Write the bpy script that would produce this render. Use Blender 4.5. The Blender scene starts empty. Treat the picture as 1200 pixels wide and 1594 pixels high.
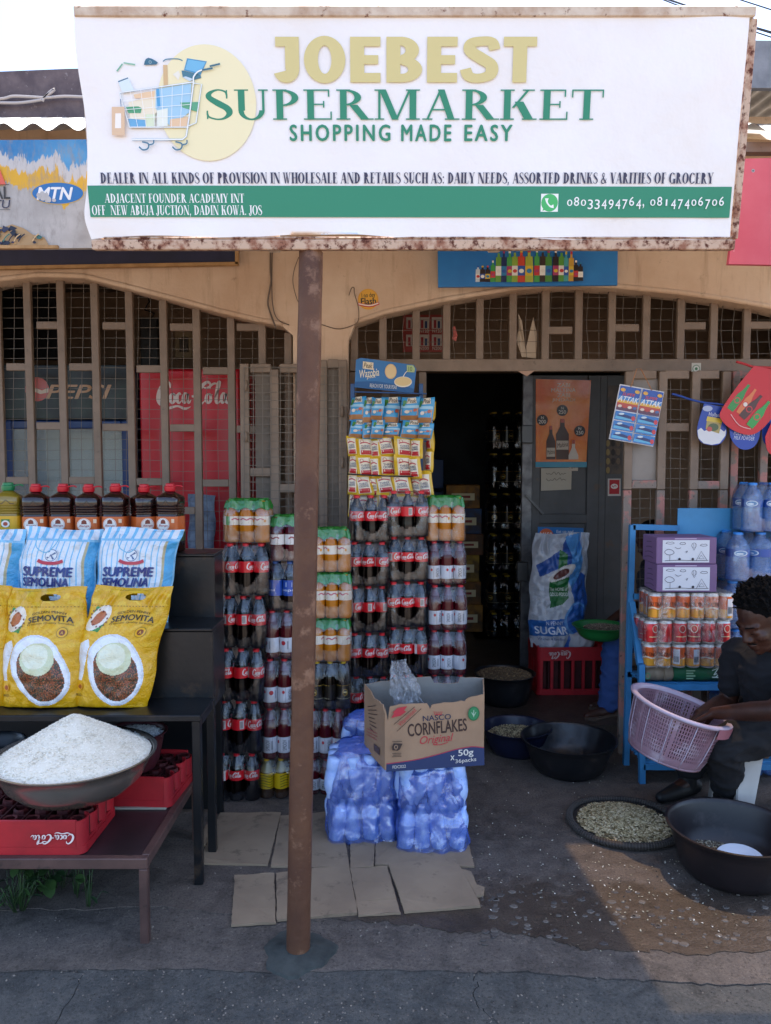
import bpy, math, random
from mathutils import Vector, Matrix, noise

# ------------------------------------------------------------------ camera, sky, sun, exposure
scene = bpy.context.scene
col = scene.collection
R = math.radians
PI = math.pi
CAM_Z, F, CX, CY = 1.68, 1200.0, 600.0, 797.0
PITCH = math.atan(77 / 1200)
cd = bpy.data.cameras.new('camera')
cd.sensor_fit = 'HORIZONTAL'; cd.sensor_width = 36; cd.lens = 36
cd.clip_start = 0.05; cd.clip_end = 2000
cam = bpy.data.objects.new('camera', cd); col.objects.link(cam)
cam.location = (0, 0, CAM_Z); cam.rotation_euler = (PI / 2 - PITCH, 0, 0)
scene.camera = cam

SUN = Vector((-0.17, -0.24, -1)).normalized()        # the way the light travels
SUN_EL = math.asin(-SUN.z)
w = bpy.data.worlds.new('World'); scene.world = w; w.use_nodes = True
wn = w.node_tree; wn.nodes.clear()
sky = wn.nodes.new('ShaderNodeTexSky'); sky.sky_type = 'NISHITA'; sky.sun_disc = False
sky.sun_elevation = SUN_EL; sky.sun_rotation = math.atan2(-SUN.x, -SUN.y)
sky.dust_density = 4.5; sky.air_density = 1.0; sky.ozone_density = 1.0; sky.altitude = 1200
bg = wn.nodes.new('ShaderNodeBackground'); bg.inputs[1].default_value = 0.15
wo = wn.nodes.new('ShaderNodeOutputWorld')
wn.links.new(sky.outputs[0], bg.inputs[0]); wn.links.new(bg.outputs[0], wo.inputs[0])
sd = bpy.data.lights.new('sun', 'SUN'); sd.energy = 3.2; sd.angle = R(0.6); sd.color = (1, 0.95, 0.86)
sun = bpy.data.objects.new('sun', sd); col.objects.link(sun)
sun.rotation_euler = SUN.to_track_quat('-Z', 'Y').to_euler(); sun.location = (4, 6, 20)
vs = scene.view_settings
vs.view_transform = 'Standard'; vs.look = 'None'; vs.gamma = 1.0; vs.exposure = 1.88
vs.use_curve_mapping = False
scene.cycles.max_bounces = 8; scene.cycles.transparent_max_bounces = 24
scene.cycles.diffuse_bounces = 5; scene.cycles.glossy_bounces = 4; scene.cycles.transmission_bounces = 4
scene.cycles.sample_clamp_indirect = 6; scene.cycles.use_denoising = True
scene.cycles.caustics_reflective = False; scene.cycles.caustics_refractive = False

_cp, _sp = math.cos(PITCH), math.sin(PITCH)
def at(px, py, Y):
    """world point at distance Y that a photo pixel (1200 x 1594) looks at"""
    a = (px - CX) / F; b = -(py - CY) / F
    dy = _cp + b * _sp; dz = -_sp + b * _cp
    t = Y / dy
    return Vector((a * t, Y, CAM_Z + dz * t))
def ground_y(py, z=0.0):
    b = -(py - CY) / F
    dy = _cp + b * _sp; dz = -_sp + b * _cp
    return (z - CAM_Z) / dz * dy
def gp(px, py, z=0.0):
    p = at(px, py, ground_y(py, z)); return Vector((p.x, p.y, z))

# ------------------------------------------------------------------ helpers
def hexc(s):
    if not isinstance(s, str): return tuple(s)[:3]
    s = s.lstrip('#')
    out = []
    for i in (0, 2, 4):
        c = int(s[i:i + 2], 16) / 255
        out.append(c / 12.92 if c <= 0.04045 else ((c + 0.055) / 1.055) ** 2.4)
    return tuple(out)

def tag(o, label=None, cat=None, group=None, kind=None):
    if label: o['label'] = label
    if cat: o['category'] = cat
    if group: o['group'] = group
    if kind: o['kind'] = kind
    return o

def thing(name, label, cat, loc=(0, 0, 0), rz=0.0, group=None, rot=None):
    o = bpy.data.objects.new(name, None); col.objects.link(o)
    o.location = loc; o.rotation_euler = rot if rot else (0, 0, rz)
    o.empty_display_size = 0.05
    return tag(o, label, cat, group)

def cat_rom(pts, n=6, closed=False):
    P = [Vector(p) for p in pts]; out = []
    N = len(P); rng = N if closed else N - 1
    for i in range(rng):
        p0 = P[(i - 1) % N] if (closed or i > 0) else P[0]
        p1 = P[i]; p2 = P[(i + 1) % N]
        p3 = P[(i + 2) % N] if (closed or i + 2 < N) else P[-1]
        for k in range(n):
            t = k / n
            out.append(0.5 * ((2 * p1) + (p2 - p0) * t + (2 * p0 - 5 * p1 + 4 * p2 - p3) * t * t + (3 * p1 - p0 - 3 * p2 + p3) * t ** 3))
    if not closed: out.append(P[-1])
    return out

class MB:
    def __init__(s): s.v = []; s.f = []; s.c = []; s.m = []
    def add(s, vs_, fs, c=None, m=0):
        b = len(s.v); s.v += [tuple(p) for p in vs_]
        for f in fs:
            s.f.append(tuple(i + b for i in f)); s.c.append(c); s.m.append(m)
        return s
    def face(s, pts, c=None, m=0): return s.add(pts, [range(len(pts))], c, m)
    def box(s, x0, x1, y0, y1, z0, z1, c=None, m=0, M=None, bev=0.0):
        if bev > 0:
            b = min(bev, (x1 - x0) * .45, (y1 - y0) * .45, (z1 - z0) * .45)
            V = []
            for (z, i) in ((z0, b), (z0 + b, 0), (z1 - b, 0), (z1, b)):
                xa, xb, ya, yb = x0 + i, x1 - i, y0 + i, y1 - i
                k = b if i == 0 else b * .6
                V += [(xa + k, ya, z), (xb - k, ya, z), (xb, ya + k, z), (xb, yb - k, z), (xb - k, yb, z), (xa + k, yb, z), (xa, yb - k, z), (xa, ya + k, z)]
            Fs = [tuple(range(7, -1, -1)), tuple(range(24, 32))]
            for r in range(3):
                for i in range(8):
                    j = (i + 1) % 8; Fs.append((r * 8 + i, r * 8 + j, r * 8 + 8 + j, r * 8 + 8 + i))
        else:
            V = [(x0, y0, z0), (x1, y0, z0), (x1, y1, z0), (x0, y1, z0), (x0, y0, z1), (x1, y0, z1), (x1, y1, z1), (x0, y1, z1)]
            Fs = [(3, 2, 1, 0), (4, 5, 6, 7), (0, 1, 5, 4), (1, 2, 6, 5), (2, 3, 7, 6), (3, 0, 4, 7)]
        if M is not None: V = [M @ Vector(p) for p in V]
        return s.add(V, Fs, c, m)
    def bar(s, p0, p1, wx, wy=None, up=(0, 0, 1), c=None, m=0):
        """rectangular bar between two points"""
        p0 = Vector(p0); p1 = Vector(p1); wy = wy or wx
        d = (p1 - p0).normalized(); u = Vector(up)
        if abs(d.dot(u)) > .95: u = Vector((0, 1, 0))
        x = d.cross(u).normalized() * wx / 2; y = x.cross(d).normalized() * wy / 2
        V = [p + a * x + b * y for p in (p0, p1) for a, b in ((-1, -1), (1, -1), (1, 1), (-1, 1))]
        return s.add(V, [(3, 2, 1, 0), (4, 5, 6, 7), (0, 1, 5, 4), (1, 2, 6, 5), (2, 3, 7, 6), (3, 0, 4, 7)], c, m)
    def tube(s, pts, r, n=8, c=None, m=0, closed=False, cap=True):
        P = [Vector(p) for p in pts]; N = len(P)
        rr = r if isinstance(r, (list, tuple)) else [r] * N
        up = None; b = len(s.v); V = []
        for i in range(N):
            if closed: d = P[(i + 1) % N] - P[i - 1]
            else: d = P[min(i + 1, N - 1)] - P[max(i - 1, 0)]
            if d.length < 1e-9: d = Vector((0, 0, 1))
            d.normalize()
            if up is None:
                up = Vector((0, 0, 1)) if abs(d.z) < .9 else Vector((1, 0, 0))
            x = d.cross(up)
            if x.length < 1e-6: x = d.orthogonal()
            x.normalize(); y = x.cross(d).normalized(); up = y
            for k in range(n):
                a = 2 * PI * k / n + PI / n
                V.append(P[i] + x * (rr[i] * math.cos(a)) + y * (rr[i] * math.sin(a)))
        Fs = []
        for i in range(N if closed else N - 1):
            j = (i + 1) % N
            for k in range(n):
                l = (k + 1) % n
                Fs.append((i * n + k, i * n + l, j * n + l, j * n + k))
        if cap and not closed:
            Fs.append(tuple(range(n - 1, -1, -1))); Fs.append(tuple((N - 1) * n + k for k in range(n)))
        return s.add(V, Fs, c, m)
    def lathe(s, prof, n=16, loc=(0, 0, 0), c=None, m=0, cap0=True, cap1=True, wob=None):
        V = []; lx, ly, lz = loc
        for r, z in prof:
            for k in range(n):
                a = 2 * PI * k / n
                q = r * (1 if wob is None else wob(a, z))
                V.append((lx + q * math.cos(a), ly + q * math.sin(a), lz + z))
        Fs = []
        for i in range(len(prof) - 1):
            for k in range(n):
                l = (k + 1) % n
                Fs.append((i * n + k, i * n + l, i * n + n + l, i * n + n + k))
        if cap0: Fs.append(tuple(range(n - 1, -1, -1)))
        if cap1: Fs.append(tuple((len(prof) - 1) * n + k for k in range(n)))
        return s.add(V, Fs, c, m)
    def grid(s, fn, nu, nv, c=None, m=0, keep=None):
        V = [fn(i / nu, j / nv) for j in range(nv + 1) for i in range(nu + 1)]
        Fs = [(j * (nu + 1) + i, j * (nu + 1) + i + 1, (j + 1) * (nu + 1) + i + 1, (j + 1) * (nu + 1) + i)
              for j in range(nv) for i in range(nu) if keep is None or keep((i + .5) / nu, (j + .5) / nv)]
        return s.add(V, Fs, c, m)
    def extrude(s, poly, fn, t0, t1, c=None, m=0):
        """2D outline -> prism; fn(u, v, t) gives the 3D point"""
        n = len(poly)
        V = [fn(u, v, t0) for u, v in poly] + [fn(u, v, t1) for u, v in poly]
        Fs = [tuple(range(n - 1, -1, -1)), tuple(range(n, 2 * n))] + [(i, (i + 1) % n, n + (i + 1) % n, n + i) for i in range(n)]
        return s.add(V, Fs, c, m)
    def build(s, name, mat, parent=None, smooth=False, world=False, loc=None, origin=True, auto=None):
        V = s.v
        me = bpy.data.meshes.new(name)
        o = bpy.data.objects.new(name, me); col.objects.link(o)
        if parent is not None:
            o.parent = parent
            if world:
                L = parent['_w'] if '_w' in parent else parent.location
                V = [(x - L[0], y - L[1], z - L[2]) for x, y, z in V]
        elif origin and V:
            xs = [p[0] for p in V]; ys = [p[1] for p in V]; zs = [p[2] for p in V]
            L = Vector(((min(xs) + max(xs)) / 2, (min(ys) + max(ys)) / 2, min(zs)))
            V = [(x - L[0], y - L[1], z - L[2]) for x, y, z in V]; o.location = L
            # children given in world space use the same origin
        if loc is not None: o.location = loc
        me.from_pydata(V, [], s.f)
        for mm in (mat if isinstance(mat, (list, tuple)) else [mat]): me.materials.append(mm)
        if any(s.m): me.polygons.foreach_set('material_index', s.m)
        if any(c is not None for c in s.c):
            at_ = me.color_attributes.new('Col', 'FLOAT_COLOR', 'CORNER')
            buf = []
            for f, c in zip(s.f, s.c):
                cc = hexc(c) if c is not None else (.5, .5, .5)
                buf += [cc[0], cc[1], cc[2], 1.0] * len(f)
            at_.data.foreach_set('color', buf)
        if smooth:
            me.polygons.foreach_set('use_smooth', [True] * len(me.polygons))
            if auto: me.set_sharp_from_angle(angle=R(auto))
        me.update()
        return o

def dup(o, parent=None):
    """a copy of an object with copies of its parts and sub-parts (mesh data shared)"""
    c = o.copy(); col.objects.link(c)
    if parent is not None: c.parent = parent
    for ch in o.children: dup(ch, c)
    return c

# ------------------------------------------------------------------ materials
def newmat(name):
    m = bpy.data.materials.new(name); m.use_nodes = True
    nt = m.node_tree; b = nt.nodes['Principled BSDF']
    return m, nt, b
def N(nt, t, **k):
    n = nt.nodes.new(t)
    for a, v in k.items(): setattr(n, a, v)
    return n
def ramp(nt, src, stops):
    r = N(nt, 'ShaderNodeValToRGB'); e = r.color_ramp.elements
    while len(e) < len(stops): e.new(.5)
    for i, (p, c) in enumerate(stops):
        e[i].position = p; e[i].color = (*hexc(c), 1) if not isinstance(c, (int, float)) else (c, c, c, 1)
    nt.links.new(src, r.inputs[0]); return r.outputs[0]
def noise_out(nt, scale, detail=5, rough=.6, coord='Object', dist=0.0, vec=None, sc3=None):
    n = N(nt, 'ShaderNodeTexNoise'); n.inputs['Scale'].default_value = scale
    n.inputs['Detail'].default_value = detail; n.inputs['Roughness'].default_value = rough
    n.inputs['Distortion'].default_value = dist
    if vec is None:
        tc = N(nt, 'ShaderNodeTexCoord'); vec = tc.outputs[coord]
    if sc3:
        mp = N(nt, 'ShaderNodeMapping'); mp.inputs['Scale'].default_value = sc3
        nt.links.new(vec, mp.inputs[0]); vec = mp.outputs[0]
    nt.links.new(vec, n.inputs['Vector']); return n.outputs[0]
def mixc(nt, fac, a, b, blend='MIX'):
    x = N(nt, 'ShaderNodeMix', data_type='RGBA', blend_type=blend)
    for s, v in ((0, fac), (6, a), (7, b)):
        if hasattr(v, 'is_output') or isinstance(v, bpy.types.NodeSocket): nt.links.new(v, x.inputs[s])
        elif s == 0: x.inputs[0].default_value = v
        else: x.inputs[s].default_value = (*hexc(v), 1)
    return x.outputs[2]
def math_(nt, op, a, b=0.0):
    x = N(nt, 'ShaderNodeMath', operation=op)
    for i, v in enumerate((a, b)):
        if isinstance(v, bpy.types.NodeSocket): nt.links.new(v, x.inputs[i])
        else: x.inputs[i].default_value = v
    return x.outputs[0]
def bump(nt, b, h, strength=.3, dist=.01):
    n = N(nt, 'ShaderNodeBump'); n.inputs['Strength'].default_value = strength; n.inputs['Distance'].default_value = dist
    nt.links.new(h, n.inputs['Height']); nt.links.new(n.outputs[0], b.inputs['Normal'])

MATS = {}
def mat(name, c, rough=.6, metal=0.0, c2=None, ns=8.0, lo=.4, hi=.65, bs=None, bst=.25, bd=.004, spec=.5, coat=0.0, sub=0.0, wear=None, ws=14.0, wlo=.55, whi=.62, coord='Object', rough2=None, detail=5, emit=None):
    if name in MATS: return MATS[name]
    m, nt, b = newmat(name)
    b.inputs['Roughness'].default_value = rough; b.inputs['Metallic'].default_value = metal
    b.inputs['Specular IOR Level'].default_value = spec
    if coat: b.inputs['Coat Weight'].default_value = coat; b.inputs['Coat Roughness'].default_value = .12
    base = None
    if c == 'attr':
        a = N(nt, 'ShaderNodeVertexColor'); a.layer_name = 'Col'; base = a.outputs[0]
    else: b.inputs['Base Color'].default_value = (*hexc(c), 1)
    if c2 is not None:
        f = ramp(nt, noise_out(nt, ns, detail=detail, coord=coord), [(lo, 0.0), (hi, 1.0)])
        base = mixc(nt, f, base if base is not None else c, c2)
    if wear is not None:
        f2 = ramp(nt, noise_out(nt, ws, detail=7, rough=.7, coord=coord), [(wlo, 0.0), (whi, 1.0)])
        base = mixc(nt, f2, base if base is not None else c, wear)
        if rough2 is not None:
            rr = mixc(nt, f2, (rough,) * 3, (rough2,) * 3); nt.links.new(rr, b.inputs['Roughness'])
    if base is not None: nt.links.new(base, b.inputs['Base Color'])
    if bs: bump(nt, b, noise_out(nt, bs, coord=coord), bst, bd)
    if emit: b.inputs['Emission Color'].default_value = (*hexc(emit[0]), 1); b.inputs['Emission Strength'].default_value = emit[1]
    MATS[name] = m; return m
def film_mat(name, c, a_lo, a_hi, rough=.12, ns=9.0, sc3=(1, 1, .5), bst=.5, gloss=.7, fres=.5):
    """thin wrap: a see-through sheet whose creases catch the light"""
    m, nt, b = newmat(name); nt.nodes.remove(b)
    n1 = noise_out(nt, ns, detail=6, rough=.65, dist=1.2, sc3=sc3)
    al = N(nt, 'ShaderNodeMapRange'); al.inputs[1].default_value = .40; al.inputs[2].default_value = .68
    al.inputs[3].default_value = a_lo; al.inputs[4].default_value = a_hi; nt.links.new(n1, al.inputs[0])
    bp = N(nt, 'ShaderNodeBump'); bp.inputs['Strength'].default_value = bst; bp.inputs['Distance'].default_value = .008
    nt.links.new(noise_out(nt, ns * 2.2, detail=4, dist=2.0, sc3=sc3), bp.inputs['Height'])
    fr = N(nt, 'ShaderNodeFresnel'); fr.inputs[0].default_value = 1.4; nt.links.new(bp.outputs[0], fr.inputs[1])
    fac = math_(nt, 'MINIMUM', math_(nt, 'ADD', al.outputs[0], math_(nt, 'MULTIPLY', fr.outputs[0], fres)), 1.0)
    tr = N(nt, 'ShaderNodeBsdfTransparent'); gl = N(nt, 'ShaderNodeBsdfGlossy'); df = N(nt, 'ShaderNodeBsdfDiffuse')
    gl.inputs['Roughness'].default_value = rough; gl.inputs['Color'].default_value = (.9, .92, .95, 1); df.inputs[0].default_value = (*hexc(c), 1)
    nt.links.new(bp.outputs[0], gl.inputs['Normal']); nt.links.new(bp.outputs[0], df.inputs['Normal'])
    m1 = N(nt, 'ShaderNodeMixShader'); m1.inputs[0].default_value = gloss; nt.links.new(df.outputs[0], m1.inputs[1]); nt.links.new(gl.outputs[0], m1.inputs[2])
    m2 = N(nt, 'ShaderNodeMixShader'); nt.links.new(fac, m2.inputs[0]); nt.links.new(tr.outputs[0], m2.inputs[1]); nt.links.new(m1.outputs[0], m2.inputs[2])
    nt.links.new(m2.outputs[0], nt.nodes['Material Output'].inputs[0])
    MATS[name] = m; return m

# ------------------------------------------------------------------ flat print: lettering and artwork on a surface
class Panel:
    """a flat face: origin o, unit axes U (right), V (up); print() maps (u, v, layer) onto it"""
    def __init__(s, o, U=(1, 0, 0), V=(0, 0, 1), eps=.00025, base=.0006, bend=None):
        s.o = Vector(o); s.U = Vector(U).normalized(); s.V = Vector(V).normalized()
        s.N = s.U.cross(s.V).normalized(); s.eps = eps; s.base = base; s.bend = bend; s.k = 0
    def map(s, u, v, layer=0):
        if s.bend: return s.bend(u, v, s.base + layer * s.eps)
        return s.o + s.U * u + s.V * v + s.N * (s.base + layer * s.eps)
    def px(s, px, py):
        c = Vector((0, 0, CAM_Z)); d = at(px, py, 1.0) - c
        t = (s.o - c).dot(s.N) / d.dot(s.N); q = c + d * t - s.o
        return (q.dot(s.U), q.dot(s.V))
    def box(s, x0, y0, x1, y1):
        a = s.px(x0, y1); b = s.px(x1, y0); return (a[0], a[1], b[0], b[1])

class Print(MB):
    def __init__(s, panel): super().__init__(); s.p = panel; s.k = 0; s.fix = None
    def lay(s):
        if s.fix is None: s.k += 1
        return s.k + (s.fix or 0)
    def poly(s, pts, c, sub=None):
        k = s.lay(); s.face([s.p.map(u, v, k) for u, v in pts], c); return s
    def rect(s, u0, v0, u1, v1, c, nu=1, nv=1):
        k = s.lay(); s.grid(lambda a, b: s.p.map(u0 + (u1 - u0) * a, v0 + (v1 - v0) * b, k), nu, nv, c); return s
    def disc(s, u, v, ru, rv, c, n=24, rings=1, rot=0.0, a0=0, a1=2 * PI):
        k = s.lay(); pts = []
        cr, sr = math.cos(rot), math.sin(rot)
        for q in range(1, rings + 1):
            for i in range(n):
                a = a0 + (a1 - a0) * i / (n if abs(a1 - a0 - 2 * PI) < 1e-6 else n - 1)
                x = ru * math.cos(a) * q / rings; y = rv * math.sin(a) * q / rings
                pts.append(s.p.map(u + x * cr - y * sr, v + x * sr + y * cr, k))
        if rings == 1: s.face(pts, c)
        else:
            V = [s.p.map(u, v, k)] + pts; Fs = [(0, 1 + i, 1 + (i + 1) % n) for i in range(n)]
            for q in range(rings - 1):
                for i in range(n):
                    j = (i + 1) % n; Fs.append((1 + q * n + i, 1 + (q + 1) * n + i, 1 + (q + 1) * n + j, 1 + q * n + j))
            s.add(V, Fs, c)
        return s
    def stroke(s, pts, wd, c, smooth=0):
        """ribbon along a 2D path; wd a number or list"""
        P = [Vector((p[0], p[1], 0)) for p in pts]
        W = wd if isinstance(wd, (list, tuple)) else [wd] * len(P)
        if smooth:
            Q = cat_rom([(p.x, p.y, ww) for p, ww in zip(P, W)], smooth); P = [Vector((q.x, q.y, 0)) for q in Q]; W = [max(q.z, .02 * max(W)) for q in Q]
        k = s.lay(); V = []
        for i, p in enumerate(P):
            d = P[min(i + 1, len(P) - 1)] - P[max(i - 1, 0)]
            if d.length < 1e-9: d = Vector((1, 0, 0))
            d.normalize(); nx, ny = -d.y * W[i] / 2, d.x * W[i] / 2
            V += [s.p.map(p.x + nx, p.y + ny, k + (i % 2) * .0), s.p.map(p.x - nx, p.y - ny, k)]
        s.add(V, [(2 * i, 2 * i + 1, 2 * i + 3, 2 * i + 2) for i in range(len(P) - 1)], c); return s
    def text(s, txt, box, c, font='sans', bold=0.0, shear=0.0, spacing=1.0, rot=0.0, arch=0.0, align='FIT'):
        """lettering fitted into box (u0, v0, u1, v1); rot turns it about the box centre"""
        pieces, (x0, y0, x1, y1) = heavy_text(txt) if font == 'heavy' else (serif_text(txt, bold) if font == 'serif' else sans_text(txt, 0.0, shear, spacing))
        u0, v0, u1, v1 = box; cu, cv = (u0 + u1) / 2, (v0 + v1) / 2
        sx = (u1 - u0) / (x1 - x0); sy = (v1 - v0) / (y1 - y0)
        if align == 'KEEP': sx = sy = min(sx, sy)
        cr, sr = math.cos(rot), math.sin(rot)
        k0 = s.lay(); kk = 0
        if bold and font == 'sans':       # heavier strokes: the same letters struck again a hair aside
            b_ = bold * (.62 if v1 - v0 > .03 else .3); pieces = [([(x + i * b_, y + j * b_ * .6) for x, y in V], Fs) for V, Fs in pieces for i, j in ((-1, 0), (1, 0), (0, 1), (0, -1), (0, 0))]
        for V, Fs in pieces:
            kk = (kk + 1) % 6
            Q = []
            for x, y in V:
                a = (x - (x0 + x1) / 2) * sx; b = (y - (y0 + y1) / 2) * sy
                b += arch * (1 - (2 * a / (u1 - u0)) ** 2)
                Q.append(s.p.map(cu + a * cr - b * sr, cv + a * sr + b * cr, k0 + kk * .3))
            s.add(Q, Fs, c)
        s.k += 1
        return s

_tc = {}
def sans_text(txt, bold=0.0, shear=0.0, spacing=1.0):
    key = (txt, bold, shear, spacing)
    if key in _tc: return _tc[key]
    cu = bpy.data.curves.new('t', 'FONT'); cu.body = txt; cu.offset = bold; cu.shear = shear; cu.space_character = spacing
    cu.resolution_u = 3; cu.fill_mode = 'FRONT'
    o = bpy.data.objects.new('t', cu)
    me = o.to_mesh()
    V = [(v.co.x, v.co.y) for v in me.vertices]; Fs = [tuple(p.vertices) for p in me.polygons]
    o.to_mesh_clear(); bpy.data.objects.remove(o); bpy.data.curves.remove(cu)
    bb = (min(v[0] for v in V), min(v[1] for v in V), max(v[0] for v in V), max(v[1] for v in V))
    _tc[key] = ([(V, Fs)], bb); return _tc[key]

# a high-contrast roman capital alphabet, cap height 1
_T, _H = .19, .05
def _rect(x0, x1, y0, y1): return ([(x0, y0), (x1, y0), (x1, y1), (x0, y1)], [(0, 1, 2, 3)])
def _stem(x, wd=None, y0=0.0, y1=1.0, sb=1, st=1):
    wd = wd or _T
    o = [_rect(x, x + wd, y0, y1)]
    if sb: o.append(_rect(x - .08, x + wd + .08, y0, y0 + .042))
    if st: o.append(_rect(x - .08, x + wd + .08, y1 - .042, y1))
    return o
def _para(xb, xt, wd, y0=0.0, y1=1.0): return [([(xb, y0), (xb + wd, y0), (xt + wd, y1), (xt, y1)], [(0, 1, 2, 3)])]
def _ring(cx, cy, rx, ry, wd, t, a0=0, a1=360, n=22):
    V = []
    for i in range(n + 1):
        a = R(a0 + (a1 - a0) * i / n)
        V += [(cx + rx * math.cos(a), cy + ry * math.sin(a)), (cx + (rx - wd) * math.cos(a), cy + (ry - t) * math.sin(a))]
    return [(V, [(2 * i, 2 * i + 1, 2 * i + 3, 2 * i + 2) for i in range(n)])]
def _bowl(x, y0, y1, rx, wd=None, t=_H): return _ring(x, (y0 + y1) / 2, rx, (y1 - y0) / 2, wd or _T, t, -90, 90, 14)
def _vs(pts):
    Q = cat_rom(pts, 5); V = []
    for i, q in enumerate(Q):
        d = Q[min(i + 1, len(Q) - 1)] - Q[max(i - 1, 0)]; l = math.hypot(d.x, d.y) or 1
        V += [(q.x - d.y / l * q.z / 2, q.y + d.x / l * q.z / 2), (q.x + d.y / l * q.z / 2, q.y - d.x / l * q.z / 2)]
    return [(V, [(2 * i, 2 * i + 1, 2 * i + 3, 2 * i + 2) for i in range(len(Q) - 1)])]
def _sf(x0, x1, y=0.0): return [_rect(x0, x1, y, y + .042)]
def _glyph(c):
    S = _stem
    if c == 'A': return _para(.05, .34, .05) + _para(.53, .30, _T) + [_rect(.16, .58, .31, .355)] + _sf(-.03, .19) + _sf(.46, .78), .78
    if c == 'B': return S(.1) + _bowl(.2, .49, 1, .33) + _bowl(.2, 0, .53, .40), .68
    if c == 'C': return _ring(.42, .5, .40, .51, _T, .05, 42, 318) + [_rect(.69, .72, .66, .98), _rect(.70, .73, .06, .26)], .78
    if c == 'D': return S(.1) + _bowl(.2, 0, 1, .55), .82
    if c in 'EF':
        o = S(.1) + [_rect(.1, .58, .955, 1), _rect(.2, .46, .49, .53), _rect(.55, .58, .76, 1), _rect(.44, .47, .40, .62)]
        if c == 'E': o += [_rect(.1, .6, 0, .045), _rect(.6, .63, 0, .27)]
        return o, (.68 if c == 'E' else .62)
    if c == 'G': return _ring(.42, .5, .40, .51, _T, .05, 42, 300) + [_rect(.69, .72, .66, .98)] + S(.58, y1=.44, sb=0), .84
    if c == 'H': return S(.1) + S(.57) + [_rect(.2, .6, .48, .525)], .84
    if c == 'I': return S(.1), .37
    if c == 'J': return S(.2, y0=.15, sb=0) + _ring(.17, .15, .20, .24, .14, .05, 180, 360, 10) + [_rect(-.03, .09, .1, .2)], .47
    if c == 'K': return S(.1) + _para(.27, .60, .06, .40, 1) + _para(.56, .33, .19, 0, .6) + _sf(.5, .82) + _sf(.5, .76, .958), .83
    if c == 'L': return S(.1) + [_rect(.1, .6, 0, .045), _rect(.58, .61, 0, .28)], .65
    if c == 'M': return S(.1, .05) + _para(.40, .12, _T) + _para(.47, .76, .05) + S(.78), 1.06
    if c == 'N': return S(.1, .05) + _para(.60, .10, _T) + S(.74, .05), .88
    if c == 'O': return _ring(.43, .5, .41, .51, _T, .05, 0, 360, 30), .87
    if c == 'P': return S(.1) + _bowl(.2, .45, 1, .38), .64
    if c == 'R': return S(.1) + _bowl(.2, .47, 1, .36) + _para(.56, .30, .18, 0, .49) + _sf(.55, .83), .80
    if c == 'S': return _vs([(.49, .74, .03), (.46, .92, .05), (.29, .985, .05), (.12, .88, .10), (.11, .73, .14), (.30, .54, .18), (.49, .37, .17), (.53, .2, .13), (.42, .05, .07), (.26, .015, .05), (.08, .10, .05), (.05, .28, .03)]) + [_rect(.47, .50, .70, .98), _rect(.04, .07, .02, .3)], .60
    if c == 'T': return S(.26, st=0) + [_rect(.0, .69, .955, 1), _rect(.0, .03, .74, 1), _rect(.66, .69, .74, 1)], .71
    if c == 'U': return S(.1, y0=.3, sb=0) + _ring(.385, .31, .285, .33, _T * .8, .06, 180, 360, 14) + S(.62, .05, y0=.3, sb=0), .80
    if c == 'V': return _para(.28, .04, _T) + _para(.36, .62, .05) + _sf(-.04, .28, .958) + _sf(.55, .76, .958), .74
    if c == 'W': return _para(.24, .04, .15) + _para(.31, .50, .05) + _para(.56, .38, .15) + _para(.64, .86, .05) + _sf(-.04, .26, .958) + _sf(.34, .6, .958) + _sf(.79, 1.0, .958), 1.0
    if c == 'Y': return S(.28, y1=.45, st=0) + _para(.28, .02, _T, .43, 1) + _para(.40, .62, .05, .43, 1) + _sf(-.05, .26, .958) + _sf(.53, .76, .958), .74
    if c == '&': return _vs([(.72, .45, .05), (.6, .2, .07), (.4, .02, .07), (.15, .06, .12), (.1, .25, .13), (.3, .5, .07), (.45, .72, .06), (.4, .92, .08), (.28, .94, .08), (.22, .78, .11), (.4, .4, .15), (.7, .03, .13)]), .82
    if c == ',': return [_rect(.06, .19, 0, .14)] + _para(.03, .11, .08, -.16, .02), .3
    if c == '.': return [_rect(.06, .19, 0, .14)], .28
    if c == ':': return [_rect(.08, .21, 0, .14), _rect(.08, .21, .5, .64)], .3
    return [], .32
_sc = {}
def serif_text(txt, wt=0.0):
    global _T
    key = (txt, wt); _T = .145 + wt
    if key in _sc: return _sc[key]
    x = 0.0; out = []
    for ch in txt:
        g, adv = _glyph(ch)
        for V, Fs in g: out.append(([(a + x, b) for a, b in V], Fs))
        x += adv + .03
    xs = [v[0] for V, _ in out for v in V]
    _sc[key] = (out, (min(xs), -.0, max(xs), 1.0)); return _sc[key]

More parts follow.
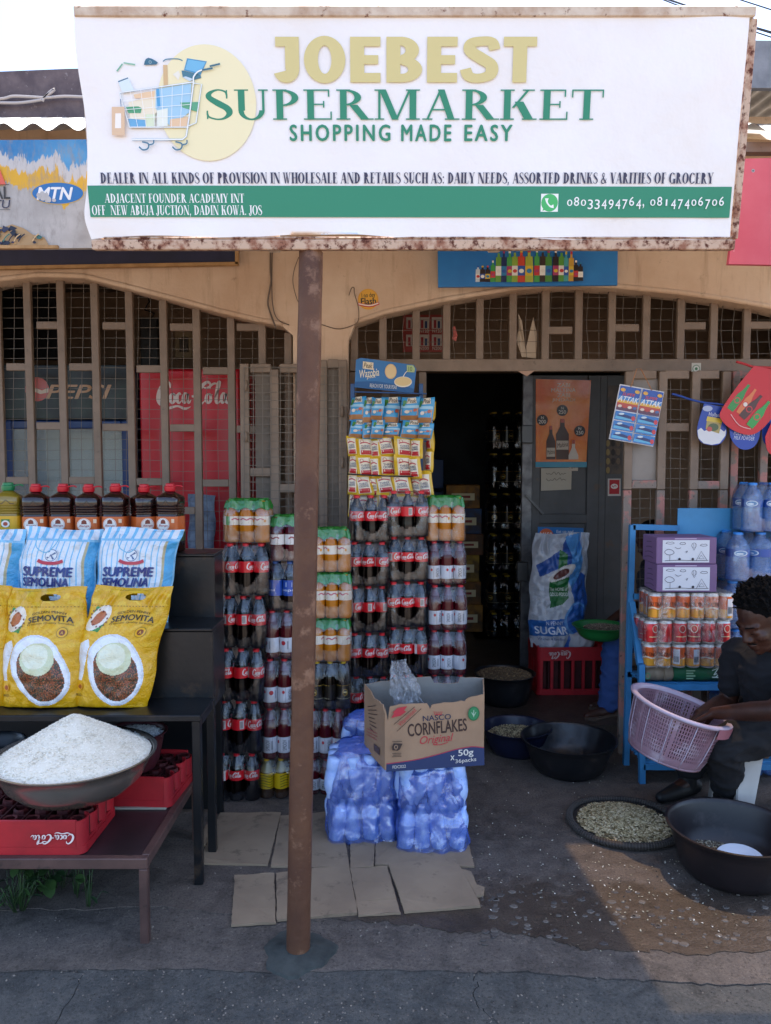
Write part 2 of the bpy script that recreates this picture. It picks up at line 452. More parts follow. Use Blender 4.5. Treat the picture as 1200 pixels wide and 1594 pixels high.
def heavy_text(txt):
    x = 0.0; out = []
    for ch in txt:
        t, h = .25, .21
        if ch == 'J': g, adv = [_rect(.22, .47, .3, 1)] + _ring(.235, .30, .235, .31, .24, .2, 200, 360, 12) + [_rect(.05, .30, .79, 1)], .47
        elif ch == 'O': g, adv = _ring(.37, .5, .37, .52, t, h, 0, 360, 36), .74
        elif ch == 'E': g, adv = [_rect(0, t, 0, 1), _rect(0, .54, 0, h), _rect(0, .54, 1 - h, 1), _rect(0, .50, .4, .6)], .56
        elif ch == 'B': g, adv = [_rect(0, t, 0, 1)] + _bowl(.26, .42, 1, .32, .24, .19) + _bowl(.28, 0, .57, .36, .25, .19) + [_rect(.1, .29, 0, .19), _rect(.1, .29, .40, .59), _rect(.1, .29, .81, 1)], .64
        elif ch == 'S': g, adv = _vs([(.56, .72, .20), (.50, .88, .21), (.32, .905, .20), (.14, .85, .22), (.13, .69, .23), (.32, .53, .24), (.50, .38, .23), (.49, .18, .22), (.30, .095, .20), (.11, .13, .21), (.04, .30, .20)]), .63
        else: g, adv = [_rect(.17, .42, 0, 1), _rect(0, .59, 1 - h, 1)], .59
        for V, Fs in g: out.append(([(a + x, b) for a, b in V], Fs))
        x += adv + .085
    xs = [v[0] for V, _ in out for v in V]; return out, (min(xs), 0.0, max(xs), 1.0)

def script_cola(pr, box, c, second=True, flip=False, first=True):
    """flowing two-word script with long tails, fitted in box; flip turns it upside down"""
    u0, v0, u1, v1 = box
    def Q(pts, wds):
        P = []
        for (x, y) in pts:
            a, b = x / 10.0, y / 3.0
            if flip: a, b = 1 - a, 1 - b
            P.append((u0 + (u1 - u0) * a, v0 + (v1 - v0) * b))
        k = abs(v1 - v0) / 3.0
        pr.stroke(P, [q * k for q in wds], c, smooth=5)
    o = lambda x: Q([(x + .35, 1.75), (x, 1.6), (x - .08, 1.1), (x + .2, .85), (x + .5, 1.1), (x + .5, 1.6), (x + .25, 1.78), (x + .55, 1.6), (x + .8, 1.7)], [.1, .25, .32, .2, .3, .25, .12, .08, .06])
    if first:
        Q([(1.7, 2.3), (1.6, 2.75), (1.1, 2.85), (.4, 2.2), (.12, 1.3), (.4, .75), (1.0, .8), (1.4, 1.2)], [.1, .25, .3, .42, .48, .35, .2, .06])
        Q([(.5, .6), (1.4, .35), (2.6, .55), (3.6, .3), (4.4, .5)], [.04, .25, .2, .25, .04])
        o(1.75)
        Q([(3.1, 1.65), (2.9, 1.8), (2.65, 1.55), (2.6, 1.1), (2.85, .85), (3.2, 1.1)], [.15, .2, .28, .32, .2, .06])
        Q([(4.0, 1.7), (3.65, 1.8), (3.4, 1.4), (3.45, .95), (3.7, .9), (3.95, 1.3), (4.05, 1.75), (3.95, 1.2), (4.15, .85), (4.45, 1.15)], [.12, .2, .3, .28, .16, .1, .25, .3, .2, .05])
    if second:
        Q([(4.55, 1.5), (4.85, 1.5)], [.22, .22])
        Q([(7.0, 2.2), (7.0, 2.75), (6.5, 2.85), (5.7, 2.3), (5.15, 1.5), (5.3, .85), (5.8, .75), (6.3, 1.1)], [.1, .22, .28, .4, .48, .36, .2, .06])
        Q([(5.9, 2.5), (6.6, 2.3), (7.6, 2.75), (8.4, 2.5)], [.04, .2, .2, .04])
        o(6.55)
        Q([(7.55, 1.3), (8.2, 2.3), (8.35, 2.85), (8.1, 2.8), (7.85, 1.8), (7.8, 1.0), (8.05, .85), (8.35, 1.1)], [.08, .14, .2, .25, .32, .3, .2, .06])
        Q([(9.1, 1.7), (8.75, 1.8), (8.5, 1.4), (8.55, .95), (8.8, .9), (9.05, 1.3), (9.15, 1.75), (9.05, 1.2), (9.3, .85), (9.8, 1.3)], [.12, .2, .3, .28, .16, .1, .25, .3, .2, .05])

PRINT = mat('print', 'attr', .55)
PRINT_G = mat('print_gloss', 'attr', .3, coat=.2)
# ------------------------------------------------------------------ ground
rnd = random.Random(7)
def jag(pts, amp, n, seed):
    """ragged version of a ground outline piece"""
    r = random.Random(seed); out = []
    for i in range(len(pts) - 1):
        a, b = Vector(pts[i]), Vector(pts[i + 1])
        for k in range(n):
            p = a.lerp(b, k / n)
            out.append((p.x + r.uniform(-amp, amp) * .5, p.y + r.uniform(-amp, amp)))
    out.append((pts[-1][0], pts[-1][1])); return out
def G2(px, py): p = gp(px, py); return (p.x, p.y)

def concrete(name, c, c2, c3, bs=60, wet=None, rough=.85):
    m, nt, b = newmat(name)
    n1 = noise_out(nt, 1.7, 8, .65); n2 = noise_out(nt, 14, 8, .7); n3 = noise_out(nt, 110, 3, .6)
    base = mixc(nt, ramp(nt, n1, [(.35, 0.0), (.68, 1.0)]), c, c2)
    base = mixc(nt, ramp(nt, n2, [(.42, 0.0), (.72, 1.0)]), base, c3)
    fl = ramp(nt, n3, [(.30, .45), (.50, 1.0), (.64, 1.0), (.74, 1.9)])
    base = mixc(nt, 1.0, base, fl, 'MULTIPLY')
    n4 = noise_out(nt, 5.5, 9, .72, dist=.8); base = mixc(nt, 1.0, base, ramp(nt, n4, [(.32, .5), (.5, 1.0), (.66, 1.0), (.75, 1.45)]), 'MULTIPLY')
    n5 = noise_out(nt, 330, 2, .5); base = mixc(nt, 1.0, base, ramp(nt, n5, [(.35, .7), (.5, 1.0), (.68, 1.0), (.75, 2.2)]), 'MULTIPLY')
    rg = ramp(nt, n2, [(.3, rough - .15), (.7, min(1, rough + .1))])
    h = math_(nt, 'ADD', math_(nt, 'MULTIPLY', n2, 1.0), math_(nt, 'MULTIPLY', n3, .35))
    if wet:
        y0, y1, x0, dark, wr = wet
        tc = N(nt, 'ShaderNodeTexCoord'); sp = N(nt, 'ShaderNodeSeparateXYZ'); nt.links.new(tc.outputs['Object'], sp.inputs[0])
        wob = math_(nt, 'MULTIPLY', math_(nt, 'SUBTRACT', noise_out(nt, 3.5, 6, .6), .5), .55)
        yy = math_(nt, 'ADD', sp.outputs[1], wob)
        xx = math_(nt, 'ADD', sp.outputs[0], wob)
        mr = N(nt, 'ShaderNodeMapRange'); mr.inputs[1].default_value = y0; mr.inputs[2].default_value = y1; mr.inputs[3].default_value = 1; mr.inputs[4].default_value = 0
        nt.links.new(yy, mr.inputs[0])
        mx = N(nt, 'ShaderNodeMapRange'); mx.inputs[1].default_value = x0 - .08; mx.inputs[2].default_value = x0 + .08
        nt.links.new(xx, mx.inputs[0])
        f = math_(nt, 'MULTIPLY', mr.outputs[0], mx.outputs[0])
        base = mixc(nt, f, base, mixc(nt, 1.0, base, dark, 'MULTIPLY'))
        rg = mixc(nt, f, rg, (wr,) * 3)
    nt.links.new(base, b.inputs['Base Color']); nt.links.new(rg, b.inputs['Roughness'])
    bump(nt, b, h, .9, .008)
    MATS[name] = m; return m

M_FLOOR = concrete('floor_concrete', '#635952', '#4d4641', '#71675e', wet=(2.92, 3.04, -.15, (.6, .55, .5), .45))
M_STRIP = concrete('strip_concrete', '#5c5550', '#4b4642', '#6b635b')
M_FRONT = concrete('front_concrete', '#494a48', '#3b3f40', '#5a5955')
M_DIRT = concrete('street_ground', '#8f7a66', '#7d6b5a', '#9a8876')

g = MB(); S = 260
g.face([(-S, -S, -.05), (S, -S, -.05), (S, S, -.05), (-S, S, -.05)])
tag(g.build('ground', M_DIRT, origin=False), kind='structure')

def slab(name, outline, z0, z1, m):
    b_ = MB(); b_.extrude(outline, lambda u, v, t: (u, v, t), z0, z1)
    return tag(b_.build(name, m, origin=False), kind='structure')
fe = [G2(-120, 1418), G2(60, 1415), G2(280, 1412), G2(420, 1432), G2(560, 1432), G2(640, 1438), G2(700, 1450), G2(770, 1449), G2(850, 1458), G2(905, 1476), G2(1000, 1480), G2(1070, 1484), G2(1200, 1481), G2(1400, 1480)]
se = [G2(-140, 1512), G2(100, 1508), G2(300, 1506), G2(430, 1512), G2(560, 1508), G2(740, 1511), G2(800, 1509), G2(900, 1518), G2(1000, 1524), G2(1100, 1530), G2(1240, 1530), G2(1430, 1530)]
fj = jag(fe, .012, 9, 3); sj = jag(se, .006, 9, 4)
slab('floor_slab', fj + [(3.6, 4.62), (-3.6, 4.62)], -.04, 0.0, M_FLOOR)
slab('apron_strip', [(p[0], p[1]) for p in sj] + [(3.4, 3.2), (-3.4, 3.2)], -.045, -.003, M_STRIP)
cr = jag([G2(735, 1514), G2(742, 1530), G2(736, 1548), G2(750, 1570), G2(775, 1594), G2(800, 1650)], .012, 5, 5)
cr2 = jag([G2(128, 1514), G2(118, 1540), G2(85, 1590), G2(60, 1650)], .012, 5, 6)
def lower(pts, d=.004): return [(x, y - d) for x, y in pts]
sl = lower(sj); xa = min(range(len(sl)), key=lambda i: abs(sl[i][0] - cr[0][0])); xb = min(range(len(sl)), key=lambda i: abs(sl[i][0] - cr2[0][0]))
slab('street_slab', sl[:xb] + [(x - .0015, y) for x, y in cr2] + [(-3.4, 1.9)], -.06, -.006, M_FRONT)
slab('street_slab', sl[xb:xa] + [(x - .0015, y) for x, y in cr] + [(cr2[-1][0] + .003, cr2[-1][1])][:1] + [(x + .0015, y) for x, y in reversed(cr2[:-1])], -.06, -.005, M_FRONT)
slab('street_slab', sl[xa:] + [(3.4, 1.9)] + [(x + .0015, y) for x, y in reversed(cr)], -.06, -.006, M_FRONT)
slab('street_slab', [(-3.4, .6), (3.4, .6), (3.4, 1.885), (-3.4, 1.885)], -.06, -.007, M_FRONT)

# ------------------------------------------------------------------ the shop building
FAC = 4.55; GR = 4.63; INW = 6.0; VF = .08
m, nt, b = newmat('beige_plaster'); b.inputs['Roughness'].default_value = .9
base = mixc(nt, ramp(nt, noise_out(nt, 1.6, 6), [(.38, 0.0), (.66, 1.0)]), '#dcc3aa', '#c8a88c')
base = mixc(nt, ramp(nt, noise_out(nt, 3.2, 7, .7, sc3=(2.6, 2.6, .35)), [(.52, 0.0), (.74, .75)]), base, '#9c7c60')
base = mixc(nt, ramp(nt, noise_out(nt, 9, 8, .75), [(.60, 0.0), (.70, .6)]), base, '#8a6e58')
base = mixc(nt, ramp(nt, noise_out(nt, 26, 6, .7), [(.66, 0.0), (.70, .5)]), base, '#e6d2ba')
nt.links.new(base, b.inputs['Base Color']); bump(nt, b, noise_out(nt, 18, 8, .7), .5, .008); M_WALL = m
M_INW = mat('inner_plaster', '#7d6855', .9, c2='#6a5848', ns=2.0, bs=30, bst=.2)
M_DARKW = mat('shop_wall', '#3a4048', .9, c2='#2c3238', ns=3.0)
M_GRIL = mat('grey_brown_paint', '#857363', .55, c2='#766556', ns=6, wear='#5a5048', ws=30, wlo=.62, whi=.7, bs=60, bst=.15)
M_PINK = mat('flaking_paint', '#7f736a', .6, c2='#a8736a', ns=9, lo=.5, hi=.56, wear='#40332e', ws=34, wlo=.6, whi=.66, bs=50, bst=.3)
M_WIRE = mat('wire_steel', '#6f665c', .5, metal=.2)
M_ZINC = mat('zinc_sheet', '#c9c7c2', .45, metal=.35, c2='#a8a49c', ns=5, wear='#8a6248', ws=4, wlo=.64, whi=.72)
M_WOODD = mat('weathered_board', '#54474a', .85, c2='#6b5c5c', ns=9, bs=25, bst=.6, wear='#8d8180', ws=40, wlo=.62, whi=.7)
M_CEIL = mat('ceiling_board', '#6e5f50', .9, c2='#5e5144', ns=2.5)

archL = [(-70, 470), (-40, 450), (0, 438), (60, 431), (130, 433), (200, 450), (270, 468), (340, 487), (400, 501), (440, 508), (456, 522)]
archR = [(542, 530), (552, 505), (600, 489), (700, 468), (800, 452), (880, 445), (960, 449), (1060, 459), (1130, 469), (1200, 481), (1270, 500), (1300, 530)]
def interp(T, x):
    if x <= T[0][0]: return T[0][1]
    for a, b in zip(T, T[1:]):
        if x <= b[0]: return a[1] + (b[1] - a[1]) * (x - a[0]) / (b[0] - a[0])
    return T[-1][1]
def wx(px, Y): return (px - CX) / F * (at(px, 500, Y) - Vector((0, 0, CAM_Z))).length * 0 + at(px, 760, Y).x
shop = thing('shop_building', 'beige plastered shop front with arched grilles and a dark open doorway', 'building', (0, FAC, 0))
def W2(px, py, Y=FAC): p = at(px, py, Y); return (p.x, p.z)
xl = at(-70, 700, FAC).x; xp0 = at(456, 700, FAC).x; xp1 = at(542, 700, FAC).x; xr = at(1300, 700, FAC).x
outl = [(-3.6, 3.5), (-3.6, 0.0), (xl, 0.0)] + [W2(*p) for p in archL] + [(xp0, 0.0), (xp1, 0.0)] + [W2(*p) for p in archR] + [(xr, 0.0), (3.6, 0.0), (3.6, 3.5)]
b_ = MB(); b_.extrude(list(reversed(outl)), lambda u, v, t: (u, t, v), FAC, FAC + .16)
b_.build('wall', M_WALL, shop, world=True)
# raised plaster rim along each arch
for A in (archL[1:-1], archR[1:-1]):
    b_ = MB(); b_.tube([at(x, y - 3, FAC) + Vector((0, .004, .004)) for x, y in A], .016, 6)
    b_.build('arch_rim', M_WALL, shop, world=True, smooth=True)
b_ = MB(); b_.box(xl, xp0 - .003, FAC + .03, FAC + .15, 0, at(200, 858, FAC).z); b_.build('dwarf_wall', M_WALL, shop, world=True)
b_ = MB(); b_.box(-3.6, 3.6, 4.621, 8.8, -.04, VF); b_.build('veranda_floor', M_FLOOR, shop, world=True)
b_ = MB(); b_.box(-3.6, 3.6, FAC + .163, INW - .003, 2.98, 3.04); b_.build('ceiling', M_CEIL, shop, world=True)
dx0, dx1 = at(655, 700, INW).x, at(972, 700, INW).x; dz = at(700, 578, INW).z
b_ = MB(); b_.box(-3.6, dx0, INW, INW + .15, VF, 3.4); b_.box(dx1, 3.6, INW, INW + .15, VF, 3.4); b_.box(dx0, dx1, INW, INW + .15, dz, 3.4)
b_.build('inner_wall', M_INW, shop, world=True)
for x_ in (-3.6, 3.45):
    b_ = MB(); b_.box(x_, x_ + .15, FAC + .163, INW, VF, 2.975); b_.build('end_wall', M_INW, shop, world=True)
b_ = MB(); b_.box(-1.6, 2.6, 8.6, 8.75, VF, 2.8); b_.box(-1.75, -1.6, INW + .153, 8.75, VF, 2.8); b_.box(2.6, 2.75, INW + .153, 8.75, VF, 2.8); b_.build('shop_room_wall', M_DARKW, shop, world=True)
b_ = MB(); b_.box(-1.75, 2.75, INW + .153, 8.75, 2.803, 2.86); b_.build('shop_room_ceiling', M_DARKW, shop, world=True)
# dark panel added to stand for the dark opening seen through the left arch
b_ = MB(); a0 = at(-40, 440, INW - .03); a1 = at(96, 560, INW - .03); b_.box(a0.x, a1.x, INW - .04, INW - .003, a1.z, a0.z)
b_.build('dark_panel', mat('panel_dark', '#23272d', .6), shop, world=True)
# roof: sheets sloping back, eaves boards
for xa_, xb_, zr_ in ((-4.2, .1, at(0, 104, 4.22).z + .016), (.1, 4.2, at(1180, 62, 4.24).z + .016)):
    b_ = MB(); b_.grid(lambda u, v: (xa_ + (xb_ - xa_) * u, 4.265 + 5 * v, zr_ - .034 + .5 * v + .012 * math.sin((xa_ + (xb_ - xa_) * u) * 2 * PI / .1)), 220, 2); b_.build('roof_sheet', M_ZINC, shop, world=True, smooth=True)
def board(name, pts, Y, t, m, parent):
    b2 = MB(); b2.extrude([(at(x, y, Y).x, at(x, y, Y).z) for x, y in pts], lambda u, v, q: (u, q, v), Y + t, Y)
    return b2.build(name, m, parent, world=True)
board('eaves_board', [(-260, 196), (560, 188), (560, 102), (108, 107), (-260, 122)], 4.22, .035, M_WOODD, shop)
board('eaves_board', [(640, 135), (1500, 138), (1500, 66), (640, 58)], 4.24, .035, mat('grey_board', '#6f7176', .85, c2='#85868a', ns=7, bs=30, bst=.5), shop)
# upper wall behind the boards
b_ = MB(); b_.box(-3.6, 3.6, FAC + .01, FAC + .15, 3.503, 3.66); b_.build('upper_wall', M_WALL, shop, world=True)
# cable tacked along the left board
cab = thing('cable', 'pale cable knotted along the weathered board at upper left', 'cable', at(40, 160, 4.2))
for nm, pts in (('strand', [(-60, 156, 0), (0, 154, 0), (20, 150, 0), (50, 151, 0), (72, 152, 0), (100, 150, 0), (130, 151, 0)]), ('strand', [(-60, 158, 0), (0, 160, 0), (30, 160, 0), (55, 157, 0), (66, 155, 0)]), ('tie', [(66, 158, 0), (70, 151, 0), (80, 144, 0), (85, 139, 0), (78, 143, 0), (70, 152, 0)])):
    b_ = MB(); b_.tube([at(p.x, p.y, 4.19) for p in cat_rom(pts, 5)], .008, 6)
    b_.build(nm, mat('cable_grey', '#b3a7a2', .6), cab, world=True, smooth=True)

# ------------------------------------------------------------------ canopy over the forecourt
def canopy(name, x0, x1, m, label, y0, z0):
    b2 = MB(); n = int((x1 - x0) / .0125)
    f = lambda dz_: (lambda u, v: ((x0 + (x1 - x0) * u), y0 + (4.53 - y0) * v, z0 + .75 * v + dz_ + .0135 * math.sin((x0 + (x1 - x0) * u) * 2 * PI / .108)))
    b2.grid(f(0.0), n, 3); b2.grid(f(.0016), n, 3)
    return tag(b2.build(name, m, smooth=True), label, 'roof')
canopy('canopy_sheet', -3.4, 1.38, M_ZINC, 'corrugated zinc canopy sheet above the forecourt, left of the red board', 2.86, 2.885)
m, nt, b = newmat('sun_patch_sheet')  # clear share invented so a weakened sun patch reaches the floor
tr = N(nt, 'ShaderNodeBsdfTransparent'); tr.inputs[0].default_value = (.85, .72, .56, 1)
mx_ = N(nt, 'ShaderNodeMixShader'); mx_.inputs[0].default_value = .52
b.inputs['Base Color'].default_value = (.5, .48, .44, 1); b.inputs['Roughness'].default_value = .6
nt.links.new(b.outputs[0], mx_.inputs[1]); nt.links.new(tr.outputs[0], mx_.inputs[2]); nt.links.new(mx_.outputs[0], nt.nodes['Material Output'].inputs[0])
MATS['sun_patch_sheet'] = m
canopy('canopy_sheet', 1.34, 3.4, m, 'pale corrugated sheet behind the red board at right, made see-through for the sun patch', 2.84, 2.845)
# steel purlin carrying the canopy
b_ = MB(); b_.box(-3.4, 3.4, 2.9, 2.94, 2.815, 2.85); tag(b_.build('canopy_beam', M_GRIL), 'steel beam under the front edge of the canopy', 'beam')

# overhead cables, upper right
for i, ((x0, y0), (x1, y1)) in enumerate((((1040, -20), (1260, 60)), ((1085, -12), (1260, 75)), ((1120, -40), (1290, 40)), ((1160, 20), (1290, 70)))):
    b_ = MB(); a_, c_ = at(x0 - 400, y0 - 150, 14), at(x1 + 200, y1 + 60, 9)
    b_.tube([a_.lerp(c_, k / 12) - Vector((0, 0, .25 * math.sin(PI * k / 12))) for k in range(13)], .009, 5)
    tag(b_.build('power_line', mat('line_black', '#1c1e24', .6)), 'thin black overhead power line at upper right, %s from the left' % ['first', 'second', 'third', 'fourth'][i], 'power line', 'overhead lines')
# ------------------------------------------------------------------ the main sign
yb, yt = 2.62, 2.515
SB = at(641, 388, yb); ST = at(641, 11, yt)
SU = Vector((1, 0, 0)); SV = Vector((0, ST.y - SB.y, ST.z - SB.z)).normalized()
def ripple(u, v):
    return .0018 * math.exp(-((u + .425 - .012 * math.sin(v * 6)) / .010) ** 2) * (v > .45) + .0035 * math.sin(v * 16 + u * 4) * math.exp(-((u - 1.09) / .05) ** 2) + .003 * math.sin(v * 13) * math.exp(-((u + .93) / .05) ** 2) + .004 * math.sin(u * 11 + 2) * math.exp(-((v - .03) / .05) ** 2) + .0016 * math.sin(u * 9 + 1.3 * math.sin(v * 7)) * math.exp(-((abs(u) - 1.05) / .12) ** 2) * 3 + .0012 * math.sin(u * 3.1 + 2) * math.sin(v * 5)
SN = SU.cross(SV).normalized()
SO = Vector((0, SB.y, SB.z))
P_S = Panel(SO, SU, SV, eps=.00015, base=.0032)
P_S.bend = lambda u, v, n: SO + SU * u + SV * v + SN * (n + ripple(u, v))
sign = thing('shop_sign', 'large white banner sign with green lettering on rusty steel frame above the shop', 'sign', (0.05, SB.y, SB.z))
M_BAN = mat('banner_vinyl', '#f6f3f1', .5, c2='#ece4da', ns=1.2, lo=.45, hi=.8, bs=3.5, bst=.45, bd=.025, wear='#d8c8b4', ws=2.2, wlo=.66, whi=.85)
M_RUST = mat('rusty_cream_paint', '#d8c8b4', .6, c2='#b79a80', ns=12, wear='#6a3a26', ws=26, wlo=.58, whi=.66, bs=70, bst=.3, rough2=.9)
M_RUST2 = mat('rust_heavy', '#c8ac94', .65, c2='#95644c', ns=24, lo=.44, hi=.60, wear='#552c20', ws=48, wlo=.52, whi=.62, bs=70, bst=.4, rough2=.9)
TL, TR = P_S.px(122, 26), P_S.px(1168, 24); BL, BR = P_S.px(150, 372), P_S.px(1133, 374)
ul, ur = BL[0], BR[0]; v0s, v1s = P_S.px(640, 372)[1], P_S.px(640, 25)[1]
ul2, ur2 = TL[0], TR[0]
b_ = MB()
def ban(u, v):
    # a loose vinyl sheet: edges a little ragged, bottom edge lifting
    l = ul - .012 + (ul2 - ul) * v * .6; r = ur + .006
    l -= .018 * math.exp(-((v - .1) / .1) ** 2) + .006 * math.sin(v * 9)
    uu = l + (r - l) * u; vv = v0s + (v1s - v0s) * v
    if v == 0: vv += .012 * math.sin(u * 5) + .006 * math.sin(u * 21)
    return SO + SU * uu + SV * vv + SN * ripple(uu, vv)
b_.grid(ban, 180, 50); b_.build('banner', M_BAN, sign, world=True, smooth=True)
# frame bars (steel angle)
def fbar(name, u0, u1, v0, v1, t0, t1, m):
    b2 = MB(); b2.box(u0, u1, v0, v1, t0, t1, bev=.003)
    b2.v = [tuple(SO + SU * p[0] + SV * p[1] + SN * p[2]) for p in b2.v]
    return b2.build(name, m, sign, world=True)
q0 = P_S.px(116, 387); q1 = P_S.px(1140, 390); q2 = P_S.px(1176, 10)
vb0, vb1 = P_S.px(640, 389)[1], P_S.px(640, 373)[1]; vt0, vt1 = P_S.px(640, 27)[1], P_S.px(640, 10)[1]
uL, uR = P_S.px(143, 380)[0], P_S.px(1143, 385)[0]
fbar('bottom_rail', uL, uR, vb0, vb1, -.035, .006, M_RUST2)
fbar('top_rail', uL, uR, vt0, vt1, -.035, .008, M_RUST)
fbar('inner_lip', uL + .04, uR - .01, vb1 + .001, vb1 + .009, -.03, .004, M_RUST2)
fbar('side_post', uR - .010, uR + .010, vb1 + .002, vt0 - .002, -.035, .0008, M_RUST2)
fbar('side_post', uL + .004, uL + .034, vb1 + .002, vt0 - .002, -.04, -.008, M_RUST)
for uu in (-.4, .35): fbar('back_post', uu, uu + .04, vb0, vt1, -.08, -.04, M_RUST)

GREEN, GOLD, NAVYT = '#2f8a6a', '#d9cb8c', '#3b3a52'
def sprint(name): return Print(P_S)
def sbox(x0, y0, x1, y1):
    a = P_S.px(x0, y1); b = P_S.px(x1, y0); return (a[0], a[1], b[0], b[1])
pr = Print(P_S); B = sbox(136, 338, 1136, 289)
g0, g1 = P_S.px(136, 289), P_S.px(141, 338); g2, g3 = P_S.px(1139, 291), P_S.px(1135, 339)
k = pr.lay()
pr.grid(lambda a, b: P_S.map(g1[0] + (g0[0] - g1[0]) * b + ((g3[0] + (g2[0] - g3[0]) * b) - (g1[0] + (g0[0] - g1[0]) * b)) * a, g1[1] + (g0[1] - g1[1]) * b + ((g3[1] + (g2[1] - g3[1]) * b) - (g1[1] + (g0[1] - g1[1]) * b)) * a, k), 60, 2, GREEN)
pr.build('green_band', PRINT, sign, world=True)
# cart picture
pr = Print(P_S)
A = lambda x, y: P_S.px(170 + x * .19167, 60 + y * .19175)     # zoomed drawing -> sign
def PL(pts, c): pr.poly([A(*p) for p in pts], c)
def ST_(pts, wd, c, sm=0): pr.stroke([A(*p) for p in pts], wd, c, smooth=sm)
c0 = A(795, 530); c1 = A(1195, 530); c2 = A(795, 50)
pr.disc(c0[0], c0[1], c1[0] - c0[0], c2[1] - c0[1], '#f6ecc0', 56, 6)
PL([(60, 265), (105, 205), (115, 210), (70, 272)], '#7fb79a'); PL([(120, 195), (215, 210), (210, 222), (118, 205)], '#8cc0a4')
PL([(290, 190), (300, 170), (320, 160), (350, 168), (380, 185), (398, 200), (385, 215), (285, 218)], '#3d7088')
q = A(335, 195); pr.disc(q[0], q[1], .0048, .0048, '#9fc0cc', 14); pr.disc(q[0], q[1], .0028, .0028, '#274e62', 12)
ST_([(440, 190), (470, 172), (560, 170), (598, 185)], .003, '#4c8496', 4)
PL([(440, 218), (475, 218), (480, 390), (445, 390)], '#d9b98a')
PL([(520, 295), (565, 265), (580, 300), (565, 345), (545, 320)], '#f3efe0')
PL([(635, 165), (795, 190), (745, 300), (610, 262)], '#4f98c4'); PL([(645, 175), (785, 198), (742, 285), (620, 255)], '#77bce0')
PL([(590, 265), (610, 265), (745, 302), (750, 325), (660, 350), (600, 320)], '#4c7f92'); PL([(600, 318), (625, 312), (690, 335), (655, 352)], '#cfe0ea')
PL([(75, 350), (155, 320), (212, 435), (110, 440)], '#dfeef6'); PL([(75, 350), (155, 320), (160, 328), (78, 360)], '#4c7890')
PL([(160, 520), (250, 500), (380, 420), (390, 600), (300, 720), (180, 720)], '#f3ead2')
PL([(385, 415), (670, 370), (660, 600), (500, 720), (380, 570)], '#a9d3ea'); PL([(385, 415), (410, 412), (420, 560), (395, 570)], '#5aa7d8')
PL([(200, 460), (300, 440), (375, 430), (370, 490), (215, 490)], '#f0cfa8')
PL([(140, 560), (240, 555), (270, 570), (260, 610), (160, 610)], '#57a57c'); PL([(580, 525), (730, 520), (720, 600), (600, 565)], '#62ad86')
PL([(160, 655), (300, 665), (300, 720), (175, 720)], '#6fb2dc'); PL([(300, 620), (380, 620), (370, 720), (305, 720)], '#dfeccd')
PL([(500, 660), (650, 640), (645, 718), (495, 720)], '#eccba6'); PL([(390, 590), (480, 570), (480, 715), (395, 718)], '#eef4e8')
WHT, EDG = '#fbfcfc', '#8fb4c0'
for w_, c_ in ((.0042, EDG), (.0028, WHT)):
    ST_([(90, 445), (690, 360)], w_, c_); ST_([(170, 725), (650, 725)], w_, c_); ST_([(90, 445), (170, 725)], w_, c_)
    ST_([(690, 360), (690, 320), (720, 280), (760, 262)], w_ * 1.4, c_, 4); ST_([(690, 360), (655, 640), (630, 800), (600, 825), (190, 825)], w_ * 1.3, c_)
    ST_([(690, 370), (755, 378), (710, 690), (650, 715)], w_, c_)
for i in range(1, 7):
    t = i / 7; ST_([(90 + 600 * t, 445 - 85 * t), (170 + 480 * t, 725)], .0014, '#ffffff')
for i in range(1, 4):
    t = i / 4; ST_([(90 + 80 * t, 445 + 280 * t), (690 - 40 * t, 360 + 365 * t)], .0014, '#ffffff')
ST_([(760, 265), (845, 250)], .0052, '#3f6f80'); ST_([(822, 235), (905, 215)], .0052, '#3f6f80')
for wx_ in (290, 560):
    ST_([(wx_ - 40, 885), (wx_ - 10, 910), (wx_ + 30, 900), (wx_ + 35, 860), (wx_ - 15, 845)], .0045, '#4a7b94', 4)
    ST_([(wx_ + 40, 870), (wx_ + 75, 860), (wx_ + 78, 830)], .004, '#4a7b94', 4)
PL([(28, 562), (132, 562), (135, 795), (30, 790)], '#e4c4a2'); PL([(58, 615), (105, 615), (105, 735), (55, 735)], '#fbf6ef')
ST_([(100, 500), (105, 560)], .0022, '#4c78a0')
pr.build('cart_picture', PRINT, sign, world=True)
def letter(name, txt, x0, y0, x1, y1, c, **kw):
    p_ = Print(P_S); p_.k = 3
    p_.text(txt, sbox(x0, y0, x1, y1), c, **kw); return p_.build(name, PRINT, sign, world=True)
letter('lettering', 'JOEBEST', 427, 58, 836, 129, GOLD, font='heavy')
letter('lettering', 'SUPERMARKET', 322, 140, 940, 187, GREEN, font='serif')
for w_, x0_, x1_ in (('SHOPPING', 452, 607), ('MADE', 625, 702), ('EASY', 723, 797)): letter('lettering', w_, x0_, 195, x1_, 220, GREEN, bold=.045, spacing=1.3)
letter('lettering', 'DEALER IN ALL KINDS OF PROVISION IN WHOLESALE AND RETAILS SUCH AS: DAILY NEEDS, ASSORTED DRINKS & VARITIES OF GROCERY', 157, 269, 1111, 286, NAVYT, font='serif', bold=.09)
letter('lettering', 'ADJACENT FOUNDER ACADEMY INT', 164, 302, 380, 316, '#f4f6f2', font='serif', bold=.05)
letter('lettering', 'OFF  NEW ABUJA JUCTION, DADIN KOWA. JOS', 144, 320, 408, 335, '#f4f6f2', font='serif', bold=.05)
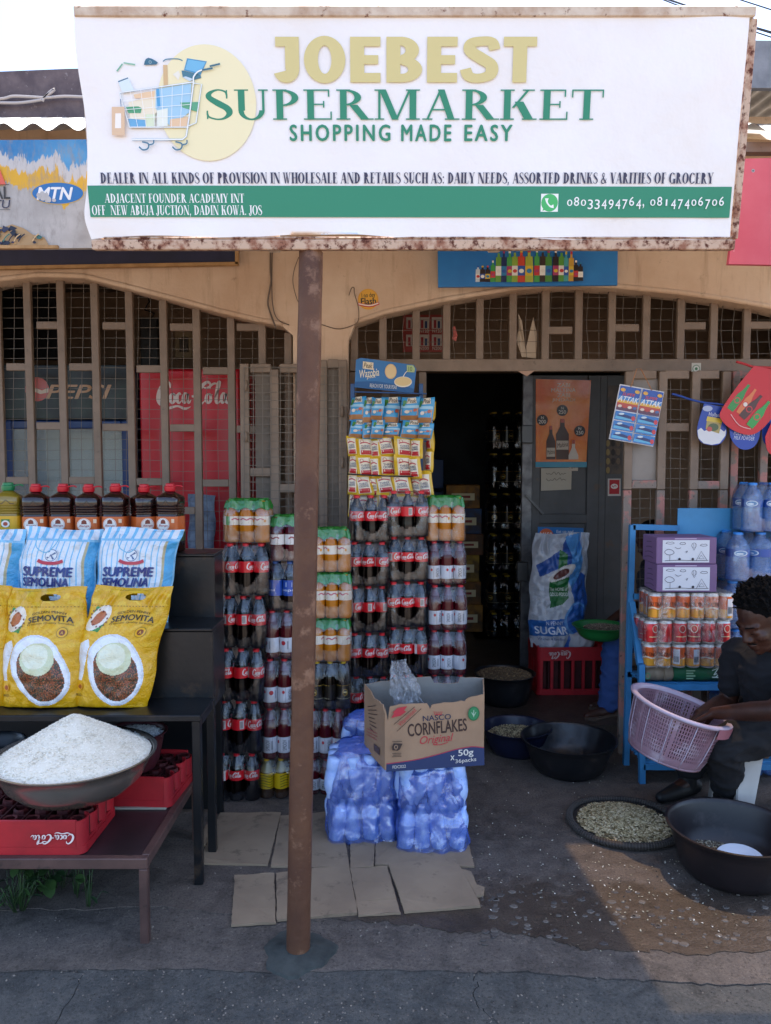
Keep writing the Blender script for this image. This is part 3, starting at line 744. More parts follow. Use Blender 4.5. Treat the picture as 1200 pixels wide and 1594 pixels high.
# phone numbers with old-style figures
p_ = Print(P_S); p_.k = 3
def figs(s, x0, x1, yb_, yx, yt_, yd):
    wd = (x1 - x0) / sum(.55 if c in ',' else (.5 if c == ' ' else 1) for c in s); x = x0
    for ch in s:
        a = .55 if ch == ',' else (.5 if ch == ' ' else 1)
        if ch in '012': t, b2 = yx, yb_
        elif ch in '68': t, b2 = yt_, yb_
        else: t, b2 = yx, yd
        if ch == ',': p_.text(',', sbox(x + wd * .05, yb_ - 3, x + wd * .3, yd - 1), '#f4f6f2', bold=.02)
        elif ch != ' ': p_.text(ch, sbox(x + wd * (.1 if ch != '1' else .34), t, x + wd * (.9 if ch != '1' else .64), b2), '#f4f6f2', bold=.02 if ch != '1' else 0.0)
        x += wd * a
figs('08033494764, 08147406706', 881, 1127, 321, 311, 307, 326)
p_.build('lettering', PRINT, sign, world=True)
p_ = Print(P_S); p_.k = 3
p_.rect(*sbox(841, 302, 869, 330), '#f2f5f0'); q = P_S.px(855, 316); r_ = P_S.px(868, 316)[0] - q[0]
p_.disc(q[0], q[1], r_, r_, '#49b86a', 24)
p_.stroke([(q[0] - r_ * .35, q[1] + r_ * .5), (q[0] - r_ * .3, q[1] + r_ * .05), (q[0] + r_ * .1, q[1] - r_ * .4), (q[0] + r_ * .5, q[1] - r_ * .4)], [r_ * .42, r_ * .2, r_ * .2, r_ * .42], '#f4f8f4', smooth=5)
p_.stroke([(q[0] - r_ * .8, q[1] - r_ * .9), (q[0] - r_ * .4, q[1] - r_ * .5)], [.001, r_ * .5], '#49b86a')
p_.build('phone_symbol', PRINT, sign, world=True)

# ------------------------------------------------------------------ rusty pole carrying the sign
M_POLE = mat('rusty_pole_paint', '#563a2d', .52, c2='#664633', ns=5, wear='#84634e', ws=9, wlo=.56, whi=.66, bs=32, bst=.5, bd=.006, spec=.25)
pb = gp(464, 1482); pt = at(484, 384, 2.66)
pole = thing('steel_pole', 'rust brown steel pole standing before the bottle stacks', 'pole', (pb.x, pb.y, 0))
b_ = MB(); n_ = 26
ctr = [(pb.lerp(Vector((pt.x, pt.y, at(484, 388, 2.62).z)), i / n_)) for i in range(n_ + 1)]
b_.tube(ctr, [.0405 + .0006 * math.sin(i * 2.3) - (.004 if i == 9 else 0) for i in range(n_ + 1)], 24)
b_.build('shaft', M_POLE, pole, world=True, smooth=True, auto=60)
b_ = MB(); r3 = random.Random(5)
b_.lathe([(.125, -.012), (.118, .004), (.06, .012), (.043, .016)], 26, (pb.x, pb.y, 0), wob=lambda a, z: 1 + .10 * math.sin(3 * a + 1) + .07 * math.sin(7 * a) + .05 * math.sin(13 * a))
b_.build('concrete_footing', mat('dark_footing', '#3f4442', .9, c2='#2d3231', ns=14, bs=40, bst=.6), pole, world=True)
# ------------------------------------------------------------------ boards hung along the canopy edge
Y_ = 2.82
bm = thing('phone_company_board', 'peeling blue, yellow and white advertising board left of the shop sign', 'sign', at(40, 386, Y_))
b_ = MB(); b_.extrude([(at(x, y, Y_).x, at(x, y, Y_).z) for x, y in ((-150, 388), (150, 386), (150, 217), (-150, 219))], lambda u, v, q: (u, q, v), Y_ + .02, Y_)
m, nt, bb = newmat('peeling_board')
tc = N(nt, 'ShaderNodeTexCoord'); sp = N(nt, 'ShaderNodeSeparateXYZ'); nt.links.new(tc.outputs['Object'], sp.inputs[0])
rag = noise_out(nt, 7, 6, .7, sc3=(1.6, 1, .28)); soft = noise_out(nt, 4, 5, .6)
zz = math_(nt, 'ADD', sp.outputs[2], math_(nt, 'MULTIPLY', math_(nt, 'SUBTRACT', rag, .5), .32))
zt = at(0, 217, Y_).z - at(0, 386, Y_).z
base = mixc(nt, ramp(nt, soft, [(.4, 0.0), (.6, 1.0)]), '#b9b3ad', '#9c958e')
yel = ramp(nt, math_(nt, 'ADD', zz, math_(nt, 'MULTIPLY', soft, .16)), [(zt * .58 + .06, 0.0), (zt * .58 + .066, 1.0)])
base = mixc(nt, yel, base, '#d9a528')
whi = ramp(nt, zz, [(zt * .70, 0.0), (zt * .70 + .006, 1.0)]); base = mixc(nt, whi, base, '#c3bdb8')
blu = ramp(nt, zz, [(zt * .82, 0.0), (zt * .82 + .006, 1.0)]); base = mixc(nt, blu, base, mixc(nt, ramp(nt, soft, [(.35, 0.0), (.65, 1.0)]), '#2f74a8', '#5c9cc4'))
base = mixc(nt, ramp(nt, noise_out(nt, 22, 8, .75, sc3=(1.5, 1, .5)), [(.50, 0.0), (.66, .7)]), base, '#8f8780')
low = ramp(nt, math_(nt, 'ADD', sp.outputs[2], math_(nt, 'MULTIPLY', soft, .05)), [(.055, 1.0), (.058, 0.0)]); base = mixc(nt, math_(nt, 'MULTIPLY', low, ramp(nt, math_(nt, 'ADD', sp.outputs[0], 0.0), [(.02, 1.0), (.03, 0.0)])), base, '#8f6a48')
nt.links.new(base, bb.inputs['Base Color']); bb.inputs['Roughness'].default_value = .6
bump(nt, bb, rag, .3, .004); MATS['peeling_board'] = m
b_.build('panel', m, bm, world=True)
P_M = Panel((0, Y_, 0), (1, 0, 0), (0, 0, 1))
pr = Print(P_M); e0 = P_M.px(90, 301); e1 = P_M.px(131, 301); e2 = P_M.px(90, 283.5)
pr.disc(e0[0], e0[1], e1[0] - e0[0], e2[1] - e0[1], '#c9a23c', 40); pr.disc(e0[0], e0[1], (e1[0] - e0[0]) * .97, (e2[1] - e0[1]) * .94, '#2c6ca8', 40)
pr.text('MTN', P_M.box(58, 292, 113, 311), '#ece8e4', bold=.05, shear=.25)
r2 = random.Random(9)
for i in range(9):
    q = P_M.px(60 + r2.random() * 28, 300 + r2.random() * 14); pr.disc(q[0], q[1], .006 + .008 * r2.random(), .004 + .01 * r2.random(), '#b9b4b0', 7, rot=r2.random() * 3)
pr.text('AL', P_M.box(-10, 291, 16, 310), '#3b3633', bold=.03); pr.text('TU', P_M.box(-8, 312, 17, 325), '#3b3648', shear=.15, bold=.02)
pr.stroke([P_M.px(-60, 288), P_M.px(15, 288)], .002, '#3b3633'); pr.stroke([P_M.px(-60, 327), P_M.px(17, 327)], .0015, '#3b3633')
pr.poly([P_M.px(-20, 268), P_M.px(0, 262), P_M.px(10, 288), P_M.px(-20, 288)], '#d9614a')
pr.poly([P_M.px(*q) for q in ((-60, 384), (-60, 352), (-20, 349), (5, 355), (20, 350), (38, 356), (52, 366), (70, 370), (78, 384))], '#a8875c')
for i in range(34):
    x, y = r2.uniform(-50, 70), r2.uniform(356, 380); n = r2.randrange(5, 9); s_ = r2.uniform(2, 7); ph = r2.random() * 6
    if y - 356 < (x - 20) * .28: continue
    pr.poly([P_M.px(x + s_ * r2.uniform(.4, 1.4) * math.cos(ph + 2 * PI * k / n), min(383, y + s_ * .8 * r2.uniform(.4, 1.3) * math.sin(ph + 2 * PI * k / n))) for k in range(n)], r2.choice(['#2b2f4a', '#22264a', '#1f2436', '#2f5f5a', '#b8925e', '#15182c']))
for i in range(9):
    x = r2.uniform(-40, 60); pr.stroke([P_M.px(x, 378), P_M.px(x + 4, 371), P_M.px(x + 10, 366)], .004, r2.choice(['#c8a474', '#2f6a5c', '#12152a']), 3)
pr.build('printing', PRINT, bm, world=True)
b_ = MB(); b_.box(at(-150, 390, Y_).x, at(92, 390, Y_).x, Y_ - .012, Y_ - .001, at(0, 388, Y_).z, at(0, 383, Y_).z); b_.build('batten', mat('pale_wood', '#b58d5e', .8, c2='#9a7448', ns=12), bm, world=True)

rb = thing('red_board', 'plain faded red signboard right of the shop sign', 'sign', at(1220, 413, 2.8))
b_ = MB(); b_.extrude([(at(x, y, 2.8).x, at(x, y, 2.8).z) for x, y in ((1134, 411), (1420, 416), (1420, 240), (1155, 247))], lambda u, v, q: (u, q, v), 2.82, 2.8)
b_.build('panel', mat('faded_red', '#c94c56', .5, c2='#d35f66', ns=3, wear='#d98a8a', ws=26, wlo=.66, whi=.7), rb, world=True)
P_R = Panel((0, 2.8, 0)); pr = Print(P_R)
pr.stroke([P_R.px(1155, 252), P_R.px(1142, 392)], .0012, '#e9b8b4')
q = P_R.px(1172, 266); pr.disc(q[0], q[1], .006, .006, '#a8a8a8', 12); pr.disc(q[0], q[1], .0035, .0035, '#5c5c5c', 10)
pr.build('printing', PRINT, rb, world=True)

# navy board on the wall, left
nb = thing('navy_board', 'long dark navy nameboard with pale wooden edge on the wall at left', 'sign', at(150, 412, 4.5))
b_ = MB(); b_.extrude([(at(x, y, 4.5).x, at(x, y, 4.5).z) for x, y in ((-200, 419), (366, 409), (366, 372), (-200, 372))], lambda u, v, q: (u, q, v), 4.547, 4.5)
b_.build('panel', mat('navy_paint', '#2a2c48', .45, c2='#24263c', ns=4, wear='#c9a87c', ws=30, wlo=.74, whi=.77), nb, world=True)
for (x0, y0, x1, y1) in ((-200, 421, 371, 411), (369, 372, 369, 412)):
    b_ = MB(); b_.bar(at(x0, y0, 4.496), at(x1, y1, 4.496), .018, .03, up=(0, 1, 0)); b_.build('edge_batten', MATS['pale_wood'], nb, world=True)

# blue board with a row of bottles
bb_ = thing('drinks_board', 'blue board printed with a row of drink bottles above the doorway', 'sign', at(822, 446, 4.44))
b_ = MB(); b_.extrude([(at(x, y, 4.44).x, at(x, y, 4.44).z) for x, y in ((682, 447), (961, 444), (962, 340), (681, 340))], lambda u, v, q: (u, q, v), 4.46, 4.44)
m, nt, bq = newmat('blue_board'); n1 = noise_out(nt, 2.2, 4); nt.links.new(mixc(nt, ramp(nt, n1, [(.35, 0.0), (.65, 1.0)]), '#1f6db4', '#2a84c8'), bq.inputs['Base Color']); bq.inputs['Roughness'].default_value = .35
b_.build('panel', m, bb_, world=True)
P_B = Panel((0, 4.44, 0)); pr = Print(P_B)
bx = [(744, 414, '#c8d4dc', 4), (751, 414, '#2a1a14', 4.5), (759, 414, '#2a1a14', 4), (767, 406, '#3f9a4a', 4), (776, 390, '#6aa03e', 5), (784, 390, '#1d2c5a', 4.5), (793, 390, '#4aa050', 5), (801, 389, '#8aa83c', 5), (811, 389, '#c8452c', 6), (823, 389, '#a8b040', 6.5), (835, 389, '#4aa050', 4.5), (844, 389, '#3a2a22', 5), (853, 390, '#4a8a3a', 5.5), (864, 390, '#2a1c22', 5), (873, 390, '#5a9a3c', 5), (880, 393, '#4aa0a0', 4), (888, 393, '#c89a3a', 4.5), (895, 407, '#22181a', 4), (902, 410, '#22181a', 4)]
lc = ['#e8e4dc', '#2b57a8', '#d8b83a', '#c83a3a', '#f0efe6', '#2f7fae', '#a83a6a']
for i, (x, t, c, hw) in enumerate(bx):
    btm = 440 - .6 * abs(i - 9) * .2
    for yy0, yy1, wq in ((t, t + (btm - t) * .32, hw * .38), (t + (btm - t) * .22, btm, hw)):
        pr.poly([P_B.px(x - wq, yy1), P_B.px(x + wq, yy1), P_B.px(x + wq * .86, yy0), P_B.px(x - wq * .86, yy0)], c)
    h_ = btm - t
    pr.rect(*P_B.box(x - hw * .95, t + h_ * .5, x + hw * .95, t + h_ * .8), lc[i % 7]); q = P_B.px(x, t + h_ * .66)
    pr.disc(q[0], q[1], hw * .0024, hw * .002, lc[(i + 3) % 7], 10); pr.rect(*P_B.box(x - hw * .35, t, x + hw * .35, t + h_ * .1), lc[(i + 1) % 7])
pr.build('printing', PRINT_G, bb_, world=True)

# round sticker on the wall
st = thing('round_sticker', 'round yellow sticker reading I no dey Flash on the wall', 'sticker', at(573, 482, FAC))
P_W = Panel((0, FAC, 0)); pr = Print(P_W); pr.p.base = .002
q = P_W.px(573, 466); r_ = P_W.px(589, 466)[0] - q[0]
pr.disc(q[0], q[1], r_, r_, '#e0a23a', 32); pr.disc(q[0], q[1], r_ * .9, r_ * .9, '#e8ae3e', 32)
pr.text('I no dey', P_W.box(563, 456, 584, 465), '#3c3a2a', bold=.02, rot=.08); pr.text('Flash', P_W.box(562, 464, 585, 474), '#2c3030', bold=.04, rot=.06)
pr.stroke([P_W.px(557, 473), P_W.px(575, 476.5), P_W.px(590, 472)], .016, '#c8383a', 3); pr.stroke([P_W.px(558, 473), P_W.px(575, 476), P_W.px(589, 472)], .007, '#f0e8dc', 3)
pr.build('printing', PRINT, st, world=True)
b_ = MB(); b_.lathe([(r_, 0), (r_, .0015)], 32); b_.v = [(q[0] + x, FAC - .0001 - z, q[1] + y) for x, y, z in b_.v]; b_.build('backing', mat('paper', '#e8dcc0', .7), st, world=True)

# loose wires on the wall
for i, (pts, lab, r_) in enumerate((
    ([(421, 385), (421, 420), (422, 437), (420, 450), (417, 470), (420, 485), (430, 512)], 'grey cable hanging down the wall left of the pole', .005),
    ([(424, 385), (423, 430), (424, 470), (428, 490), (436, 500), (450, 506)], 'thin cable curling beside the grey cable left of the pole', .003),
    ([(465, 400), (458, 420), (456, 440), (462, 465), (468, 476)], 'thin wire bowing out just left of the pole top', .0022),
    ([(500, 505), (525, 512), (545, 508), (557, 500), (558, 480), (552, 458), (551, 448), (547, 449), (543, 460)], 'thin bent wire hooked on the wall beside the round sticker', .0022))):
    b_ = MB(); b_.tube([at(p.x, p.y, FAC - .012) for p in cat_rom([(x, y, 0) for x, y in pts], 5)], r_, 6)
    tag(b_.build('wall_wire', mat('wire_grey', '#6a5a4e', .6), smooth=True), lab, 'wire')

# ------------------------------------------------------------------ grilles
def bars(parent, Y, ups, crosses, m, wd=.044, dp=.03):
    """ups: (px, y_top, y_bottom); crosses: (px0, px1, py)"""
    for (px, y0, y1) in ups:
        a = at(px, y0, Y); c = at(px, y1, Y); b2 = MB(); x = at(px, 760, Y).x
        b2.box(x - wd / 2, x + wd / 2, Y, Y + dp, c.z, a.z, bev=.003); b2.build('upright', m, parent, world=True)
    for (p0, p1, py) in crosses:
        a = at(p0, py, Y); c = at(p1, py, Y); b2 = MB()
        b2.box(a.x + wd / 2 + .001, c.x - wd / 2 - .001, Y + .002, Y + dp - .002, a.z - wd / 2, a.z + wd / 2, bev=.003); b2.build('crossbar', m, parent, world=True)
def wires(parent, Y, x0, x1, y0, y1, sx, sy, m, r=.0016, seed=1, top=None, name='wire_mesh', wob=1.0):
    b2 = MB(); rr = random.Random(seed); px = x0
    while px < x1:
        t = (top(px) if top else y0); n = 7; dx = rr.uniform(-2, 2) * wob
        b2.tube([at(px + dx * math.sin(i * .9 + dx), t + (y1 - t) * i / n, Y + rr.uniform(-.003, .003)) for i in range(n + 1)], r, 4)
        px += sx * rr.uniform(.92, 1.08)
    py = y0
    while py < y1:
        n = 9; dy = rr.uniform(-1.5, 1.5) * wob
        P = [(x0 + (x1 - x0) * i / n, py + dy * math.sin(i + dy)) for i in range(n + 1)]
        if top: P = [(x, y) for x, y in P if y > top(x)]
        if len(P) > 1: b2.tube([at(x, y, Y + .004) for x, y in P], r, 4)
        py += sy * rr.uniform(.94, 1.06)
    return tag(b2.build(name, m, parent, world=True), kind='stuff')

fl = lambda x: interp(archL, x) + 1
gl = thing('window_grille', 'arched grey steel window grille with wire mesh at left', 'grille', (at(220, 850, GR).x, GR, at(220, 856, GR).z))
X = [-48, 3, 50, 101, 153, 206, 258, 309, 362, 410, 450]
bars(gl, GR, [(x, fl(x), 856) for x in X],
     [(-48, 3, 506), (3, 50, 571), (50, 101, 506), (50, 101, 663), (101, 153, 571), (153, 206, 507), (153, 206, 665), (206, 258, 574), (258, 309, 509), (258, 309, 666), (309, 362, 577), (362, 410, 509), (3, 50, 748), (101, 153, 748), (206, 258, 750), (309, 362, 752), (50, 101, 800), (153, 206, 800), (258, 309, 795), (362, 410, 668)], M_GRIL)
wires(gl, GR + .036, -48, 452, 434, 852, 17.5, 15.5, M_WIRE, top=fl, seed=2)

fr = lambda x: interp(archR, x) + 1
ga = thing('transom_grille', 'long arched grey steel grille above the doorway', 'grille', (at(880, 560, GR).x, GR, at(880, 577, GR).z))
XR = [552, 596, 647, 694, 745, 796, 846, 897, 948, 1001, 1054, 1105, 1156, 1207, 1258]
bars(ga, GR, [(x, fr(x), 560) for x in XR], [(846, 897, 514), (948, 1001, 510), (1054, 1105, 507), (1156, 1207, 506)], M_GRIL)
b_ = MB(); b_.box(at(545, 568, GR).x, at(1296, 568, GR).x, GR - .008, GR + .04, at(0, 578, GR).z, at(0, 559, GR).z, bev=.003); b_.build('rail', M_GRIL, ga, world=True)
wires(ga, GR + .036, 552, 1290, 446, 560, 19, 17, M_WIRE, top=fr, seed=3)

gs = thing('side_grille', 'narrow fixed steel grille left of the doorway behind the sachet rack', 'grille', (at(600, 1150, GR).x, GR, VF))
bars(gs, GR, [(549, 579, 1135), (600, 579, 1135), (657, 579, 1135)], [(549, 600, 700), (600, 657, 640), (549, 600, 900), (600, 657, 820)], M_GRIL)
wires(gs, GR + .036, 552, 655, 582, 1130, 14, 13, M_WIRE, seed=4)

# gate leaf folded open against the pillar
gate = thing('gate_leaf', 'open grey mesh gate leaf folded against the pillar behind the pole', 'gate', (at(460, 1150, 4.47).x, 4.47, .06))
bars(gate, 4.47, [(382, 566, 1150), (428, 575, 1150), (503, 560, 1150), (534, 560, 1150)],
     [(382, 428, 573), (428, 503, 573), (503, 534, 566), (382, 428, 735), (428, 503, 760), (382, 428, 940), (428, 503, 960), (382, 428, 1140), (428, 503, 1140), (503, 534, 1140)], M_GRIL, wd=.05)
b_ = MB(); M_SHEET = mat('gate_sheet', '#6f655b', .6, c2='#5e554c', ns=4, bs=20, bst=.2)
b_.box(at(390, 0, 4.5).x, at(423, 0, 4.5).x, 4.503, 4.506, .06, at(0, 575, 4.5).z); b_.box(at(455, 0, 4.5).x, at(538, 0, 4.5).x, 4.503, 4.506, .06, at(0, 575, 4.5).z)
b_.build('backing_sheet', M_SHEET, gate, world=True)
wires(gate, 4.462, 380, 536, 572, 1145, 13.5, 12.6, M_WIRE, r=.0022, seed=5, wob=.5)
for (x, y) in ((383, 600), (383, 680), (533, 640), (533, 720)):
    b_ = MB(); p = at(x, y, 4.45); b_.tube([p + Vector((0, 0, -.03)), p + Vector((0, 0, .03))], .009, 8); b_.build('hinge', M_GRIL, gate, world=True, smooth=True)

# right gate with flaking pink undercoat
gr_ = thing('gate_leaf', 'grey gate leaf with flaking pink paint right of the doorway', 'gate', (at(1060, 1200, 4.36).x, 4.36, 0.0))
bars(gr_, 4.36, [(x, 578, 762) for x in (977, 1029, 1080, 1127)], [(977, 1029, 583), (1029, 1080, 583), (1080, 1127, 583), (1029, 1080, 665)], M_GRIL, wd=.047)
bars(gr_, 4.361, [(x, 763, 1180) for x in (977, 1029, 1080, 1127)], [(977, 1029, 754), (1080, 1127, 755), (1029, 1080, 850), (977, 1029, 930), (1080, 1127, 930), (977, 1029, 1170), (1029, 1080, 1170), (1080, 1127, 1170)], M_PINK, wd=.046)
b_ = MB(); a, c = at(986, 590, 4.39), at(1021, 748, 4.39); b_.box(a.x, c.x, 4.385, 4.388, c.z, a.z); b_.build('backing_sheet', mat('pale_sheet', '#8d867f', .5, c2='#7c756f', ns=5), gr_, world=True)
wires(gr_, 4.398, 980, 1124, 590, 1175, 16, 15.5, M_WIRE, seed=6)
gr2 = thing('side_grille', 'fixed steel grille at the far right behind the water bottles', 'grille', (at(1240, 1200, 4.42).x, 4.42, 0.0))
bars(gr2, 4.42, [(x, 578, 1180) for x in (1142, 1188, 1240, 1290)], [(1142, 1188, 583), (1188, 1240, 700), (1142, 1188, 800)], M_PINK, wd=.044)
wires(gr2, 4.456, 1142, 1290, 590, 1175, 16, 15.5, M_WIRE, seed=8)
# small printed sticker on the rail
P_G = Panel((0, GR - .009, 0)); pr = Print(P_G)
pr.rect(*P_G.box(1076, 565, 1091, 586), '#c9c4b8'); q = P_G.px(1083.5, 574); pr.disc(q[0], q[1], .024, .024, '#8c9c88', 16); pr.disc(q[0], q[1], .017, .017, '#d8d6cc', 16); pr.disc(q[0], q[1], .009, .009, '#4a7a52', 12)
pr.rect(*P_G.box(1079, 582, 1089, 584), '#6a6a64')
tag(pr.build('rail_sticker', PRINT), 'small pale sticker on the steel rail above the right gate', 'sticker')

# ------------------------------------------------------------------ the metal door and what is stuck on it
M_DOOR = mat('door_paint', '#4a4c50', .4, c2='#3f4144', ns=5, wear='#56483f', ws=9, wlo=.6, whi=.68, bs=30, bst=.15)
DY = 5.93
door = thing('metal_door', 'dark grey metal door leaf with posters, right half of the doorway', 'door', (at(890, 1100, DY).x, DY, VF))
def drect(x0, y0, x1, y1, Y, t): a, c = at(x0, y0, Y), at(x1, y1, Y); return (a.x, c.x, Y, Y + t, c.z, a.z)
dzb = VF + .004
def dpart(name, x0, y0, x1, y1, dy, t, m=None, bev=.004):
    b2 = MB(); r = list(drect(x0, y0, x1, y1, DY + dy, t)); r[4] = max(r[4], dzb); b2.box(*r, bev=bev); return b2.build(name, m or M_DOOR, door, world=True)
dpart('leaf', 826, 584, 926, 1120, .02, .03)
dpart('stile', 826, 584, 836, 1120, .0, .019); dpart('stile', 916, 584, 926, 1120, .0, .019)
dpart('rail', 837, 584, 915, 594, .001, .018); dpart('rail', 837, 800, 915, 815, .001, .018)
dpart('fixed_leaf', 929, 584, 972, 1120, .03, .03); dpart('stile', 929, 584, 936, 1120, .01, .019)
dpart('lock_box', 812, 662, 830, 690, -.05, .05, mat('lock_steel', '#5c5f62', .35, metal=.6), .006)
dpart('lock_box', 805, 875, 822, 905, -.05, .05, MATS['lock_steel'], .006)
dpart('door_edge', 814, 584, 824, 1120, -.01, .04, mat('edge_steel', '#74767a', .35, metal=.5, c2='#505256', ns=12))
b_ = MB(); b_.bar(at(818, 770, DY - .03), at(846, 800, DY - .03), .016, .01, up=(0, 1, 0)); b_.build('handle', MATS['lock_steel'], door, world=True)
# doorway jamb on the left
b_ = MB(); a = at(652, 580, INW - .02); c = at(664, 580, INW); b_.box(a.x, c.x, INW - .03, INW - .002, VF, dz); b_.build('door_jamb', M_DOOR, shop, world=True)

P_D = Panel((0, DY - .006, 0)); P_D.base = .002
def sheet(name, label, cat, pts, Y, m, t=.0015, bulge=0.0):
    th = thing(name, label, cat, at(*pts[0], Y))
    b2 = MB(); b2.extrude([(at(x, y, Y).x, at(x, y, Y).z) for x, y in pts], lambda u, v, q: (u, q, v), Y + t, Y)
    b2.build('paper_sheet', m, th, world=True); return th
po = sheet('poster', 'orange malt drink poster with three bottles on the metal door', 'poster', [(834, 728), (912, 726), (920, 592), (834, 590)], DY - .006, mat('orange_poster', '#d86a2c', .25, c2='#e2923c', ns=2.5, bs=26, bst=.7, bd=.006, coat=.5))
pr = Print(P_D)
for i, t in enumerate(('ZABI', 'MALTINA', 'ZABI', 'JINDADI')):
    wq = (20, 38, 20, 36)[i]; pr.text(t, P_D.box(877 - wq / 2, 596.5 + i * 7.9, 877 + wq / 2, 602.5 + i * 7.9), '#e8dccc', bold=.03)
for x, y, t in ((844, 654, '200'), (875, 639, '250'), (902, 671, '250')):
    q = P_D.px(x, y); r_ = .042; pr.disc(q[0], q[1], r_, r_, '#231c20', 22); pr.text(t, (q[0] - .028, q[1] - .026, q[0] + .028, q[1] + .002), '#e4dcd4', bold=.02); pr.text('N', (q[0] - .010, q[1] + .008, q[0] + .010, q[1] + .028), '#e4dcd4', bold=.02)
for x, y0, hw, c in ((857, 663, 7, '#3a1c14'), (875, 652, 10, '#3c1a10'), (892, 685, 7.5, '#c8bfb4')):
    pr.poly([P_D.px(x - hw, 715), P_D.px(x + hw, 715), P_D.px(x + hw, y0 + 24), P_D.px(x + hw * .35, y0 + 12), P_D.px(x + hw * .3, y0), P_D.px(x - hw * .3, y0), P_D.px(x - hw * .35, y0 + 12), P_D.px(x - hw, y0 + 24)], c)
    pr.rect(*P_D.box(x - hw * .95, y0 + 34, x + hw * .95, y0 + 48), '#b8ac9c'); pr.text('Maltina', P_D.box(x - hw * .85, y0 + 37, x + hw * .85, y0 + 44), '#3a2420', shear=.3, bold=.02, rot=.15); pr.rect(*P_D.box(x - hw * .28, y0, x + hw * .28, y0 + 6), '#b04c34')
pr.rect(*P_D.box(833, 719, 913, 727.5), '#2f8aa8'); pr.build('printing', PRINT_G, po, world=True)
no = sheet('paper_note', 'handwritten paper note taped under the orange poster', 'paper', [(842, 764), (889, 762), (890, 728), (842, 729)], DY - .004, mat('note_paper', '#b8b2a4', .8))
pr = Print(P_D); r2 = random.Random(3)
for i in range(2):
    pts = [P_D.px(850 + k * 2.2, 738 + i * 9 + r2.uniform(-2.5, 2.5) - k * .1) for k in range(15)]; pr.stroke(pts, .005, '#7a746c', smooth=2)
pr.build('handwriting', PRINT, no, world=True)
bp = sheet('poster', 'blue price poster behind the sugar sack on the metal door', 'poster', [(838, 930), (908, 928), (908, 822), (837, 820)], DY - .006, mat('blue_poster', '#2272b8', .35, c2='#2a80c4', ns=3))
pr = Print(P_D); q = P_D.px(850, 834); pr.disc(q[0], q[1], .056, .056, '#d8693c', 26); pr.text('N150', (q[0] - .045, q[1] - .008, q[0] + .045, q[1] + .026), '#f0e8e0', bold=.03); pr.text('only', (q[0] - .03, q[1] - .036, q[0] + .03, q[1] - .012), '#f0e8e0', bold=.02)
pr.text('Eat up and', P_D.box(866, 825, 892, 831), '#e8eef4', bold=.02); pr.text('carry go!', P_D.box(866, 832, 889, 838), '#e8eef4', bold=.02)
pr.rect(*P_D.box(862, 840, 880, 846), '#d8c8a0'); pr.text('WAZO', P_D.box(863, 841, 879, 845), '#3c3020', bold=.03); pr.rect(*P_D.box(863, 848, 880, 856), '#a8a4a0'); pr.build('printing', PRINT, bp, world=True)
P_D2 = Panel((0, DY + .026, 0)); P_D2.base = .002
dk = sheet('poster', 'dark brown patterned poster on the fixed door leaf', 'poster', [(941, 738), (968, 738), (968, 600), (946, 600)], DY + .026, mat('dark_poster', '#3a3230', .4, c2='#5c4c3c', ns=14))
pr = Print(P_D2)
for i in range(10):
    q = P_D2.px(946 + (i % 3) * 8, 690 + (i // 3) * 14); pr.disc(q[0], q[1], .016, .026, ['#8c7a4c', '#2c2626', '#6a5a48'][i % 3], 10)
pr.build('printing', PRINT, dk, world=True)
rs = sheet('sticker', 'small red and white sticker on the fixed door leaf', 'sticker', [(946, 772), (966, 772), (966, 745), (946, 745)], DY + .026, mat('sticker_white', '#c8c4c0', .5))
pr = Print(P_D2); pr.rect(*P_D2.box(948, 747, 964, 769), '#b8202c'); q = P_D2.px(956, 757); pr.disc(q[0], q[1], .028, .02, '#e8e0dc', 14); pr.stroke([(q[0] - .018, q[1] + .006), (q[0] - .008, q[1] - .006), (q[0] + .004, q[1] + .006), (q[0] + .016, q[1] - .002)], .005, '#b8202c', 3); pr.build('printing', PRINT, rs, world=True)
# price poster seen through the transom
pp = sheet('price_poster', 'red and white price poster seen through the transom grille', 'poster', [(627, 548), (690, 548), (690, 490), (627, 490)], INW - .006, mat('poster_red', '#a8403c', .5))
P_I = Panel((0, INW - .006, 0)); P_I.base = .002; pr = Print(P_I)
for i in range(3):
    for j in range(2):
        x, y = 632 + i * 20, 494 + j * 27; pr.rect(*P_I.box(x, y, x + 16, y + 18), '#d8d0cc'); pr.rect(*P_I.box(x + 3, y + 4, x + 7, y + 17), '#a8303c'); pr.rect(*P_I.box(x + 9, y + 6, x + 13, y + 17), '#2c4c7c')
        if i > 0: pr.text('N%d' % (120 + j * 80), P_I.box(x + 1, y + 19, x + 15, y + 24), '#e8e0dc', bold=.03)
pr.build('printing', PRINT, pp, world=True)
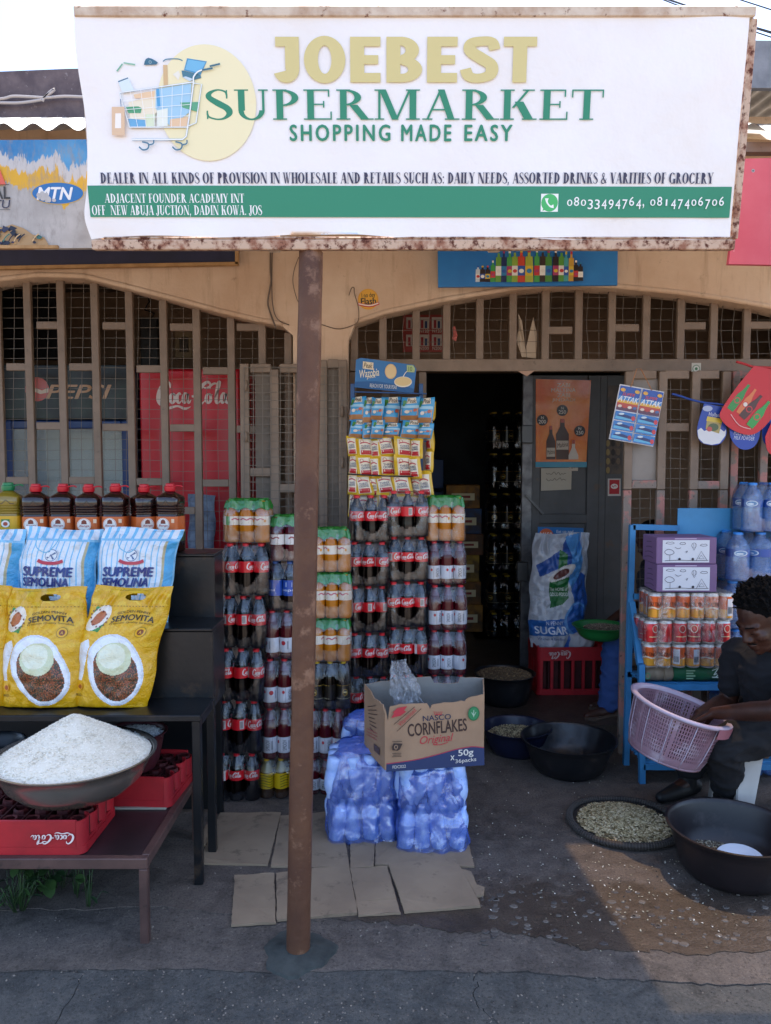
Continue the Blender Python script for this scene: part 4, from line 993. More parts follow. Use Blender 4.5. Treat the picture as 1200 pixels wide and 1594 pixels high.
# ------------------------------------------------------------------ small scattered pieces
def grains(mb, pts, size, cols, seed=1, flat=.5, long_=1.6):
    """little faceted grains, each lying at a point (x, y, z)"""
    r = random.Random(seed)
    for p in pts:
        a = r.uniform(0, 2 * PI); s = size * r.uniform(.7, 1.25); t = r.uniform(-.5, .5)
        X = Vector((math.cos(a) * math.cos(t), math.sin(a) * math.cos(t), math.sin(t))) * s * long_ / 2; Yv = Vector((-math.sin(a), math.cos(a), 0)) * s * .5; Z = Vector((0, 0, s * flat * .5))
        c = Vector(p); V = [c - X, c + Yv * .9, c + X, c - Yv * .9, c + Z, c - Z]
        mb.add(V, [(0, 3, 4), (3, 2, 4), (2, 1, 4), (1, 0, 4), (3, 0, 5), (2, 3, 5), (1, 2, 5), (0, 1, 5)], r.choice(cols))
    return mb
def disc_pts(n, r, cx, cy, zf, seed, power=.5):
    rr = random.Random(seed); out = []
    for _ in range(n):
        a = rr.uniform(0, 2 * PI); q = r * rr.random() ** power
        x, y = q * math.cos(a), q * math.sin(a); out.append((cx + x, cy + y, zf(q / r, a)))
    return out
M_GRAIN = mat('grain', 'attr', .7)

# ------------------------------------------------------------------ tiered black display stand
M_BLK = mat('black_sheet_steel', '#14171b', .33, c2='#1d1f22', ns=5, metal=.25, wear='#4a3828', ws=4, wlo=.56, whi=.70, bs=6, bst=.12, bd=.02, rough2=.6)  # brown wear patches also paint warm reflections into the steel
zs1 = at(303, 1114, 2.965).z; zs2 = at(336, 978, 3.2).z; zs3 = at(338, 862, 3.44).z
xR1, xR2, xR3, XL = -.722, -.725, -.768, -2.35
stand = thing('display_stand', 'stepped black metal display stand loaded with bags and oil bottles', 'stand', (-1.4, 3.3, 0))
def sp_(name, *a, m=None, bev=.003):
    b2 = MB(); b2.box(*a, bev=bev); return b2.build(name, m or M_BLK, stand, world=True)
sp_('shelf', XL, xR1, 2.965, 3.197, zs1 - .012, zs1); sp_('shelf', XL, xR2, 3.19, 3.437, zs2 - .012, zs2); sp_('shelf', XL, xR3, 3.43, 3.63, zs3 - .012, zs3)
sp_('riser', XL, xR2 - .001, 3.198, 3.206, zs1 - .01, zs2 - .013); sp_('riser', XL, xR3 - .001, 3.438, 3.446, zs2 - .01, zs3 - .013); sp_('front_lip', XL, xR1 - .001, 2.957, 2.964, zs1 - .022, zs1 + .003)
for (xq, y0, y1, z0, z1) in ((xR2, 3.21, 3.435, zs1 - .05, zs2 - .014), (xR3, 3.45, 3.625, zs1 - .05, zs3 - .014)): sp_('side_sheet', xq - .008, xq - .002, y0, y1, z0, z1)
for x, y, t in ((xR1 - .04, 2.967, zs1 - .013), (xR3 - .045, 3.59, zs3 - .02), (XL + .01, 2.967, zs1 - .013), (XL + .01, 3.59, zs3 - .02), (xR1 - .04, 3.21, zs1 - .02)): sp_('leg', x, x + .034, y, y + .034, 0, t)
sp_('shade_sheet', XL, xR3 - .012, 3.60, 3.606, .02, zs3 - .015); sp_('side_rail', xR1 - .034, xR1 - .006, 3.003, 3.205, zs1 - .05, zs1 - .014)  # dark sheet added to stand in for the shade under the shelves

# ------------------------------------------------------------------ low brown table
M_TAB = mat('brown_painted_steel', '#4a3632', .5, c2='#5c443e', ns=7, wear='#2d2422', ws=18, wlo=.58, whi=.66, bs=50, bst=.2)
TF = 2.60; TZ = at(222, 1338, TF).z; TXR = at(229, 1342, TF).x; TB = 3.36
tab = thing('low_table', 'low brown steel table carrying red crates at left', 'table', (-1.3, 2.95, 0))
def tp_(name, *a, m=None, bev=.003):
    b2 = MB(); b2.box(*a, bev=bev); return b2.build(name, m or M_TAB, tab, world=True)
tp_('top_sheet', XL, TXR - .012, TF + .012, TB - .012, TZ - .01, TZ - .002, m=mat('dark_top', '#33272a', .45, c2='#241e20', ns=5))
tp_('edge_rail', XL, TXR, TF, TF + .03, TZ - .036, TZ + .002); tp_('edge_rail', XL, TXR, TB - .03, TB, TZ - .036, TZ + .002); tp_('edge_rail', TXR - .03, TXR, TF + .031, TB - .031, TZ - .036, TZ + .0025)
for x, y in ((TXR - .031, TF), (TXR - .031, TB - .03), (XL, TF), (XL, TB - .03)): tp_('leg', x, x + .03, y, y + .03, -.01, TZ - .037)

# ------------------------------------------------------------------ red crates
M_CR = mat('red_crate_plastic', '#b3202a', .5, c2='#9c1c26', ns=6, wear='#8a3a34', ws=14, wlo=.62, whi=.7, bs=40, bst=.1)
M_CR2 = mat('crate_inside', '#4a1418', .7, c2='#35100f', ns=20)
def crate(name, label, loc, L, D, H, rz, m=M_CR, full=False, grp=None):
    t = thing(name, label, 'crate', loc, rz, grp)
    b2 = MB(); nr = 5; r = .03
    def ringp(o, z): # rounded rectangle outline
        out = []
        for cx, cy, a0 in ((L / 2 - r, -D / 2 + r, -90), (L / 2 - r, D / 2 - r, 0), (-L / 2 + r, D / 2 - r, 90), (-L / 2 + r, -D / 2 + r, 180)):
            for k in range(nr + 1):
                a = R(a0 + 90 * k / nr); out.append((cx + (r - o) * math.cos(a), cy + (r - o) * math.sin(a), z))
        return out
    def band(z0, z1, th=.006, o=0.0):
        A = [ringp(o, z0), ringp(o, z1), ringp(o + th, z1), ringp(o + th, z0)]; n = len(A[0])
        V = [p for q in A for p in q]
        b2.add(V, [(k * n + i, k * n + (i + 1) % n, ((k + 1) % 4) * n + (i + 1) % n, ((k + 1) % 4) * n + i) for k in range(4) for i in range(n)])
    band(0, .028 if not full else .03); 
    if full: band(H * .72, H); 
    band(.029, .04, .01, .004)
    b2.build('bottom_band', m, t)
    # long faces: flat panels
    for sgn in (-1, 1):
        b3 = MB(); yy = sgn * (D / 2 - .004)
        if full:
            n = 6
            for i in range(n + 1):
                x = -L / 2 + r + (L - 2 * r) * i / n; wd = .022
                b3.box(x - wd / 2, x + wd / 2, yy - .0035, yy + .0035, .03, H * .725, bev=.003)
        else: b3.box(-L / 2 + r * .9, L / 2 - r * .9, yy - .0045, yy + .0045, .026, H, bev=.003)
        b3.build('side_panel', m, t)
    # short faces: upright half-round columns with gaps
    for sgn in (-1, 1):
        n = 3
        for i in range(n + 1):
            y = -D / 2 + .04 + (D - .08) * i / n
            b3 = MB(); pts = []
            for k in range(9):
                a = R(-90 + 180 * k / 8); pts.append((math.cos(a) * .026, math.sin(a) * .042))
            for (pa, pb_) in zip(pts, pts[1:]):
                for (q0, q1) in (((pa, pb_)),):
                    pass
            V = []
            for z in (.02, H - .004 - .014 * (i % 2)):
                for s_ in (1.0, .84):
                    for (qx, qy) in pts: V.append((sgn * (L / 2 - .028 + qx * s_), y + qy * s_, z))
            n9 = 9; Fs = []
            for k in range(8): Fs += [(k, k + 1, 18 + k + 1, 18 + k), (9 + k + 1, 9 + k, 27 + k, 27 + k + 1), (18 + k, 18 + k + 1, 27 + k + 1, 27 + k)]
            b3.add(V, Fs); b3.build('end_column', m, t, smooth=True, auto=50)
    b3 = MB()
    for i in range(1, 6): x = -L / 2 + L * i / 6; b3.box(x - .003, x + .003, -D / 2 + .012, D / 2 - .012, .01, H * .86)
    for i in range(1, 4): y = -D / 2 + D * i / 4; b3.box(-L / 2 + .012, L / 2 - .012, y - .003, y + .003, .01, H * .84)
    b3.box(-L / 2 + .01, L / 2 - .01, -D / 2 + .01, D / 2 - .01, .004, .01)
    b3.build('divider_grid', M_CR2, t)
    if not full:                                   # moulded dark bottle cups standing in the crate
        b3 = MB(); rr = random.Random(int(L * 1e4))
        for i in range(6):
            for j in range(4):
                x = -L / 2 + L * (i + .5) / 6; y = -D / 2 + D * (j + .5) / 4
                b3.lathe([(.027, .012), (.029, H * .7), (.026, H * .93 + rr.uniform(-.01, .004)), (.019, H * .9)], 8, (x, y, 0), cap0=False, cap1=False)
        b3.build('cup_grid', mat('cup_plastic', '#5a1a1c', .6, c2='#3c1213', ns=25), t)
    return t
c1 = gp(120, 1336, TZ); HC = .125
cr1 = crate('bottle_crate', 'red crate with upside-down white script under the steel rice bowl', (at(60, 1300, 2.8).x, TF + .028 + .165, TZ + .002), .48, .33, HC, R(0))
P_C = Panel((0, -.165 - .0045, 0)); P_C.base = .0012; pr = Print(P_C); L0 = at(48, 1300, TF + .03).x - cr1.location.x; L1 = at(116, 1300, TF + .03).x - cr1.location.x
script_cola(pr, (L0, .042, L1, .088), '#e8dcd8', flip=True); pr.build('script_logo', PRINT, cr1)
cr2_ = crate('bottle_crate', 'red crate behind the rice bowl carrying the maroon basin', (-1.055, 3.16, TZ + .002), .42, .30, HC, R(-4))
# stiff board the rear crate stands on
b_ = MB(); b_.box(-1.25, -.875, 2.99, 3.005, TZ - .001, TZ + .004); tag(b_.build('paper_scrap', mat('scrap', '#a8a898', .9)), 'pale scrap of paper under the rear red crate', 'paper')

# ------------------------------------------------------------------ rice bowl and basins
M_STEEL = mat('steel_bowl', '#c4beb6', .25, metal=.85, c2='#aca69e', ns=3, bs=90, bst=.05)
def basin(name, label, cat, loc, r, h, rb, m, lip=.012, th=.004, n=40, rot=None, grp=None, belly=.55):
    bl = belly
    pr_ = [(rb * .96, 0), (rb, .006), (rb + (r - rb) * bl * .62, h * .2), (rb + (r - rb) * bl, h * .45), (rb + (r - rb) * (.5 + bl * .5), h * .72), (r - .004, h - lip), (r + .008, h - lip * .6), (r + .010, h - .002), (r + .004, h), (r - .002, h - .003), (r - th - .003, h - lip), (rb + (r - rb) * (.5 + bl * .5) - th, h * .72), (rb + (r - rb) * bl - th, h * .45), (rb - th, .010), (rb * .5, .007)]
    b2 = MB(); b2.lathe(pr_, n, cap0=True, cap1=True)
    o = b2.build(name, m, smooth=True, auto=70); o.location = loc
    if rot: o.rotation_euler = rot
    return tag(o, label, cat, grp)
RBX, RBY, RBZ = at(118, 1160, 2.85).x, 2.84, TZ + HC - .004
RH = .170; RR = .288
bowl = basin('steel_bowl', 'wide steel bowl heaped with white rice on the front red crate', 'bowl', (RBX, RBY, RBZ), RR, RH, .12, M_STEEL, n=56, belly=.74)
# rounder belly: reshape profile
b_ = MB(); apex = at(120, 1106, 2.85).z - (RBZ + RH)
def rz_(q, a):
    return RBZ + RH - .012 + apex * 1.06 * (1 - math.sqrt(q * q + .004)) + .002 * math.sin(5 * a) * q
def heap(u, v):
    a = 2 * PI * u; q = v; rr = (RR - .012) * q
    n = noise.noise(Vector((math.cos(a) * q * 6, math.sin(a) * q * 6, 3))) * .004
    return (RBX + rr * math.cos(a), RBY + rr * math.sin(a), rz_(q, a) + n)
b_.grid(heap, 60, 24, '#e4dcca')
grains(b_, disc_pts(6500, RR - .014, RBX, RBY, lambda q, a: rz_(q, a) + .0012, 4), .0062, ['#f0e8d8', '#e8e0ce', '#f4eee0', '#d8cfbc'], 4, flat=.6, long_=1.9)
tag(b_.build('rice_heap', M_GRAIN, smooth=False), 'pointed heap of white rice in the steel bowl', 'rice', kind='stuff')
BX, BY, BZ = at(207, 1135, 3.09).x, 3.10, TZ + HC + .002
basin('plastic_basin', 'maroon basin of white beans behind the rice bowl', 'basin', (BX, BY, BZ), .125, .155, .085, mat('maroon_plastic', '#4a2028', .4), n=36)
b_ = MB(); zf = lambda q, a: BZ + .137 + .018 * (1 - q * q)
b_.lathe([(.115, BZ + .132), (.095, BZ + .142), (.05, BZ + .151), (.001, BZ + .154)], 24, (BX, BY, 0), '#c9cbc8', cap0=False)
grains(b_, disc_pts(800, .114, BX, BY, zf, 5), .0105, ['#e4e6e4', '#d4d6d6', '#eceeec', '#c4c6c8'], 5, .8, 1.35)
tag(b_.build('bean_heap', M_GRAIN), 'white beans filling the maroon basin', 'beans', kind='stuff')
basin('plastic_basin', 'dark empty basin at the left edge beneath the yellow bags', 'basin', (at(-12, 1140, 3.14).x, 3.14, BZ - .0), .12, .095, .08, mat('dark_plastic', '#20262e', .35), n=36)
basin('steel_bowl', 'small steel bowl at the left edge beside the rice', 'bowl', (at(-12, 1165, 3.0).x, 2.98, BZ), .085, .06, .05, M_STEEL, n=30)

# ------------------------------------------------------------------ filled bags
def bag_fn(W, H, T, seed, top=.10, lean=0.0, crease=.004, bot=.55):
    def f(u, v, n, back=False):
        a = max(-1.0, min(1.0, u / (W / 2))); b = max(0.0, min(1.0, v / H))
        wv = 1 - .07 * math.exp(-((b - .95) / .10) ** 2) * 0 - .05 * math.exp(-(b / .06) ** 2) + .02 * math.sin(b * 5 + seed)
        prof = (bot + (1 - bot) * min(1, b / .25) ** .6) * (1.0 if b < 1 - top * 1.6 else max(.05, 1 - ((b - (1 - top * 1.6)) / (top * 1.6)) ** 1.4 * .95)) * (1 - .25 * b)
        d = T / 2 * (max(0.0, 1 - abs(a) ** 2.8) ** .75) * prof
        nz = noise.noise(Vector((u * 9 + seed * 7, v * 7, seed))) * crease * 1.6 + noise.noise(Vector((u * 30 + seed, v * 24, seed * 3))) * crease * .8
        nz += crease * 1.3 * math.sin(u * 60 + 9 * noise.noise(Vector((u * 8, v * 6, seed)))) * math.exp(-((b - (1 - top)) / .08) ** 2)
        x = u * wv + lean * b * b + .006 * math.sin(v * 26 + seed)
        y = (d - nz * .5) if back else -(d + nz + n)
        return Vector((x, y, v + .006 * math.sin(u * 17 + seed) * (b > .97)))
    return f
def inpoly(x, y, P):
    c = False; n = len(P)
    for k in range(n):
        (x0, y0), (x1, y1) = P[k], P[k - 1]
        if (y0 > y) != (y1 > y) and x < (x1 - x0) * (y - y0) / (y1 - y0) + x0: c = not c
    return c
def inell(x, y, cx, cy, rx, ry, rot=0.0):
    dx, dy = x - cx, y - cy; c, s_ = math.cos(-rot), math.sin(-rot)
    return ((dx * c - dy * s_) / rx) ** 2 + ((dx * s_ + dy * c) / ry) ** 2 <= 1
def bag_plastic(name, bs, bst):
    m, nt, b = newmat(name); a = N(nt, 'ShaderNodeVertexColor'); a.layer_name = 'Col'; nt.links.new(a.outputs[0], b.inputs['Base Color'])
    b.inputs['Roughness'].default_value = .34; b.inputs['Coat Weight'].default_value = .35; b.inputs['Coat Roughness'].default_value = .15
    h = math_(nt, 'ADD', noise_out(nt, bs, 5, .6, dist=1.5), math_(nt, 'MULTIPLY', noise_out(nt, bs * 3, 4, .6, dist=2.5), .4)); bump(nt, b, h, bst, .014); return m
M_BAGP = bag_plastic('printed_bag_plastic', 9, .95)
def bag(name, label, cat, loc, rot, W, H, T, seed, facecol, paint, hole=None, nu=126, nv=160, base=.0028, **kw):
    fn = bag_fn(W, H, T, seed, **kw)
    t = thing(name, label, cat, loc, rot=rot)
    b2 = MB(); keep = None
    if hole: keep = lambda a, b: ((a - hole[0]) / hole[2]) ** 2 + ((b - hole[1]) / hole[3]) ** 2 > 1
    b2.grid(lambda a, b: fn((a - .5) * W, b * H, 0), nu, nv, keep=keep)
    b2.c = [facecol(2 * ((i + .5) / nu) - 1, (j + .5) / nv) for j in range(nv) for i in range(nu) if keep is None or keep((i + .5) / nu, (j + .5) / nv)]
    bc = facecol(.99, .5)
    b2.grid(lambda a, b: fn((.5 - a) * W, b * H, 0, True), 24, 26, c=bc, keep=(lambda a, b: keep(1 - a, b)) if keep else None)
    b2.face([fn(W * (i / 20 - .5), 0, 0) for i in range(21)] + [fn(W * (.5 - i / 20), 0, 0, True) for i in range(21)], bc)
    b2.build('sack', M_BAGP, t, smooth=True)
    P = Panel((0, 0, 0), eps=.0002, base=base); P.bend = lambda u, v, n: fn(u, v, n)
    pr_ = Print(P); paint(pr_, W, H); pr_.build('printing', PRINT_G, t, smooth=False)
    return t
_fd = ['#7c3a20', '#8c4a28', '#3c4020', '#4a261a', '#a45a30', '#2f3a1e', '#5a3220', '#b0643a', '#3a2a1a', '#26281a', '#2c2a1c', '#34301e']
def semovita_col(u, v):
    if inell(u, v, .03, .405, .42, .135): return '#e4e6cc' if inell(u, v, -.02, .425, .32, .10) else '#cfd4ae'
    if inell(u, v, .09, .285, .56, .222, -.12):
        q = noise.cell(Vector((u * 13 + 2 * noise.noise(Vector((u * 9, v * 20, 1))), v * 36, 3))) * .5 + .5 * noise.noise(Vector((u * 14, v * 30, 5))); return _fd[int(abs(q) * 23.9) % 12]
    if inell(u, v, .06, .312, .71, .285, -.12): return '#e6ebf1' if inell(u, v, .06, .312, .66, .268, -.12) else '#d2dae4'
    if inpoly(u, v, ((-.97, .22), (-.80, .22), (-.62, .50), (-.70, .56), (-.92, .52))): return '#dfe4ea'
    if inell(u, v, -.64, .735, .30, .092, .2): return '#b4653a' if inell(u, v, -.64, .735, .17, .052, .2) else '#e9e2d6'
    if inpoly(u, v, ((-.78, .83), (-.36, .82), (-.42, .72), (-.52, .62), (-.90, .63), (-.86, .72))): return '#2f8a44'
    a = math.atan2(v - .5, (u + .2) * .35)
    if v > .5 and v < .83 and int(a * 9) % 2 == 0: return '#dfb224'
    if v > .845 and v < .97 and noise.noise(Vector((u * 4, v * 20, 2))) > .12: return '#e3b92e'
    return '#d9a60e'
def paint_semovita(pr, W, H):
    w2 = W / 2; f = lambda u0, v0, u1, v1: (u0 * w2, v0 * H, u1 * w2, v1 * H)
    for i in range(24): pr.fix = 1; pr.rect(*f(-.92 + i * .077, .838, -.92 + i * .077 + .035, .842), '#5c4408')
    for i in range(14):
        a = 2 * PI * i / 14; pr.disc(-.64 * w2 + .235 * w2 * math.cos(a + .3), .735 * H + .072 * H * math.sin(a), .0035, .0045, '#6a2a26', 5)
    pr.fix = None
    pr.text('GOLDEN PENNY', f(-.18, .768, .62, .788), '#3a3012', bold=.03, arch=.010)
    pr.text('SEMOVITA', f(-.28, .700, .74, .748), '#231f12', bold=.08, arch=.012, shear=.05)
    pr.text('Premium Quality Semolina', f(-.30, .675, .76, .695), '#4a3d10', arch=.010)
    pr.disc(.52 * w2, .625 * H, .021, .021, '#5c4a10', 22, 2); pr.k += 1; pr.disc(.52 * w2, .625 * H, .0195, .0195, '#dba80f', 22, 2); pr.k += 1; pr.disc(.52 * w2, .625 * H, .012, .012, '#7a3a18', 16, 2); pr.k += 1; pr.text('A', (.52 * w2 - .005, .625 * H - .006, .52 * w2 + .005, .625 * H + .006), '#e0b040', bold=.05)
    pr.disc(-.80 * w2, .165 * H, .013, .015, '#e0a020', 14); pr.disc(-.80 * w2, .165 * H, .009, .010, '#9c4a1c', 14); pr.text('10KG', f(-.92, .09, -.72, .11), '#3a3012', bold=.04)
def semolina_col(u, v):
    if v > .885: return '#7cc2e8' if (u * 4.4 + 40) % 1 < .38 else '#dfe6ee'
    if v > .86: return '#8cc6e6'
    if u > .76: return '#4aa6d8' if u < .97 else '#8cc6e6'
    if u > .70: return '#b8b08c'
    if u < -.94: return '#6cb6e0'
    if inell(u, v, -.12, .195, .36, .14) and v > .145: return '#c8e0ee'
    if inpoly(u, v, ((-.60, .085), (.34, .085), (.34, .148), (-.60, .148))): return '#c02c40'
    if inpoly(u, v, ((-.74, .165), (-.5, .165), (-.5, .10), (-.74, .10), (-.66, .13))) or inpoly(u, v, ((.48, .165), (.24, .165), (.24, .10), (.48, .10), (.40, .13))): return '#a8243a'
    return '#84c2e4' if (u * 7 + 70) % 1 < .24 else '#e0e7ee'
def paint_semolina(pr, W, H):
    w2 = W / 2; f = lambda u0, v0, u1, v1: (u0 * w2, v0 * H, u1 * w2, v1 * H)
    pr.disc(-.05 * w2, .70 * H, .030, .032, '#dfe6ec', 22, 3); pr.k += 2; pr.disc(-.05 * w2, .71 * H, .026, .026, '#4a6a94', 18, 3); pr.k += 1; pr.disc(-.05 * w2, .71 * H, .023, .023, '#dfe6ec', 18, 3); pr.k += 1
    for a in (.6, 2.2, 3.8, 5.3): pr.stroke([(-.05 * w2, .71 * H), (-.05 * w2 + .02 * math.cos(a), .71 * H + .02 * math.sin(a))], [.003, .008], '#3f5f90')
    pr.stroke([(-.36 * w2, .655 * H), (-.2 * w2, .63 * H), (.1 * w2, .63 * H), (.27 * w2, .655 * H)], .014, '#b8303c', 4)
    pr.text('SUPREME', f(-.78, .49, .52, .585), '#1d2f78', bold=.09, shear=.12); pr.text('SEMOLINA', f(-.80, .385, .42, .472), '#1d2f78', bold=.09, shear=.12)
    pr.text('10', f(-.46, .185, -.24, .25), '#22336e', bold=.06); pr.text('KG', f(-.22, .185, -.02, .23), '#22336e', bold=.06); pr.rect(*f(0.03, .22, .16, .23), '#4a5a8c'); pr.rect(*f(0.03, .195, .2, .205), '#4a5a8c')
    pr.text('100% WHEAT', f(-.40, .10, .14, .13), '#f0dada', bold=.02)
SW, SH = .335, .41
for i, (px, lab, rz) in enumerate(((208, 'blue and white striped flour bag, right one of the two whole ones', R(3)), (87, 'blue and white striped flour bag, left one of the two whole ones', R(1)), (-33, 'blue and white striped flour bag cut by the left edge', R(-2)))):
    p = at(px, 900, 3.31); bag('flour_bag', lab, 'bag', (p.x - .018, 3.315, zs2 + .001), (R(-7), R(1 + i), rz), SW, SH, .13, 3 + i, semolina_col, paint_semolina, top=.12, lean=.045 if i == 0 else .02, crease=.0075)
    # cord handle loop at the top
YW, YH = .318, .485
for i, (px, lab, rz, ln) in enumerate(((169, 'yellow flour bag with a printed plate of food, right one', R(2), .075), (58, 'yellow flour bag with a printed plate of food, left one', R(-1), .015), (-58, 'yellow flour bag cut by the left edge of the picture', R(1), .0))):
    p = at(px, 1000, 3.06); bag('flour_bag', lab, 'bag', (p.x, 3.085, zs1 + .001), (R(-8), R(1.5 if i == 0 else 0), rz), YW, YH, .14, 11 + i, semovita_col, paint_semovita, hole=(.58, .915, .13, .030), top=.11, lean=ln, crease=.0085).scale = ((1, 1, 1), (1.03, 1.15, .99), (1, 1, 1))[i]
for i, px in enumerate((213, 87)):
    p = at(px, 826, 3.30); b_ = MB()
    b_.tube(cat_rom([p + Vector((-.06, -.035, -.012)), p + Vector((-.055, -.07, -.06)), p + Vector((-.01, -.08, -.085)), p + Vector((.03, -.075, -.05)), p + Vector((.035, -.035, -.012))], 6), .0022, 6)
    tag(b_.build('cord_handle', mat('blue_cord', '#7cc0e0', .6), smooth=True), ('looped cord on the right striped flour bag', 'looped cord on the left striped flour bag')[i], 'cord')

# ------------------------------------------------------------------ oil bottles on the top step
sq = lambda p_: (lambda a, z: 1 / (abs(math.cos(a)) ** p_ + abs(math.sin(a)) ** p_) ** (1 / p_))
M_PALM = mat('palm_oil', '#1d0a08', .12, c2='#2c0d0a', ns=4, coat=.6); M_YOIL = mat('clear_oil', '#8a7420', .12, coat=.6, c2='#7c6a1c', ns=3)
M_REDCAP = mat('red_cap', '#c01c2c', .35); M_GRNCAP = mat('green_cap', '#1f7a4c', .35)
def oil_bottle(m, capm, band, foot, lab_c, logo, name='oil_bottle'):
    t = thing(name, 'x', 'bottle')
    b2 = MB(); prof = [(.048, 0), (.0525, .006), (.0525, .168), (.050, .172), (.050, .176)]
    for k in range(3): prof += [(.0535, .180 + k * .012), (.0535, .184 + k * .012), (.0505, .187 + k * .012)]
    prof += [(.0535, .218), (.0535, .250), (.048, .258), (.030, .272), (.0185, .280), (.0175, .290)]
    b2.lathe(prof, 28, wob=lambda a, z: sq(5)(a, z) if z < .262 else 1.0); b2.build('body', m, t, smooth=True, auto=40)
    b2 = MB(); b2.lathe([(.0535, .050), (.0535, .166)], 28, wob=sq(5), c=band, cap0=False, cap1=False); b2.lathe([(.0538, .050), (.0538, .092)], 28, wob=sq(5), c=foot, cap0=False, cap1=False)
    lb = b2.build('label_band', PRINT_G, t, smooth=True)
    P = Panel((0, -.0541, .048), base=.0008, eps=.00015); pr_ = Print(P); logo(pr_); pr_.build('print_logo', PRINT_G, lb)
    b2 = MB(); b2.lathe([(.023, .280), (.0255, .284), (.0255, .302), (.021, .306), (.0205, .314), (.017, .317)], 20); cp = b2.build('cap', capm, t, smooth=True, auto=40)
    b2 = MB(); b2.tube(cat_rom([(.018, -.006, .300), (.034, -.004, .305), (.048, 0, .306), (.058, .004, .300)], 4), .0035, 6); b2.build('cap_tab', capm, cp, smooth=True)
    pr_ = Print(Panel((0, -.0536, 0), base=.0006)); pr_.stroke([(-.03, .222), (-.012, .222), (.004, .240), (.020, .222), (.034, .222)], .003, '#0c0d12'); pr_.build('painted_ridge_line', PRINT_G, t)  # flat dark zigzag painted in place of a moulded ridge
    return t
def logo_b(pr):
    pr.disc(-.008, .082, .030, .030, '#e9e4de', 26); pr.disc(-.008, .082, .0275, .0275, '#b8342c', 26); pr.disc(-.008, .082, .0265, .0265, '#ece8e2', 26)
    pr.poly([(-.02, .085), (.004, .085), (.002, .100), (-.008, .106), (-.018, .100)], '#7a3026'); pr.text('Banga', (-.028, .070, .014, .082), '#b02c3a', bold=.04, shear=.2); pr.rect(.032, .09, .046, .108, '#e8c8a8'); pr.rect(.034, .03, .044, .042, '#d8d0b8'); pr.disc(-.008, .052, .009, .008, '#b8343c', 12)
def logo_p(pr):
    pr.poly([(-.016, .104), (.016, .104), (.016, .07), (-.016, .07)], '#2f7a3c'); pr.disc(0, .083, .016, .016, '#e9e4de', 18); pr.disc(0, .083, .009, .009, '#a8402c', 14); pr.text('Golden Penny', (-.048, .046, .048, .060), '#2f6a34', bold=.03); pr.text('Pure Soya Oil', (-.045, .02, .045, .036), '#e8f0d8', bold=.02)
ob = oil_bottle(M_PALM, M_REDCAP, '#c9632c', '#2c4a34', '', logo_b)
pos = [(57, R(6)), (98, R(4)), (140, R(5)), (181, R(-2)), (224, R(38)), (266, R(-12))]
nth = ['beside the yellow oil bottle', 'second from the yellow oil bottle', 'third from the yellow oil bottle', 'fourth from the yellow oil bottle', 'fifth from the yellow oil bottle', 'at the right end of the row']
for i, (px, rz) in enumerate(pos):
    o = ob if i == 0 else dup(ob)
    o.location = (at(px, 800, 3.53).x, 3.53 + .01 * math.sin(i * 2), zs3 + .0008); o.rotation_euler = (0, 0, rz); o.scale = (1.02, 1.02, .98 + .012 * math.sin(i * 3))
    tag(o, 'dark palm oil bottle with red cap, ' + nth[i], 'bottle', 'palm oil bottles on the top step')
oy = oil_bottle(M_YOIL, M_GRNCAP, '#d8a820', '#3c8a3c', '', logo_p); oy.location = (at(14, 800, 3.53).x, 3.53, zs3 + .0008); oy.rotation_euler = (0, 0, R(10)); oy.scale = (1.12, 1.05, 1.0)
tag(oy, 'pale yellow cooking oil bottle with green cap at the left end', 'bottle')

# ------------------------------------------------------------------ fridges behind the left grille
M_FRED = mat('fridge_red', '#d01c2c', .35, c2='#c01a28', ns=2)
fx0, fx1 = at(216, 700, 4.86).x, at(376, 700, 4.86).x; fz = at(300, 573, 4.86).z
cf = thing('drinks_fridge', 'tall red drinks fridge with white script behind the left grille', 'fridge', ((fx0 + fx1) / 2, 5.15, VF))
b_ = MB(); b_.box(fx0, fx1, 4.90, 5.45, VF, fz, bev=.012); b_.build('cabinet', M_FRED, cf, world=True)
b_ = MB(); b_.box(fx0 + .01, fx1 - .01, 4.865, 4.897, VF + .12, fz - .01, bev=.01); b_.build('door', M_FRED, cf, world=True)
b_ = MB(); b_.box(fx0 + .02, fx1 - .02, 4.87, 4.897, VF + .01, VF + .115, bev=.004); b_.build('kick_panel', mat('fridge_dark', '#1c1a1c', .5), cf, world=True)
P_F = Panel((0, 4.864, 0)); P_F.base = .002; pr = Print(P_F); script_cola(pr, P_F.box(246, 593, 362, 641), '#dcc8c0'); pr.build('script_logo', PRINT_G, cf, world=True)
M_FBL = mat('fridge_blue', '#1c3f7a', .35, c2='#193668', ns=2); gx0, gx1 = at(8, 700, 4.9).x, at(203, 700, 4.9).x; gz = at(100, 568, 4.9).z
pf = thing('drinks_fridge', 'blue drinks fridge with dark header and glass door behind the left grille', 'fridge', ((gx0 + gx1) / 2, 5.2, VF))
def fp(name, *a, m=None, bev=.006): b2 = MB(); b2.box(*a, bev=bev); return b2.build(name, m or M_FBL, pf, world=True)
zh = at(100, 655, 4.9).z
fp('back_panel', gx0, gx1, 5.44, 5.47, VF, gz); fp('side_wall', gx0, gx0 + .03, 4.92, 5.437, VF, gz); fp('side_wall', gx1 - .03, gx1, 4.92, 5.437, VF, gz); fp('header', gx0, gx1, 4.885, 4.917, zh + .01, gz, m=mat('header_dark', '#14181e', .4, c2='#24342c', ns=5)); fp('roof_panel', gx0 + .032, gx1 - .032, 4.92, 5.437, gz - .04, gz)
